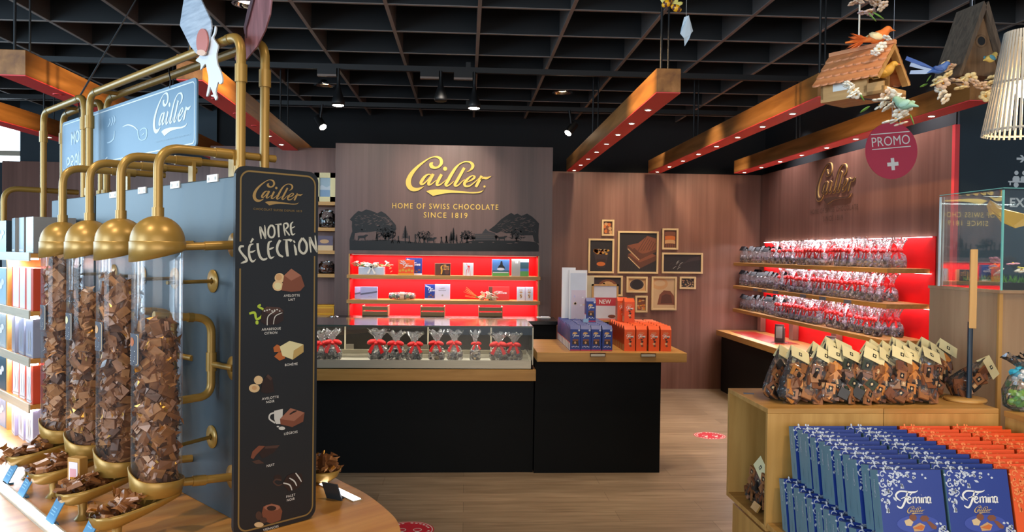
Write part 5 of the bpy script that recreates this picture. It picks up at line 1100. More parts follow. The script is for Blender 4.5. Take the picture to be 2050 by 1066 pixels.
o2 = at_y(1705, 178, 2.16); spray('blossom_sprig', 'small sprig of white blossoms on the side wall of the tiled birdhouse', o2, [Vector(rel(x, y, 2.15, o2)) for x, y in ((1696,172),(1704,178),(1700,168),(1710,182),(1714,190),(1705,190))], [M_petal], .0145, [rel(1718, 182, 2.15, o2)+(1.,)], None, 35)
o3 = at_y(1768, 92, 2.2); spray('blossom_sprig', 'small sprig of white blossoms beside the orange bird on the tiled roof', o3, [Vector(rel(x, y, 2.2, o3)) for x, y in ((1760,98),(1766,92),(1758,104),(1752,106),(1776,76))], [M_petal], .014, (), None, 36)
bird('toy_bird', 'pale green bird ornament sitting among the white blossoms', at_y(1811, 213, 2.13), R(120), mat('bird_green', '#8fb59a', .6), .042, mat('bird_mint', '#a9cdb4', .6))
# plain dark birdhouse
bd = thing('birdhouse', 'dark steep roofed birdhouse with a round hole, white blossoms at its foot', 'birdhouse', at_y(1943, 157, 3.0), R(6))
M_dw = wood('weathered_wood', '#5b4530', '#7d6247', 'z', .7, 2.0); M_dw2 = wood('weathered_bark', '#4c4036', '#6b5b4b', 'z', .85, 3.0)
fq = lambda x, y, h: Vector((x, -.05-h+.0, y)); MB().prism([(-.085, 0), (.085, 0), (.012, .225), (-.012, .225)], -.10, 0, M_dw, fq).build('body', bd)
for s in (-1, 1):
    g = MB(); v = [(s*.102, -.075, -.012), (s*.112, -.075, -.006), (s*.01, -.075, .285), (-s*.004, -.075, .262)]; g.add(v+[(q[0], .075, q[2]) for q in v], [(0, 1, 2, 3), (7, 6, 5, 4), (0, 4, 5, 1), (1, 5, 6, 2), (2, 6, 7, 3), (3, 7, 4, 0)], M_dw2); g.build('roof_board', bd)
MB().lathe([(.017, .003), (.024, .004), (.026, .0)], M_dw, Matrix.Translation((0, -.0505, .135)) @ Matrix.Rotation(PI/2, 4, 'X'), 20).lathe([(.018, .002), (.0001, .002)], M_ink, Matrix.Translation((0, -.0505, .135)) @ Matrix.Rotation(PI/2, 4, 'X'), 20).build('entrance_hole', bd)
MB().cyl((0, 0, .27), (0, 0, .80), .0015, M_cloud, n=6).build('cord', bd)
Y2 = 2.92; o = at_y(1935, 160, Y2); rr = random.Random(41)
spray('blossom_garland', 'garland of cream blossoms along the foot of the dark birdhouse', o, [Vector(rel(x+rr.uniform(-3, 3), y+rr.uniform(-5, 5), Y2+rr.uniform(-.03, .03), o)) for x, y in ((1875,170),(1880,180),(1885,190),(1893,195),(1878,160),(1890,165),(1895,150),(1900,140),(1910,165),(1920,163),(1930,165),(1940,160),(1950,163),(1960,165),(1968,172),(1975,185),(1985,170),(1980,160),(1995,165),(1990,180),(1998,172),(1888,135),(1925,172),(1972,192),(2003,178))], [M_petal, M_petalp, mat('blossom_butter', '#e6d6a4', .6)], .0245, [rel(1858, 168, Y2, o)+(2.8,), rel(1995, 150, Y2, o)+(-1,), rel(1865, 150, Y2, o)+(2.2,)], [rel(1865, 165, Y2, o), rel(1900, 165, Y2, o), rel(1950, 165, Y2, o), rel(2010, 155, Y2, o)], 42)
bl = bird('toy_bird', 'blue bird ornament with long tail feathers beside the dark birdhouse', at_y(1880, 142, 2.86), R(-15), mat('bird_blue', '#3d63a8', .6), .045, mat('bird_blue_wing', '#2f4f90', .6))
for i, (dx, dz) in enumerate(((-.115, .05), (-.10, .025), (-.10, -.005))): MB().prism([(0, 0), (dx*.5, dz*.5+.008), (dx, dz+.01), (dx*1.05, dz-.004), (dx*.5, dz*.5-.008)], 0, .002, mat('tail_blue', '#2e55a0', .5) if i == 0 else mat('tail_pale', '#8fa6cc', .5), up_fn).build('tail_feather', bl)
bird('toy_bird', 'yellow bird ornament with blue cap on the edge of the dark birdhouse', at_y(1983, 120, 2.88), R(20), mat('bird_lemon', '#d8c06a', .6), .042, mat('bird_teal', '#4f8fa8', .6))
tag(MB().prism([(-.03, 0), (-.02, .022), (.01, .026), (.032, .008), (.02, -.012), (-.01, -.022)], 0, .003, M_petalp, up_fn).cyl((.03, 0, .01), (.09, 0, .03), .0012, M_chocd, n=6).build('paper_leaf', loc=at_y(1980, 63, 3.05)), 'pale paper leaf beside the peak of the dark birdhouse', 'decoration')
# slatted pendant lamp
pc = at_y(2049, 270, 2.6); pl = thing('pendant_lamp', 'conical pendant lamp of pale wooden slats at the picture edge', 'pendant lamp', pc)
g = MB(); hL = at_y(2049, 64, 2.6).z-pc.z; rb, rt = .128, .064; M_slw = wood('lamp_slat', '#a09a90', '#bcb6aa', 'z', .5, 1.5)
for k in range(44):
    a = 2*PI*k/44; M = Matrix.Rotation(a, 4, 'Z'); v = []
    for r, z in ((rb, 0), (rb*.5+rt*.5-.004, hL*.55), (rt, hL)): v += [(r-.0035, -.0034, z), (r+.0015, -.0034, z), (r+.0015, .0034, z), (r-.0035, .0034, z)]
    g.add(v, [(i+j, i+(j+1) % 4 if True else 0, i+4+(j+1) % 4, i+4+j) for i in (0, 4) for j in range(4)]+[(3, 2, 1, 0), (8, 9, 10, 11)], M_slw, M)
for r, z in ((rb-.005, .012), ((rb+rt)/2-.006, hL*.5), (rt-.004, hL-.012)): g.lathe([(r, z-.004), (r+.002, z-.004), (r+.002, z+.004), (r, z+.004)], M_slw, None, 32)
g.build('lamp_shade', pl); MB().ball((0, 0, hL*.45), .032, M_lampdim, 12).build('bulb', pl); MB().cyl((0, 0, hL*.5), (0, 0, 3.2-pc.z), .0025, M_cloud, n=8).cyl((0, 0, hL*.5), (0, 0, hL*.8), .012, M_blk, n=10).build('cord', pl)
light('pendant_bulb', 'POINT', (pc.x, pc.y, pc.z+hL*.3), None, 2.2, (1, .72, .4), shadow_soft_size=.03)
# promo disc
pp = at_y(1785, 302, 4.2); pr = thing('promo_sign', 'round red hanging promo disc with a white cross', 'sign', pp, R(5)); g = MB(); f = up_fn; rd = .158
M_pr = mat('promo_red', '#c43a52', .45, var=.02)
g.prism([(rd*math.cos(2*PI*i/64), rd*math.sin(2*PI*i/64)) for i in range(64)], -.004, 0, M_pr, f); g.build('disc', pr)
g = MB(); ca, sa = math.cos(R(6.5)), math.sin(R(6.5)); f5 = lambda x, y, h: Vector((x*ca-y*sa, -.001-h, x*sa+y*ca))
g.text('PROMO', 0, .030, .052, M_white, f5, 0, 'c', .232, bold=0.0); 
for y in (.096, .013): g.add([f5(-.118, y, 0), f5(.118, y, 0), f5(.118, y+.005, 0), f5(-.118, y+.005, 0)], [(0, 1, 2, 3)], M_white)
for a, b in ((.034, .0105), (.0105, .034)): g.add([f5(-a, -.075-b, .0002*(a > b)), f5(a, -.075-b, .0002*(a > b)), f5(a, -.075+b, .0002*(a > b)), f5(-a, -.075+b, .0002*(a > b))], [(0, 1, 2, 3)], M_white)
g.build('printed_face', pr); MB().cyl((0, .002, rd-.004), (0, .002, 3.2-pp.z), .0009, M_cloud, n=5).build('thread', pr)
# bee cluster, feather, blossom ball
p = at_y(1340, 8, 2.5); t = thing('bee_ornament', 'small yellow banded bee ornaments hanging at the top edge', 'ornament', p, 0)
for i, (x, z, a) in enumerate(((-.018, -.004, .5), (.012, -.008, -.4))):
    g = MB()
    for k in range(5): g.ball((x+.006*k*math.cos(a), 0, z+.006*k*math.sin(a)), (.008, .011, .0125, .011, .007)[k], M_yellow if k % 2 == 0 else M_chocm, 8)
    g.build('bee_body', t)
for i, (x, z, a) in enumerate(((.02, .006, .9), (.032, .002, .4), (-.02, .012, 2.3), (-.005, .012, 1.4))): MB().ball((x, .004, z), .016, mat('bee_wing', '#d9cf72', .5) if i == 0 else bpy.data.materials['bee_wing'], 8, (1, .12, .45), Matrix.Rotation(-a, 4, 'Y')).build('wing', t)
MB().cyl((0, 0, 0), (0, 0, 3.2-p.z), .0008, M_gray, n=5).build('thread', t)
p = at_y(1376, 62, 2.9); g = MB(); g.prism([(-.012, .052), (.004, .058), (.016, .03), (.022, .0), (.012, -.012), (.006, -.03), (-.008, -.056), (-.014, -.03), (-.028, -.012), (-.02, .014)], -.004, .0, mat('feather_white', '#c4d2dc', .6), lambda x, y, h: Vector((x, -h+.01*math.sin(y*60), y))); g.cyl((-.004, .004, .055), (-.004, .004, 3.2-p.z), .0008, M_gray, n=5)
tag(g.build('paper_dove', loc=p), 'small white paper dove hanging beside the beam over the counter', 'decoration')
p = at_y(1735, 12, 2.2); rr = random.Random(50); spray('blossom_ball', 'hanging ball of pale hydrangea blossoms at the top edge above the birdhouse', p, [Vector((rr.uniform(-.04, .04), rr.uniform(-.03, .03), rr.uniform(-.02, .05))) for _ in range(26)], [M_petalp, mat('blossom_mauve', '#b9a3a0', .6)], .014, [(.0, -.01, -.022, .8), (.012, -.01, -.02, .5), (.025, 0, -.018, .6)], [(0, 0, .02), (0, 0, .2), (0, 0, 1.04)], 51)
# floor stickers
def sticker(px, py, label):
    p = at_z(px, py, 0); g = MB(); f = lambda x, y, h: Vector((x, y, .001+h)); Ms = mat('sticker_red', '#d2283c', .45) if 'sticker_red' not in bpy.data.materials else bpy.data.materials['sticker_red']; g.disc(0, 0, .14, Ms, f, 0, 40)
    def ring(r0, r1, m, x=0, y=0, h=.0005, a0=0, a1=2*PI, n=36): g.add([f(x+r*math.cos(a0+(a1-a0)*i/n), y+r*math.sin(a0+(a1-a0)*i/n), h) for r in (r0, r1) for i in range(n+1)], [(i, i+1, n+2+i, n+1+i) for i in range(n)], m)
    ring(.128, .133, M_white); ring(.020, .025, M_white, -.045, 0); ring(.020, .025, M_white, .045, 0)
    for x in (-.045, .045): g.add([f(x-.012, -.06, .0005), f(x+.012, -.06, .0005), f(x+.012, -.028, .0005), f(x-.012, -.028, .0005)], [(0, 1, 2, 3)], M_white)
    for i in range(26):
        a = 2*PI*i/26
        if i % 7: ring(.105, .117, M_white, 0, 0, .0005, a, a+.14, 2)
    g.build('floor_sticker', loc=(p.x, p.y, 0)); return g
for px, py, lb in ((1421, 873, 'round red floor sticker beside the open wooden cabinet'), (820, 1062, 'round red floor sticker at the edge of the display table')):
    sticker(px, py, lb); o = [q for q in bpy.data.objects if q.name.startswith('floor_sticker')][-1]; tag(o, lb, 'floor sticker')
# ================================================================== round-ended display table with chocolate dispensers
DL = Vector((-.626, 2.1, 0)); DR = R(42.5)
DV = Vector((math.cos(DR), math.sin(DR), 0)); DU = Vector((-math.sin(DR), math.cos(DR), 0))
def DW(v, u, z): return DL + DV*v + DU*u + Vector((0, 0, z))        # across, along, up -> place
def on_v(px, py, v): d = ray(px, py); P = DL+DV*v; Q = CAM + d*(((P-CAM).dot(DV))/d.dot(DV)); q = Q-DL; return (q.dot(DV), q.dot(DU), q.z)
def on_u(px, py, u): d = ray(px, py); P = DL+DU*u; Q = CAM + d*(((P-CAM).dot(DU))/d.dot(DU)); q = Q-DL; return (q.dot(DV), q.dot(DU), q.z)
TZ = .83; PV = .07
M_slate = mat('slate_blue_panel', '#3a474e', 0.40, var=.04, spec=.45); M_slated = mat('menu_board_black', '#1d2024', 0.42, var=.05)
M_boardb = mat('hanging_board_sheen', '#5f7f98', 0.42, var=.03, spec=.4)  # blue is window reflection put into the colour of a darker board
rt_ = [(.545,2.6),(.545,.9),(.54,.6),(.527,.397),(.503,.239),(.483,.064),(.439,-.107),(.39,-.231),(.31,-.34),(.2,-.42),(.05,-.46),(-.1,-.44),(-.24,-.36),(-.34,-.25),(-.41,-.1),(-.44,.1),(-.45,.4),(-.45,2.6)]
ol = catmull(rt_[1:-1], 4); ol = [rt_[0]]+ol+[rt_[-1]]
t = thing('display_table', 'round ended wooden display table under the chocolate dispensers', 'table', DL, DR)
MB().prism(ol[::-1], TZ-.04, TZ, M_table, lambda x, y, h: Vector((x, y, h))).build('table_top', t)
MB().prism([(x*.8, y if y > 1 else y*.8+.06) for x, y in ol][::-1], 0, TZ-.04, M_blackb, lambda x, y, h: Vector((x, y, h))).build('base', t)
t = thing('partition_panel', 'slate blue partition behind the dispensers, joined to the tall menu board', 'panel', DL, DR)
MB().box((PV, -.018, TZ), (.235, 1.262, 1.808), M_slate).build('panel', t, bevel=.003)
for i, (px, py) in enumerate(((425, 358), (350, 371), (284, 382), (226, 391))):
    q = on_v(px, py, PV-.003); g = MB().box((PV-.004, q[1]-.034, q[2]-.010), (PV, q[1]+.034, q[2]+.012), M_white)
    for k in (-.022, .022): g.box((PV-.005, q[1]+k-.004, q[2]-.004), (PV-.004, q[1]+k+.004, q[2]+.005), M_gray)
    g.build('number_plate', t)
t = thing('partition_panel', 'second slate blue partition farther along the display table', 'panel', DL, DR); MB().box((PV, 1.285, TZ), (.235, 1.82, 1.803), M_slate).build('panel', t, bevel=.003)

# ---- tall black menu board
MU = -.03; ML = DW(0, MU, 0); mb_ = thing('menu_board', 'tall black menu board with gold border listing pralines at the end of the table', 'sign', ML, DR)
def mp(px, py, h=0.0): q = plane_local(ML, DR, px, py); return Vector((q.x, -h, q.z))
tl, br = mp(472.5, 336), mp(634, 1060); bx0, bx1 = -.001, .247; bz0, bz1 = TZ+.002, 1.823
def rrect(x0, y0, x1, y1, r, n=6):
    o = []
    for cx_, cy_, a0 in ((x1-r, y1-r, 0), (x0+r, y1-r, 90), (x0+r, y0+r, 180), (x1-r, y0+r, 270)):
        for i in range(n+1): a = R(a0+90*i/n); o.append((cx_+r*math.cos(a), cy_+r*math.sin(a)))
    return o
MB().prism(rrect(bx0, bz0, bx1, bz1, .03), -.012, 0, M_slated, up_fn).build('board', mb_)
g = MB(); ins = .0135; pth = rrect(bx0+ins, bz0+ins, bx1-ins*.8, bz1-ins, .026, 7); zA = mp(484, 484).z; zB = mp(484, 538).z; zC = mp(632, 466).z; zD = mp(632, 513).z
for i in range(len(pth)):
    a, b = pth[i], pth[(i+1) % len(pth)]
    segs = [(a, b)]
    if abs(a[0]-b[0]) < 1e-6 and abs(a[1]-b[1]) > .3:
        lo, hi = (zB, zA) if a[0] < .1 else (zD, zC); up_ = max(a[1], b[1]); dn = min(a[1], b[1]); segs = [((a[0], up_), (a[0], hi)), ((a[0], lo), (a[0], dn))]
    for p0_, p1_ in segs: g.ribbon([p0_+(.0045,), p1_+(.0045,)], M_goldline, up_fn, .0006, .0006, 2, False)
g.build('gold_border', mb_)
g = MB(); c = mp(557, 387); k = (mp(608, 387)-mp(507, 387)).x; logo(g, mat('gold_matt', '#a98a55', .4, .2), up_fn, c.x, c.z, k, .0006, .0006, 6, dot=False)
c = mp(557, 421); g.text('CHOCOLAT SUISSE DEPUIS 1819', c.x, c.z-.003, .0058, M_goldline, up_fn, .0006, 'c', (mp(606, 421)-mp(509, 421)).x, 1.1); g.build('gold_wordmark', mb_)
g = MB(); cf = lambda x, y, h: mp(470+x*.10321, 430+y*.10321, .0006+h); M_chalk = mat('chalk_white', '#c2c3b8', .6, var=.08, scale=40)
HAND = [[(490,230,30),(495,340,38),(512,470,18)],[(492,235,34),(540,340,34),(600,468,34)],[(578,205,16),(588,320,34),(600,462,20)],
 [(705,205,40),(655,265,36),(648,380,36),(690,440,36),(745,430,36),(772,350,34),(755,245,36),(705,205,40)],
 [(780,190,10),(850,190,24),(905,188,40)],[(840,190,40),(845,310,38),(855,438,34)],[(945,185,26),(955,290,30),(975,408,20)],[(945,178,20),(1010,170,36),(1030,230,34),(975,290,24)],[(975,290,20),(1020,350,28),(1062,405,26)],
 [(1130,140,14),(1088,185,32),(1085,270,36),(1100,360,34),(1125,390,30),(1170,365,8)],[(1090,270,20),(1165,232,14)],
 [(175,615,34),(110,620,44),(90,680,40),(140,760,44),(215,850,50),(225,900,44),(170,925,40),(115,945,10)],
 [(355,465,44),(305,545,30)],[(360,568,16),(295,595,42),(272,690,42),(285,820,46),(330,905,42),(370,900,30),(408,862,4)],[(285,730,34),(345,720,34),(400,690,6)],
 [(440,555,44),(450,680,46),(485,810,48),(540,870,44),(590,865,40),(628,845,24)],
 [(718,515,18),(660,545,40),(645,650,42),(655,770,46),(690,840,44),(725,835,30),(768,808,4)],[(650,680,30),(715,655,34),(762,632,6)],
 [(880,495,50),(830,590,50),(820,690,46),(860,780,46),(935,820,32)],
 [(930,490,10),(1020,490,30),(1075,495,48),(1100,515,60)],[(1000,500,40),(1005,650,56),(1025,812,46)],[(1135,505,28),(1165,545,30)],[(1150,580,20),(1175,680,48),(1190,790,40)],
 [(1310,455,44),(1250,560,44),(1255,690,44),(1330,755,44),(1390,690,46),(1385,560,46),(1310,455,44)],
 [(1450,435,34),(1458,590,36),(1475,735,18)],[(1450,440,40),(1520,590,44),(1595,730,26)],[(1555,405,18),(1570,560,34),(1590,725,22)]]
for st_ in HAND: g.ribbon(st_, M_chalk, cf, 0, 0, 5, False)
g.build('chalk_lettering', mb_)
def c4(x, y): return (440+x*.35654, 320+y*.35654)
def c5(x, y): return (440+x*.36207, 680+y*.36207)
M_bk = mat('menu_dark_choc', '#2b1b18', .45); M_bk2 = mat('menu_dark_choc_lit', '#4a332b', .45); M_ml = mat('menu_milk', '#7a4632', .45); M_mll = mat('menu_milk_light', '#9a6550', .45); M_iv = mat('menu_ivory', '#d8cfa0', .45); M_ivd = mat('menu_ivory_side', '#b79a5c', .45); M_mug = mat('menu_mug', '#c9c9c4', .45); M_car = mat('menu_caramel', '#b0602c', .45)
def ill(name, shapes):
    g = MB()
    for i, (cc, m, pts) in enumerate(shapes):
        if isinstance(pts[0], (int, float)): x, y, rx, ry = pts; P = [cc(x+rx*math.cos(2*PI*k/16), y+ry*math.sin(2*PI*k/16)) for k in range(16)]
        elif len(pts[0]) == 3: g.ribbon([cc(q[0], q[1])+(q[2]*.36,) for q in pts], m, lambda x, y, h: mp(x, y, .0007+.00012*i), 0, 0, 4, False); continue
        else: P = [cc(*q) for q in pts]
        P = P if sum((P[j-1][0]*P[j][1]-P[j][0]*P[j-1][1]) for j in range(len(P))) < 0 else P[::-1]
        g.add([mp(x, y, .0007+.00012*i) for x, y in P], [tuple(range(len(P)))], m)
    g.build(name, mb_)
ill('praline_print', [(c4, M_nut, (335, 665, 28, 28)), (c4, M_tan, (330, 660, 18, 18)), (c4, M_nut, (325, 708, 30, 30)), (c4, M_iv, (325, 710, 20, 20)), (c4, M_ml, [(345,735),(360,650),(400,612),(455,650),(475,710),(450,738),(400,742)]), (c4, M_mll, [(360,650),(400,612),(455,650),(400,680)])])
ill('praline_print', [(c4, M_lime, [(165,865,12),(195,860,14),(205,895,12),(235,880,14),(245,845,12),(215,825,12),(230,815,10)]), (c4, M_lime, (208, 915, 9, 12)), (c4, M_bk, [(228,910),(235,850),(262,825),(335,830),(358,850),(355,905),(320,925),(260,930)]), (c4, M_bk2, [(235,850),(262,825),(335,830),(358,850),(300,872)]), (c4, M_mug, [(265,930,5),(270,880,5),(310,850,5)]), (c4, M_mug, [(300,925,4),(310,880,5),(350,860,4)])]+[(c4, M_mug, (250+14*k, 850-4*(k % 3), 5, 4)) for k in range(7)])
ill('praline_print', [(c5, M_car, [(295,45),(315,28),(340,40),(335,68),(300,70)]), (c5, M_car, [(300,95),(325,70),(358,72),(360,105),(330,118)]), (c5, M_iv, [(330,40),(385,8),(462,28),(408,62)]), (c5, M_iv, [(330,40),(408,62),(402,112),(345,90)]), (c5, M_ivd, [(408,62),(462,28),(462,70),(402,112)])])
ill('praline_print', [(c5, M_nut, (213, 225, 25, 24)), (c5, M_nut, (190, 270, 30, 24)), (c5, M_tan, (190, 268, 14, 12)), (c5, M_bk, [(225,290),(235,230),(265,192),(290,215),(300,290),(260,300)]), (c5, M_bk2, [(255,205),(265,192),(290,215),(280,228)])])
ill('praline_print', [(c5, M_mug, [(300,395),(348,385),(345,468),(310,468),(300,440)]), (c5, M_mug, [(302,405,9),(278,415,9),(274,440,9),(305,462,9)]), (c5, M_ml, [(332,440),(390,380),(468,405),(460,455),(400,485),(335,470)]), (c5, M_mll, [(332,440),(390,380),(468,405),(410,452)]), (c5, M_bk, [(385,415,6),(410,400,10),(425,395,4)]), (c5, M_mug, (342, 492, 18, 10)), (c5, M_mug, (320, 482, 7, 4))])
ill('praline_print', [(c5, M_ml, [(170,655),(180,620),(215,588),(250,590),(200,640),(185,662)]), (c5, M_bk, [(215,630),(250,590),(330,585),(300,625),(235,660)]), (c5, M_bk2, [(250,590),(330,585),(318,600),(248,605)]), (c5, M_bk2, [(175,675),(215,665),(245,685),(200,690)])])
ill('praline_print', [(c5, M_bk, (320, 765, 22, 16)), (c5, M_bk2, [(295,790,8),(310,775,9),(340,780,8)]), (c5, M_bk2, [(295,790,8),(320,808,8),(345,800,6)]), (c5, M_bk, [(345,800),(370,755),(410,738),(450,742),(460,785),(430,825),(380,840)])]+[(c5, M_mug, [(350+34*k,795-28*k,6),(385+26*k,805-20*k,8),(398+26*k,835-24*k,5)]) for k in range(3)])
ill('praline_print', [(c5, M_bk2, (215, 975, 18, 24)), (c5, M_ml, [(232,960),(240,925),(285,908),(330,920),(345,950),(335,1000),(285,1018),(240,1005)]), (c5, M_mll, (288, 930, 44, 18)), (c5, M_bk, (285, 934, 26, 14)), (c5, M_nut, (215, 1025, 26, 14)), (c5, M_bk2, (240, 1000, 20, 16))])
g = MB()
for s, px, py in (('AVELOTTE', 584, 592), ('LAIT', 584, 600), ('ARABESQUE', 543, 659), ('CITRON', 542, 667), ('BOHÈME', 583, 730), ('AVELOTTE', 541, 797), ('NOIR', 541, 804.5), ('LIÉGEOIS', 582, 867), ('NUIT', 541.5, 932), ('PALET', 582, 993), ('NOIR', 582, 1000.5), ('VIENNOIS', 542, 1058)):
    c = mp(px, py); g.text(s, c.x, c.z-.0034, .0066, M_white, up_fn, .0007, 'c', None, 1.12)
g.build('white_captions', mb_)

# ---- gold tube frames above the table
TR = .0135
def bend(p0, p1, p2, r=.05, n=7):
    a, b, c = Vector(p0), Vector(p1), Vector(p2); d1 = (a-b).normalized(); d2 = (c-b).normalized(); o = []
    for i in range(n+1):
        t_ = i/n; o.append((b+d1*r)*(1-t_)**2 + b*2*t_*(1-t_) + (b+d2*r)*t_**2)
    return o
def hoop(par, v, u0, u1, zb, zt, name='hoop'):
    p = [Vector((v, u0, zb))]+bend((v, u0, zb), (v, u0, zt), (v, u1, zt), .06)+bend((v, u0, zt), (v, u1, zt), (v, u1, zb), .06)+[Vector((v, u1, zb))]
    MB().tube(p, TR, M_gold, 14).build(name, par)
    for u in (u0, u1): MB().cyl((v, u, zt-.135), (v, u, zt-.085), .0172, M_gold, n=18).build('collar', par); MB().cyl((v, u, zb), (v, u, zb+.03), .019, M_gold, n=18).build('post_foot', par)
    for u in (u0+.075, u1-.075): MB().cyl((v, u-.010, zt), (v, u+.010, zt), .0152, M_goldd, n=18).build('joint_ring', par)
f1 = thing('tube_frame', 'tall gold tube frame over the partition, its first posts behind the menu board', 'frame', DL, DR)
for v in (.09, .17): hoop(f1, v, .127+(v-.09)*.15, 1.40+(v-.09)*.6, 1.808, 2.212)
for u_, z_ in ((.52, 2.212), (.13, 1.83), (1.3, 2.212)): MB().cyl((.09, u_, z_), (.17, u_, z_), .008, M_gold, n=10).build('cross_bar', f1)
f2 = thing('tube_frame', 'shorter gold tube frame farther along the table, holding the end of the blue board', 'frame', DL, DR)
for v in (.09, .17): hoop(f2, v, 1.462+(v-.09)*.6, 2.02, 1.70 if v < .1 else 1.808, 2.212)
MB().cyl((.09, 1.80, 2.212), (.17, 1.80, 2.212), .008, M_gold, n=10).build('cross_bar', f2)
p0_, p1_ = DW(0.09, 1.52, 2.22), at_z(272, 0, 3.2); tag(MB().cyl(p0_, p1_, .004, mat('grey_cable', '#6c7176', .4), n=8).build('hanging_cable'), 'thin grey cable slanting from the shorter gold frame up to the ceiling', 'cable')

# ---- hanging board with blue window sheen
BV = .13; BL = DW(BV, 1.2, 2.04); BRz = R(-47.5); hb = thing('hanging_board', 'long board, window sheen painted as pale blue, white wordmark, hung between gold tubes', 'sign', BL, BRz)
def bp_(px, py, h=0.0): q = plane_local(BL, BRz, px, py); return Vector((q.x, -h, q.z))
a, b = bp_(393, 289.5), bp_(124.5, 350); x1b, x0b = a.x, b.x; zlo = a.z; zhi = bp_(393, 147).z; zlo = (zlo+b.z)/2; zhi = (zhi+bp_(124, 252).z)/2
MB().prism(rrect(x0b, zlo, x1b, zhi, .018), -.006, 0, M_boardb, up_fn).build('board', hb)
M_bl = mat('board_print', '#cdd6d8', .45)
g = MB(); pth = rrect(x0b+.012, zlo+.012, x1b-.014, zhi-.012, .016)
for i in range(len(pth)): g.ribbon([pth[i]+(.004,), pth[(i+1) % len(pth)]+(.004,)], M_bl, up_fn, .0006, .0006, 2, False)
g.build('border', hb)
g = MB(); c = bp_(343, 226); wl = bp_(380, 215).x-bp_(304, 238).x; logo(g, M_bl, up_fn, c.x, c.z, wl, .0008, .0008, 6, hgt=(bp_(343, 180).z-bp_(343, 275).z)*.92, dot=False)
c = bp_(345, 279); g.text('CHOCOLAT SUISSE DEPUIS 1819', c.x, c.z, .005, mat('board_print_faint', '#88a6bd', .45), up_fn, .0008, 'c', wl*.9); g.build('wordmark', hb)
g = MB(); q2 = lambda x, y, h: bp_(110+x*.2439, 140+y*.2439, .0008+h); Mf = mat('board_print_soft', '#9fb9ca', .45)
for st_ in ([(430,600,6),(460,590,10),(485,560,8),(490,500,4)], [(435,470,5),(455,430,8),(450,400,5)], [(462,460,5),(476,420,8),(470,385,5)], [(482,450,5),(494,410,8),(486,375,5)], [(680,490,6),(690,560,8),(715,580,8)], [(700,500,6),(725,480,8),(752,490,8),(748,560,8),(715,580,6)], [(715,540,6),(735,520,8)]): g.ribbon(st_, Mf, q2, 0, 0, 5, False)
g.ribbon([(555,470,3),(600,452,9),(650,468,9),(682,500,4)], M_bl, q2, 0, 0, 5, False); g.ribbon([(400,752,3),(432,716,6)], M_bl, q2, 0, 0, 3, False)
g.build('drawings', hb)
g = MB(); LET = {'M': [[(0,0),(0,1)],[(0,1),(.5,.45),(1,1)],[(1,1),(1,0)]], 'O': [[(.5,1),(0,.6),(.05,.2),(.5,0),(.95,.25),(.95,.7),(.5,1)]], 'N': [[(0,0),(0,1)],[(0,1),(1,0)],[(1,0),(1,1)]], 'P': [[(0,0),(0,1)],[(0,1),(.8,.95),(.85,.6),(0,.45)]], 'R': [[(0,0),(0,1)],[(0,1),(.8,.95),(.8,.6),(0,.5)],[(.1,.5),(.9,0)]], 'A': [[(0,0),(.1,.7),(.5,1),(.9,.7),(1,0)],[(.1,.4),(.9,.4)]], 'L': [[(0,1),(.02,.1),(.1,0),(.9,.02)]], 'i': [[(.4,0),(.4,.62)],[(.4,.8),(.4,.84)]]}
def letters(s, pa, pb, hpx):
    a, b = bp_(*pa), bp_(*pb); n = len(s); dx = (b.x-a.x)/n; hh = bp_(pa[0], pa[1]-hpx).z-a.z
    for i, ch in enumerate(s):
        z0 = a.z+(b.z-a.z)*i/n
        for st_ in LET[ch]: g.ribbon([(a.x+dx*(i+.72*q[0]+.1), z0+hh*q[1], .009) for q in st_], M_bl, up_fn, .0008, .0008, 3, True)
letters('MON', (143, 289), (169, 276), 22); letters('PRALi', (134, 342), (174, 322), 24); g.build('hand_lettering', hb)
for u in (.72, 1.66): tag_ = MB().tube([Vector(q) for q in catmull([(0, 0, zhi-.006), (.004, 0, zhi+.02), (-.008, 0, zhi+.05), (.006, -.01, zhi+.075)], 4)], .0022, M_blk, 6); tag_.v = [Vector((q.x+(1.2-u), q.y, q.z)) for q in tag_.v]; tag_.build('hook', hb)

# ---- printed cutouts standing on the frame
def cutout(name, label, v, layers, cat='decoration'):
    L0 = DW(v, .3, 2.05); t = thing(name, label, cat, L0, BRz)
    for k, (nm, m, pts, h) in enumerate(layers):
        P = [plane_local(L0, BRz, x, y) for x, y in pts]; P2 = [(q.x, q.z) for q in P]
        if sum(P2[j-1][0]*P2[j][1]-P2[j][0]*P2[j-1][1] for j in range(len(P2))) < 0: P2 = P2[::-1]
        MB().prism(P2, h-.004, h, m, up_fn).build(nm, t)
    return t
EL = lambda x, y, rx, ry, n=32, a=0.0: [(x+rx*math.cos(2*PI*i/n)*math.cos(a)-ry*math.sin(2*PI*i/n)*math.sin(a), y+rx*math.cos(2*PI*i/n)*math.sin(a)+ry*math.sin(2*PI*i/n)*math.cos(a)) for i in range(n)]
M_foilp = streaks('silver_wrap_print', ['#8793a4', '#a9b4c2', '#c6cfd9'], (6, 6, 60), .35)
c8 = lambda x, y: (320+x*.31887, y*.31887)
spl = catmull([c8(*q) for q in ((225,380),(250,350),(262,300),(330,225),(345,165),(352,180),(345,215),(335,235),(345,255),(365,290),(355,340),(360,400),(378,440),(392,490),(390,520),(375,530),(368,515),(360,530),(350,580),(358,612),(350,630),(340,610),(325,605),(322,598),(335,592),(322,560),(315,545),(308,580),(298,605),(292,598),(302,540),(305,490),(295,440),(285,400),(255,440),(255,400))], 3, True)
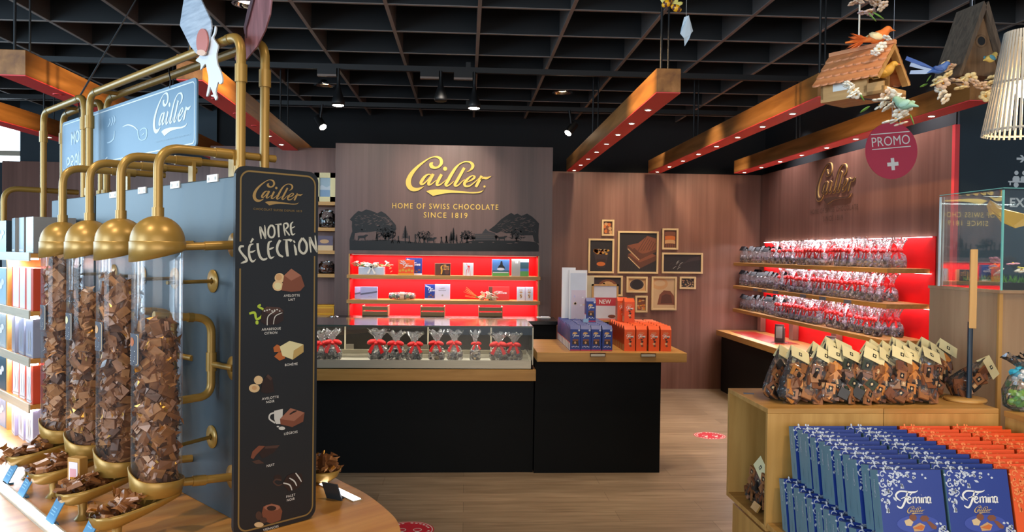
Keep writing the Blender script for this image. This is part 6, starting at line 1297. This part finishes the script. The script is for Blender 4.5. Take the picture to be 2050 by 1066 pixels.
cutout('milk_cutout', 'printed cutout of a silver wrapper and milk splash on the gold tube frame', .065, [('splash', mat('milk_white', '#cfd2d6', .4), spl, .0), ('wrapper', M_foilp, [c8(*q) for q in ((135,160),(160,0),(175,-110),(250,-90),(268,0),(330,130),(335,180),(300,330),(240,340),(200,290))], .005), ('praline', mat('praline_pink', '#b96a5e', .4), EL(*c8(285, 265), 11.5, 26, 28, .03), .010), ('praline_tip', mat('praline_tip', '#d8b29a', .4), EL(*c8(280, 335), 9, 6, 16, .1), .0105)])
M_pinkc = streaks('cocoa_disc_print', ['#5f3b3c', '#8a5a5c', '#b58488'], (30, 30, 3), .3)
cutout('disc_cutout', 'printed pinkish brown cocoa disc cutout on the gold tube frame', .125, [('disc', M_pinkc, [c8(*q) for q in ((470,370),(480,330),(530,330),(535,180),(560,60),(600,-60),(650,-130),(695,-80),(700,0),(690,90),(660,190),(610,290),(540,375),(490,405))], 0.0), ('disc_rim', mat('cocoa_rim', '#4a3035', .35), [c8(*q) for q in ((535,180),(560,60),(600,-60),(640,-120),(600,-10),(575,90),(550,180),(548,240))], .005)])

# ---- dispensers
gD = 'tall clear chocolate dispensers on the display table'
AV, AU0, AS = -.13, .15, .27
FILL = (1.395, 1.52, 1.44, 1.545)
def dispenser(i, label):
    u = AU0+AS*i; t = thing('chocolate_dispenser', label, 'dispenser', DW(AV, u, TZ), DR, gD); Z = lambda z: z-TZ
    # hood: dome and band cut low on the outer side
    prof = [(.0001, Z(1.688))]+[(.0685*math.sin(PI/2*k/9), Z(1.6195)+.0685*math.cos(PI/2*k/9)) for k in range(1, 10)]
    MB().lathe(prof, M_gold, None, 36).build('hood_dome', t)
    def cutw(q, k, j):
        if j == 3 or j == 4: q.z += q.x*.26
        return q
    MB().lathe([(.0685, Z(1.6195)), (.0705, Z(1.617)), (.0705, Z(1.600)), (.0705, Z(1.582)), (.0675, Z(1.582))], M_gold, None, 40, True, cutw).build('hood_band', t)
    MB().cyl((0, 0, Z(1.686)), (0, 0, Z(1.71)), .0155, M_gold, n=20).build('hood_collar', t)
    P = [Vector((0, 0, Z(1.70)))]+bend((0, 0, Z(1.70)), (0, 0, Z(1.872)), (.2, 0, Z(1.872)), .062, 9)+[Vector((.16, 0, Z(1.872)))]
    MB().tube(P, .0125, M_gold, 14).build('arched_pipe', t)
    MB().cyl((.155, 0, Z(1.872)), (.235, 0, Z(1.872)), .0145, M_gold, n=16).build('pipe_sleeve', t)
    MB().cyl((.235, 0, Z(1.872)), (.34, 0, Z(1.872)), .011, M_gold, n=12).build('back_pipe', t)
    MB().box((.203, -.016, Z(1.8085)), (.213, .016, Z(1.87)), M_gold).build('bracket', t)
    MB().lathe([(.0635, Z(.965)), (.0635, Z(1.61))], M_acrylic, None, 48).build('clear_tube', t)
    def petal(q, k, j):
        if j >= 2: a = math.atan2(q.y, q.x); q.z += .030*max(0, math.cos(a-PI+.6))**2 - .006*math.cos(a)
        return q
    MB().lathe([(.045, Z(.940)), (.064, Z(.944)), (.0705, Z(.984)), (.068, Z(.986)), (.0642, Z(.955))], M_gold, None, 44, True, petal).build('base_collar', t)
    # chute and bowl
    n, K = 20, 12; v = []
    for a in range(n+1):
        q = a/n; s = -.05+.218*q; e_ = 1 if q < .68 else math.sqrt(max(0, 1-((q-.68)/.32)**2)); wv = (.044+.016*math.sin(PI*min(1, q)*.85))*e_; zr = .950-.035*q**.8; dp = (.026+.030*q)*max(.10, e_)
        for k in range(K+1): th = PI*k/K; v.append((-s, -wv*math.cos(th), Z(zr)-dp*math.sin(th)))
    fs = [(a*(K+1)+k, a*(K+1)+k+1, (a+1)*(K+1)+k+1, (a+1)*(K+1)+k) for a in range(n) for k in range(K)]
    g = MB().add(v, fs, M_gold, None, True); o_ = g.build('chute_bowl', t); so_ = o_.modifiers.new('wall', 'SOLIDIFY'); so_.thickness = .0035; so_.offset = 1
    MB().lathe([(.022, 0.0005), (.018, .004), (.010, .016), (.013, Z(.884))], M_gold, Matrix.Translation((-.10, 0, 0)), 18).build('foot', t)
    # rods and side pipe towards the partition
    MB().cyl((.066, -.005, Z(1.606)), (.20, -.03, Z(1.613)), .0105, M_gold, n=14).cyl((.12, -.015, Z(1.609)), (.20, -.03, Z(1.613)), .0128, M_gold, n=14).build('upper_rod', t)
    uf = .10
    for z in (1.506, 1.045):
        MB().cyl((.045, uf-.05, Z(z)), (.199, uf, Z(z)), .0055, M_goldd, n=10).build('thin_rod', t)
    for z, y in ((1.506, uf), (1.045, uf), (1.613, -.03), (1.263, -.03), (.953, -.03))[:5 if i == 0 else 2]:
        MB().lathe([(.0001, .0), (.034, .0), (.034, .0035), (.010, .005)], M_gold, Matrix.Translation((.1995, y, Z(z))) @ Matrix.Rotation(-PI/2, 4, 'Y'), 28).build('wall_flange', t)
    yp = .072; P = [Vector((.018, yp, Z(1.415)))]+bend((.018, yp, Z(1.415)), (.182, yp, Z(1.399)), (.182, yp, Z(1.19)), .045, 8)+bend((.182, yp, Z(1.4)), (.182, yp, Z(1.172)), (.02, yp, Z(1.172)), .04, 8)+[Vector((.09, yp, Z(1.170)))]
    MB().tube(P, .0118, M_gold, 14).build('side_pipe', t)
    MB().cyl((.112, yp, Z(1.405)), (.128, yp, Z(1.404)), .0136, M_goldd, n=16).build('joint_ring', t)
    MB().cyl((.182, yp, Z(1.245)), (.182, yp, Z(1.30)), .0148, M_gold, n=16).cyl((.182, yp, Z(1.266)), (.199, -.03, Z(1.263)), .009, M_gold, n=10).build('pipe_tee', t)
    MB().cyl((.055, -.01, Z(.962)), (.20, -.03, Z(.953)), .0115, M_gold, n=14).cyl((.09, -.016, Z(.960)), (.125, -.02, Z(.957)), .0145, M_gold, n=16).build('lower_rod', t)
    # little slate label on the tube
    g = MB(); r_ = .0648; zc = Z(1.335 + (0, .012, .02, .03)[i]); hw_, hh_ = .030, .042
    fl = lambda x, y, h: Vector((-(r_+h)*math.cos(x/r_), -(r_+h)*math.sin(x/r_), zc+y))
    nseg = 8
    for a in range(nseg): x0, x1 = -hw_+2*hw_*a/nseg, -hw_+2*hw_*(a+1)/nseg; g.add([fl(x0, -hh_, .0), fl(x1, -hh_, .0), fl(x1, hh_, .0), fl(x0, hh_, .0)], [(3, 2, 1, 0)], mat('label_slate', '#4a4b54', .45) if a+i == 0 else bpy.data.materials['label_slate'])
    pp_ = rrect(-hw_+.003, -hh_+.003, hw_-.003, hh_-.003, .006, 4)
    for a in range(len(pp_)): g.ribbon([pp_[a]+(.0015,), pp_[(a+1) % len(pp_)]+(.0015,)], M_nut, fl, .0006, .0006, 2, False)
    g.disc(0, .02, .012, (M_car, M_tan, M_iv, M_choc)[i], fl, .0006, 14); 
    for y, w_ in ((-.004, .03), (-.018, .034), (-.024, .034), (-.030, .026)): g.ribbon([(-w_/2, y, .0018), (w_/2, y, .0018)], M_white, fl, .0006, .0006, 2, False)
    g.build('tube_label', t); return t
for i, s in enumerate(('first from the menu board, its tube about half full', 'second from the menu board, its tube filled high', 'third from the menu board', 'fourth from the menu board, beside the box shelves')): dispenser(i, 'gold capped clear chocolate dispenser, '+s)

# ---- wrapped chocolates
def sweet(mb, M, m, rr, s=1.0):
    L_, W_, T_ = .0195*s*rr.uniform(.85, 1.1), .0155*s*rr.uniform(.8, 1.1), .0050*s*rr.uniform(.8, 1.3); j = lambda a: rr.uniform(-a, a)*s
    v = [(-L_, -W_, -T_), (L_, -W_, -T_), (L_, W_, -T_), (-L_, W_, -T_), (-L_*.85, -W_*.8, T_+j(.002)), (L_*.85, -W_*.8, T_+j(.003)), (L_*.85, W_*.8, T_+j(.003)), (-L_*.85, W_*.8, T_+j(.002))]
    f = [(3, 2, 1, 0), (4, 5, 6, 7), (0, 1, 5, 4), (1, 2, 6, 5), (2, 3, 7, 6), (3, 0, 4, 7)]
    for sg in (-1, 1):
        b = len(v); e = L_*1.0; o = L_+.016*s+j(.004)
        v += [(sg*e, -W_*.7, -T_*.2), (sg*e, W_*.7, T_*.2), (sg*(e+.007*s), j(.004)-W_*.5, j(.004)), (sg*(e+.007*s), W_*.5+j(.004), j(.004)), (sg*o, -W_*1.1+j(.003), j(.007)), (sg*(o-.003*s), j(.003), j(.007)), (sg*o, W_*1.1+j(.003), j(.007))]
        f += [(b, b+1, b+3, b+2), (b+2, b+3, b+5), (b+2, b+5, b+4), (b+3, b+6, b+5)]
    mb.add(v, f, m, M)
rr = random.Random(77); protoS = []
for k in range(6):
    g = MB(); sweet(g, Matrix(), M_foil[(0, 1, 0, 2, 1, 0)[k]], rr); g.mi(M_foil[3])
    for q in range(len(g.m)):
        if q >= 6 and rr.random() < .10: g.m[q] = 1
    protoS.append(g)
meshS = []
def sweet_obj(k, P, rot, label, group):
    if len(meshS) <= k or meshS[k] is None:
        while len(meshS) <= k: meshS.append(None)
        o = protoS[k].build('wrapped_chocolate'); meshS[k] = o.data
    else:
        o = bpy.data.objects.new('wrapped_chocolate', meshS[k]); COL.objects.link(o)
    o.location = P; o.rotation_euler = rot; tag(o, label, 'chocolate', group); return o
mass = MB(); n_ind = 0
for i in range(4):
    ax = DW(AV, AU0+AS*i, 0); dc = math.atan2(-ax.y, -ax.x); z = .985; lay = 0
    mass.cyl(ax+Vector((0, 0, .96)), ax+Vector((0, 0, FILL[i]-.03)), .036, M_foil[2], n=14)
    while z < FILL[i]:
        nn = 7; off = rr.uniform(0, 6.28)
        for k in range(nn):
            a = off+2*PI*k/nn+rr.uniform(-.25, .25); dd = (a-dc+PI) % (2*PI)-PI
            rad = rr.uniform(.036, .0455) if z < FILL[i]-.03 else rr.uniform(.008, .044)
            P = ax+Vector((rad*math.cos(a), rad*math.sin(a), z+rr.uniform(-.008, .008)))
            # lying against the wall of the tube, turned at random about the wall's normal
            nrm = Vector((math.cos(a), math.sin(a), rr.uniform(-.5, .9))).normalized(); q = nrm.to_track_quat('Z', 'Y').to_matrix().to_4x4() @ Matrix.Rotation(rr.uniform(0, 6.28), 4, 'Z') @ Matrix.Rotation(rr.uniform(-.3, .3), 4, 'X')
            if i < 3 and abs(dd) < 1.3 and n_ind < 196:
                sweet_obj(rr.randrange(6), P, q.to_euler(), 'brown foil wrapped chocolate seen through the %s dispenser tube from the menu board' % ORD[i], 'wrapped chocolates in the %s tube' % ORD[i]); n_ind += 1
            else: mass.add(*((lambda s_: (s_.v, s_.f))(protoS[rr.randrange(6)])), rr.choice(M_foil[:3]+[M_foil[0], M_foil[1]]), Matrix.Translation(P) @ q)
        z += .0215
def heap(i, n):
    ax = DW(AV, AU0+AS*i, 0); o = []
    for k in range(n):
        q = k/n; s = .055+.10*rr.random(); lat = rr.uniform(-1, 1)*(.036 if s < .13 else .022); lay = rr.choice((0, 0, 1, 1, 2)); 
        zb = .950-.035*((s+.05)/.218)**.8-.012+lay*.011+(.008 if s < .1 else 0)
        P = ax-DV*s+DU*lat+Vector((0, 0, zb+.006)); rot = (rr.uniform(-.7, .7), rr.uniform(-.7, .7), rr.uniform(0, 6.28)); o.append((P, rot))
    return o
for i in range(4):
    for P, rot in heap(i, 22):
        if n_ind < 300: sweet_obj(rr.randrange(6), P, rot, 'brown foil wrapped chocolate lying in the %s gold bowl from the menu board' % ORD[i], 'wrapped chocolates in the %s bowl' % ORD[i]); n_ind += 1
        else: mass.add(*((lambda s_: (s_.v, s_.f))(protoS[rr.randrange(6)])), rr.choice(M_foil[:3]), Matrix.Translation(P) @ Matrix.Rotation(rot[2], 4, 'Z') @ Matrix.Rotation(rot[0], 4, 'X'))
o = mass.build('chocolate_mass'); tag(o, 'mass of brown wrapped chocolates filling the fourth dispenser tube and the cores of the others', 'chocolates', None, 'stuff')

# ---- things on the table: price cards, wooden block, glowing strips for glare and reflection, far bowl
M_cardb = mat('slate_price_card', '#3f7fa8', .25)
for k, (px, py, sc) in enumerate(((10, 958, 1.0), (40, 985, 1.05), (97, 1040, 1.1), (172, 1068, 1.1))):
    p = at_z(px, py+12, TZ); t = thing('price_card', 'blue tilted price card on the display table, %s' % ('beside the box shelves', 'before the third gold bowl', 'before the second gold bowl', 'at the foot of the first gold bowl')[k], 'price card', p, R(-47.5), 'price cards on the display table')
    MB().box((-.028*sc, -.004, .006), (.028*sc, 0, .066*sc), M_cardb, Matrix.Rotation(R(-28), 4, 'X')).build('card', t, bevel=.001); MB().box((-.02, -.004, 0), (.02, .02, .006), M_cardb).build('foot', t)
    g = MB()
    for y in (.045, .036, .028): g.box((-.018, -.0046, y), (.014, -.004, y+.003), mat('card_text_faint', '#6fa6c8', .3) if k+int(y*1000) == 45 else bpy.data.materials['card_text_faint'], Matrix.Rotation(R(-28), 4, 'X'))
    g.build('print', t)
q = on_u(147, 918, .555); p = DW(q[0], .555, TZ); t = thing('block_sign', 'small upright wooden block sign with a pink print standing among the gold bowls', 'sign', p, R(-47.5)+R(25)); MB().box((-.024, -.0, 0), (.024, .03, q[2]-TZ), M_oakz).build('block', t, bevel=.002)
g = MB(); f = lambda x, y, H=0.0: Vector((x, -.001-H, y)); hh_ = q[2]-TZ; rect(g, f, -.017, .02, .017, hh_-.012, mat('block_print', '#e2d8e2', .4)); rect(g, f, -.012, hh_*.5, .012, hh_*.78, mat('block_print_pink', '#d59aa0', .4), .0005); g.build('print', t)
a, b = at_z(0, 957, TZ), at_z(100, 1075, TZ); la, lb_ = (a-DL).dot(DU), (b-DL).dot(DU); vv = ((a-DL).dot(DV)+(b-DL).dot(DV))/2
t = thing('table_glare_strip', 'glowing strip painted as window glare along the outer edge of the display table', 'glare strip', DL, DR); MB().box((vv-.022, lb_-.05, TZ), (vv+.016, la+.7, TZ+.006), M_steel).build('strip_base', t); MB().box((vv-.014, lb_-.045, TZ+.006), (vv+.008, la+.695, TZ+.0085), glow('window_glare_glow', '#f4f6ff', 2.6)).build('glare_band', t)  # window glare on a price strip, built as a glowing band, no lamp
p = at_z(645, 966, TZ); t = thing('serving_bowl', 'gold bowl of chocolates half hidden behind the menu board', 'bowl', p); MB().lathe([(.02, .0), (.05, .02), (.062, .045), (.058, .045), (.045, .022), (.0001, .015)], M_gold, None, 28).build('bowl', t)
bowl_c = []
for k in range(16):
    a = rr.uniform(0, 6.28); r_ = .04*rr.random()**.5; bowl_c.append((p+Vector((r_*math.cos(a), r_*math.sin(a), .05+.012*rr.choice((0, 1, 2, 2)))), (rr.uniform(-.8, .8), rr.uniform(-.8, .8), rr.uniform(0, 6))))
for P, rot in bowl_c: sweet_obj(rr.randrange(6), P, rot, 'brown foil wrapped chocolate in the bowl behind the menu board', 'wrapped chocolates in the hidden bowl')
p = at_z(671, 1000, TZ); t = thing('price_card', 'dark upright price card on the table beside the menu board, in a light streak', 'price card', p, R(60)); MB().box((-.004, -.03, 0), (0, .03, .062), mat('dark_card', '#33424f', .3), Matrix.Rotation(R(-24), 4, 'Y')).build('card', t); MB().box((0, -.02, 0), (.02, .02, .005), M_blk).build('foot', t)
a, b = at_z(646, 970, TZ), at_z(716, 1004, TZ); d_ = (b-a); t = thing('table_glare_strip', 'short glowing strip for a light reflection on the table beside the dark price card', 'glare strip', (a+b)/2, math.atan2(d_.y, d_.x)); MB().box((-d_.length/2, -.016, 0), (d_.length/2, .016, .003), M_steel).build('strip_base', t); MB().box((-d_.length/2+.004, -.013, .003), (d_.length/2-.004, .013, .005), glow('table_reflection_glow', '#f6f8ff', 2.6)).build('glare_band', t)  # bright reflection on the table top, built as an added glowing band

# ---- box shelves at the far end of the table
sf = thing('box_shelf', 'lit shelf rack of gift boxes beyond the last dispenser', 'shelf', DL, DR); SU, SV = 1.42, -.11
LV = (1.575, 1.352, 1.168, .990)
for z in LV:
    MB().box((SV, SU, z-.018), (PV-.012, 2.6, z), M_table).build('shelf_board', sf); MB().box((SV-.006, SU, z-.030), (SV, 2.6, z+.004), M_steel).build('price_rail', sf)
    MB().box((SV+.004, SU+.01, z-.024), (SV+.03, 2.55, z-.0185), glow('shelf_led', '#f2f6ff', 16) if z == LV[0] else bpy.data.materials['shelf_led']).build('light_strip', sf)
    c = DW(SV+.03, SU+.5, z-.03); light('rack_strip', 'AREA', c, c-Vector((0, 0, 1)), 2.6, (.9, .95, 1), shape='RECTANGLE', size=.9, size_y=.04).rotation_euler = (0, 0, DR+PI/2)
MB().box((PV-.012, SU, TZ+.001), (PV-.002, 2.6, 1.70), M_slate).build('back_panel', sf)
for u in (1.80,): MB().box((SV+.01, u, TZ), (PV-.012, u+.018, 1.557), M_oakz).build('divider', sf)
P = [Vector((SV+.05, SU+.62, 1.575))]+bend((SV+.05, SU+.62, 1.5), (SV+.05, SU+.62, 1.86), (SV+.4, SU+.62, 1.86), .06)+[Vector((.24, SU+.62, 1.86))]; MB().tube(P, .0125, M_gold, 12).build('gold_pipe', sf)
def gift(w_, h, d, fm, sm, art, label, name='gift_box'):
    t = thing(name, label, 'box', (0, 0, 0), BRz, 'gift boxes on the lit shelf rack'); g = MB().box((0, 0, 0), (w_, d, h), sm); g.add([(0, -.0006, 0), (w_, -.0006, 0), (w_, -.0006, h), (0, -.0006, h)], [(0, 1, 2, 3)], fm); g.build('carton', t, bevel=.001)
    g = MB(); art(g, lambda x, y, H=0.0: Vector((x*w_, -.0012-H, y*h))); g.build('printed_front', t)
    return t
M_sil = mat('silver_card', '#a9b7bd', .25, .2); M_silg = mat('silver_side', '#8c8a88', .4); M_wh2 = mat('white_lilac_card', '#d9d9e6', .4); M_or2 = mat('red_orange_card', '#c9472a', .4); M_gl = mat('grey_lilac_card', '#8f93a8', .4)
def a_plain(g, f): rect(g, f, .1, .06, .9, .1, M_cloud); 
def a_dancer(g, f):
    for s in (.35, .6): g.ribbon([(s, .15, .03), (s+.06, .35, .09), (s, .55, .06), (s+.04, .68, .05)], M_gray, f, .0004, .0004, 4, False)
    rect(g, f, .08, .05, .9, .08, M_gray, .0004)
def a_white(g, f): rect(g, f, .15, 0, .75, 1, M_wh2, .0002)
rows_ = [(LV[0], .142, M_sil, M_silg, a_plain, 'silver grey gift box'), (LV[1], .165, M_or2, M_or2, a_white, 'orange gift box with a white front band'), (LV[2], .152, M_gl, M_gl, a_dancer, 'grey lilac gift box with faint figures'), (LV[3], .150, M_or2, M_or2, lambda g, f: (a_white(g, f), a_dancer(g, f)), 'red gift box with pale front'), (TZ, .138, M_wh2, M_lav, a_dancer, 'pale lilac gift box with faint figures')]
for ri, (z, h, fm, sm, art, nm) in enumerate(rows_):
    tier = ('top shelf', 'second shelf', 'third shelf', 'fourth shelf', 'table top')[ri]
    b0 = gift(.098, h, .15, fm, sm, art, nm+', %s of the rack, first from dispensers' % tier)
    vf = SV+.012
    b0.location = DW(vf, SU+.012+.098, z+.0005)
    for k in (1, 2): dup(b0, DW(vf+.002*k, SU+.012+.098+.112*k, z+.0005), (0, 0, BRz+.06*k*(1 if ri % 2 else -1)), nm+', %s of the rack, %s from dispensers' % (tier, ORD[k]))
    fm2 = (mat('pale_blue_print', '#a9cfe0', .3), mat('icy_blue_card', '#9fc3d6', .3), M_sil, mat('dark_teal_card', '#2e4a58', .35), mat('slate_lilac_card', '#8c9ab8', .35))[ri]
    b1 = gift(.20, h*.95, .12, fm2, M_navy, (lambda g, f: [blob(g, f, .3+.15*k, .5+.12*(k % 2), .12, .09, M_cloud, .0004+.0001*k) for k in range(4)]), ('pale blue framed box', 'icy blue box with flower drawing', 'silver box', 'dark teal box with pale bubbles', 'slate lilac box with pale print')[ri]+' beyond the divider, %s of the rack' % tier); b1.location = DW(vf, 1.83+.20, z+.0005)
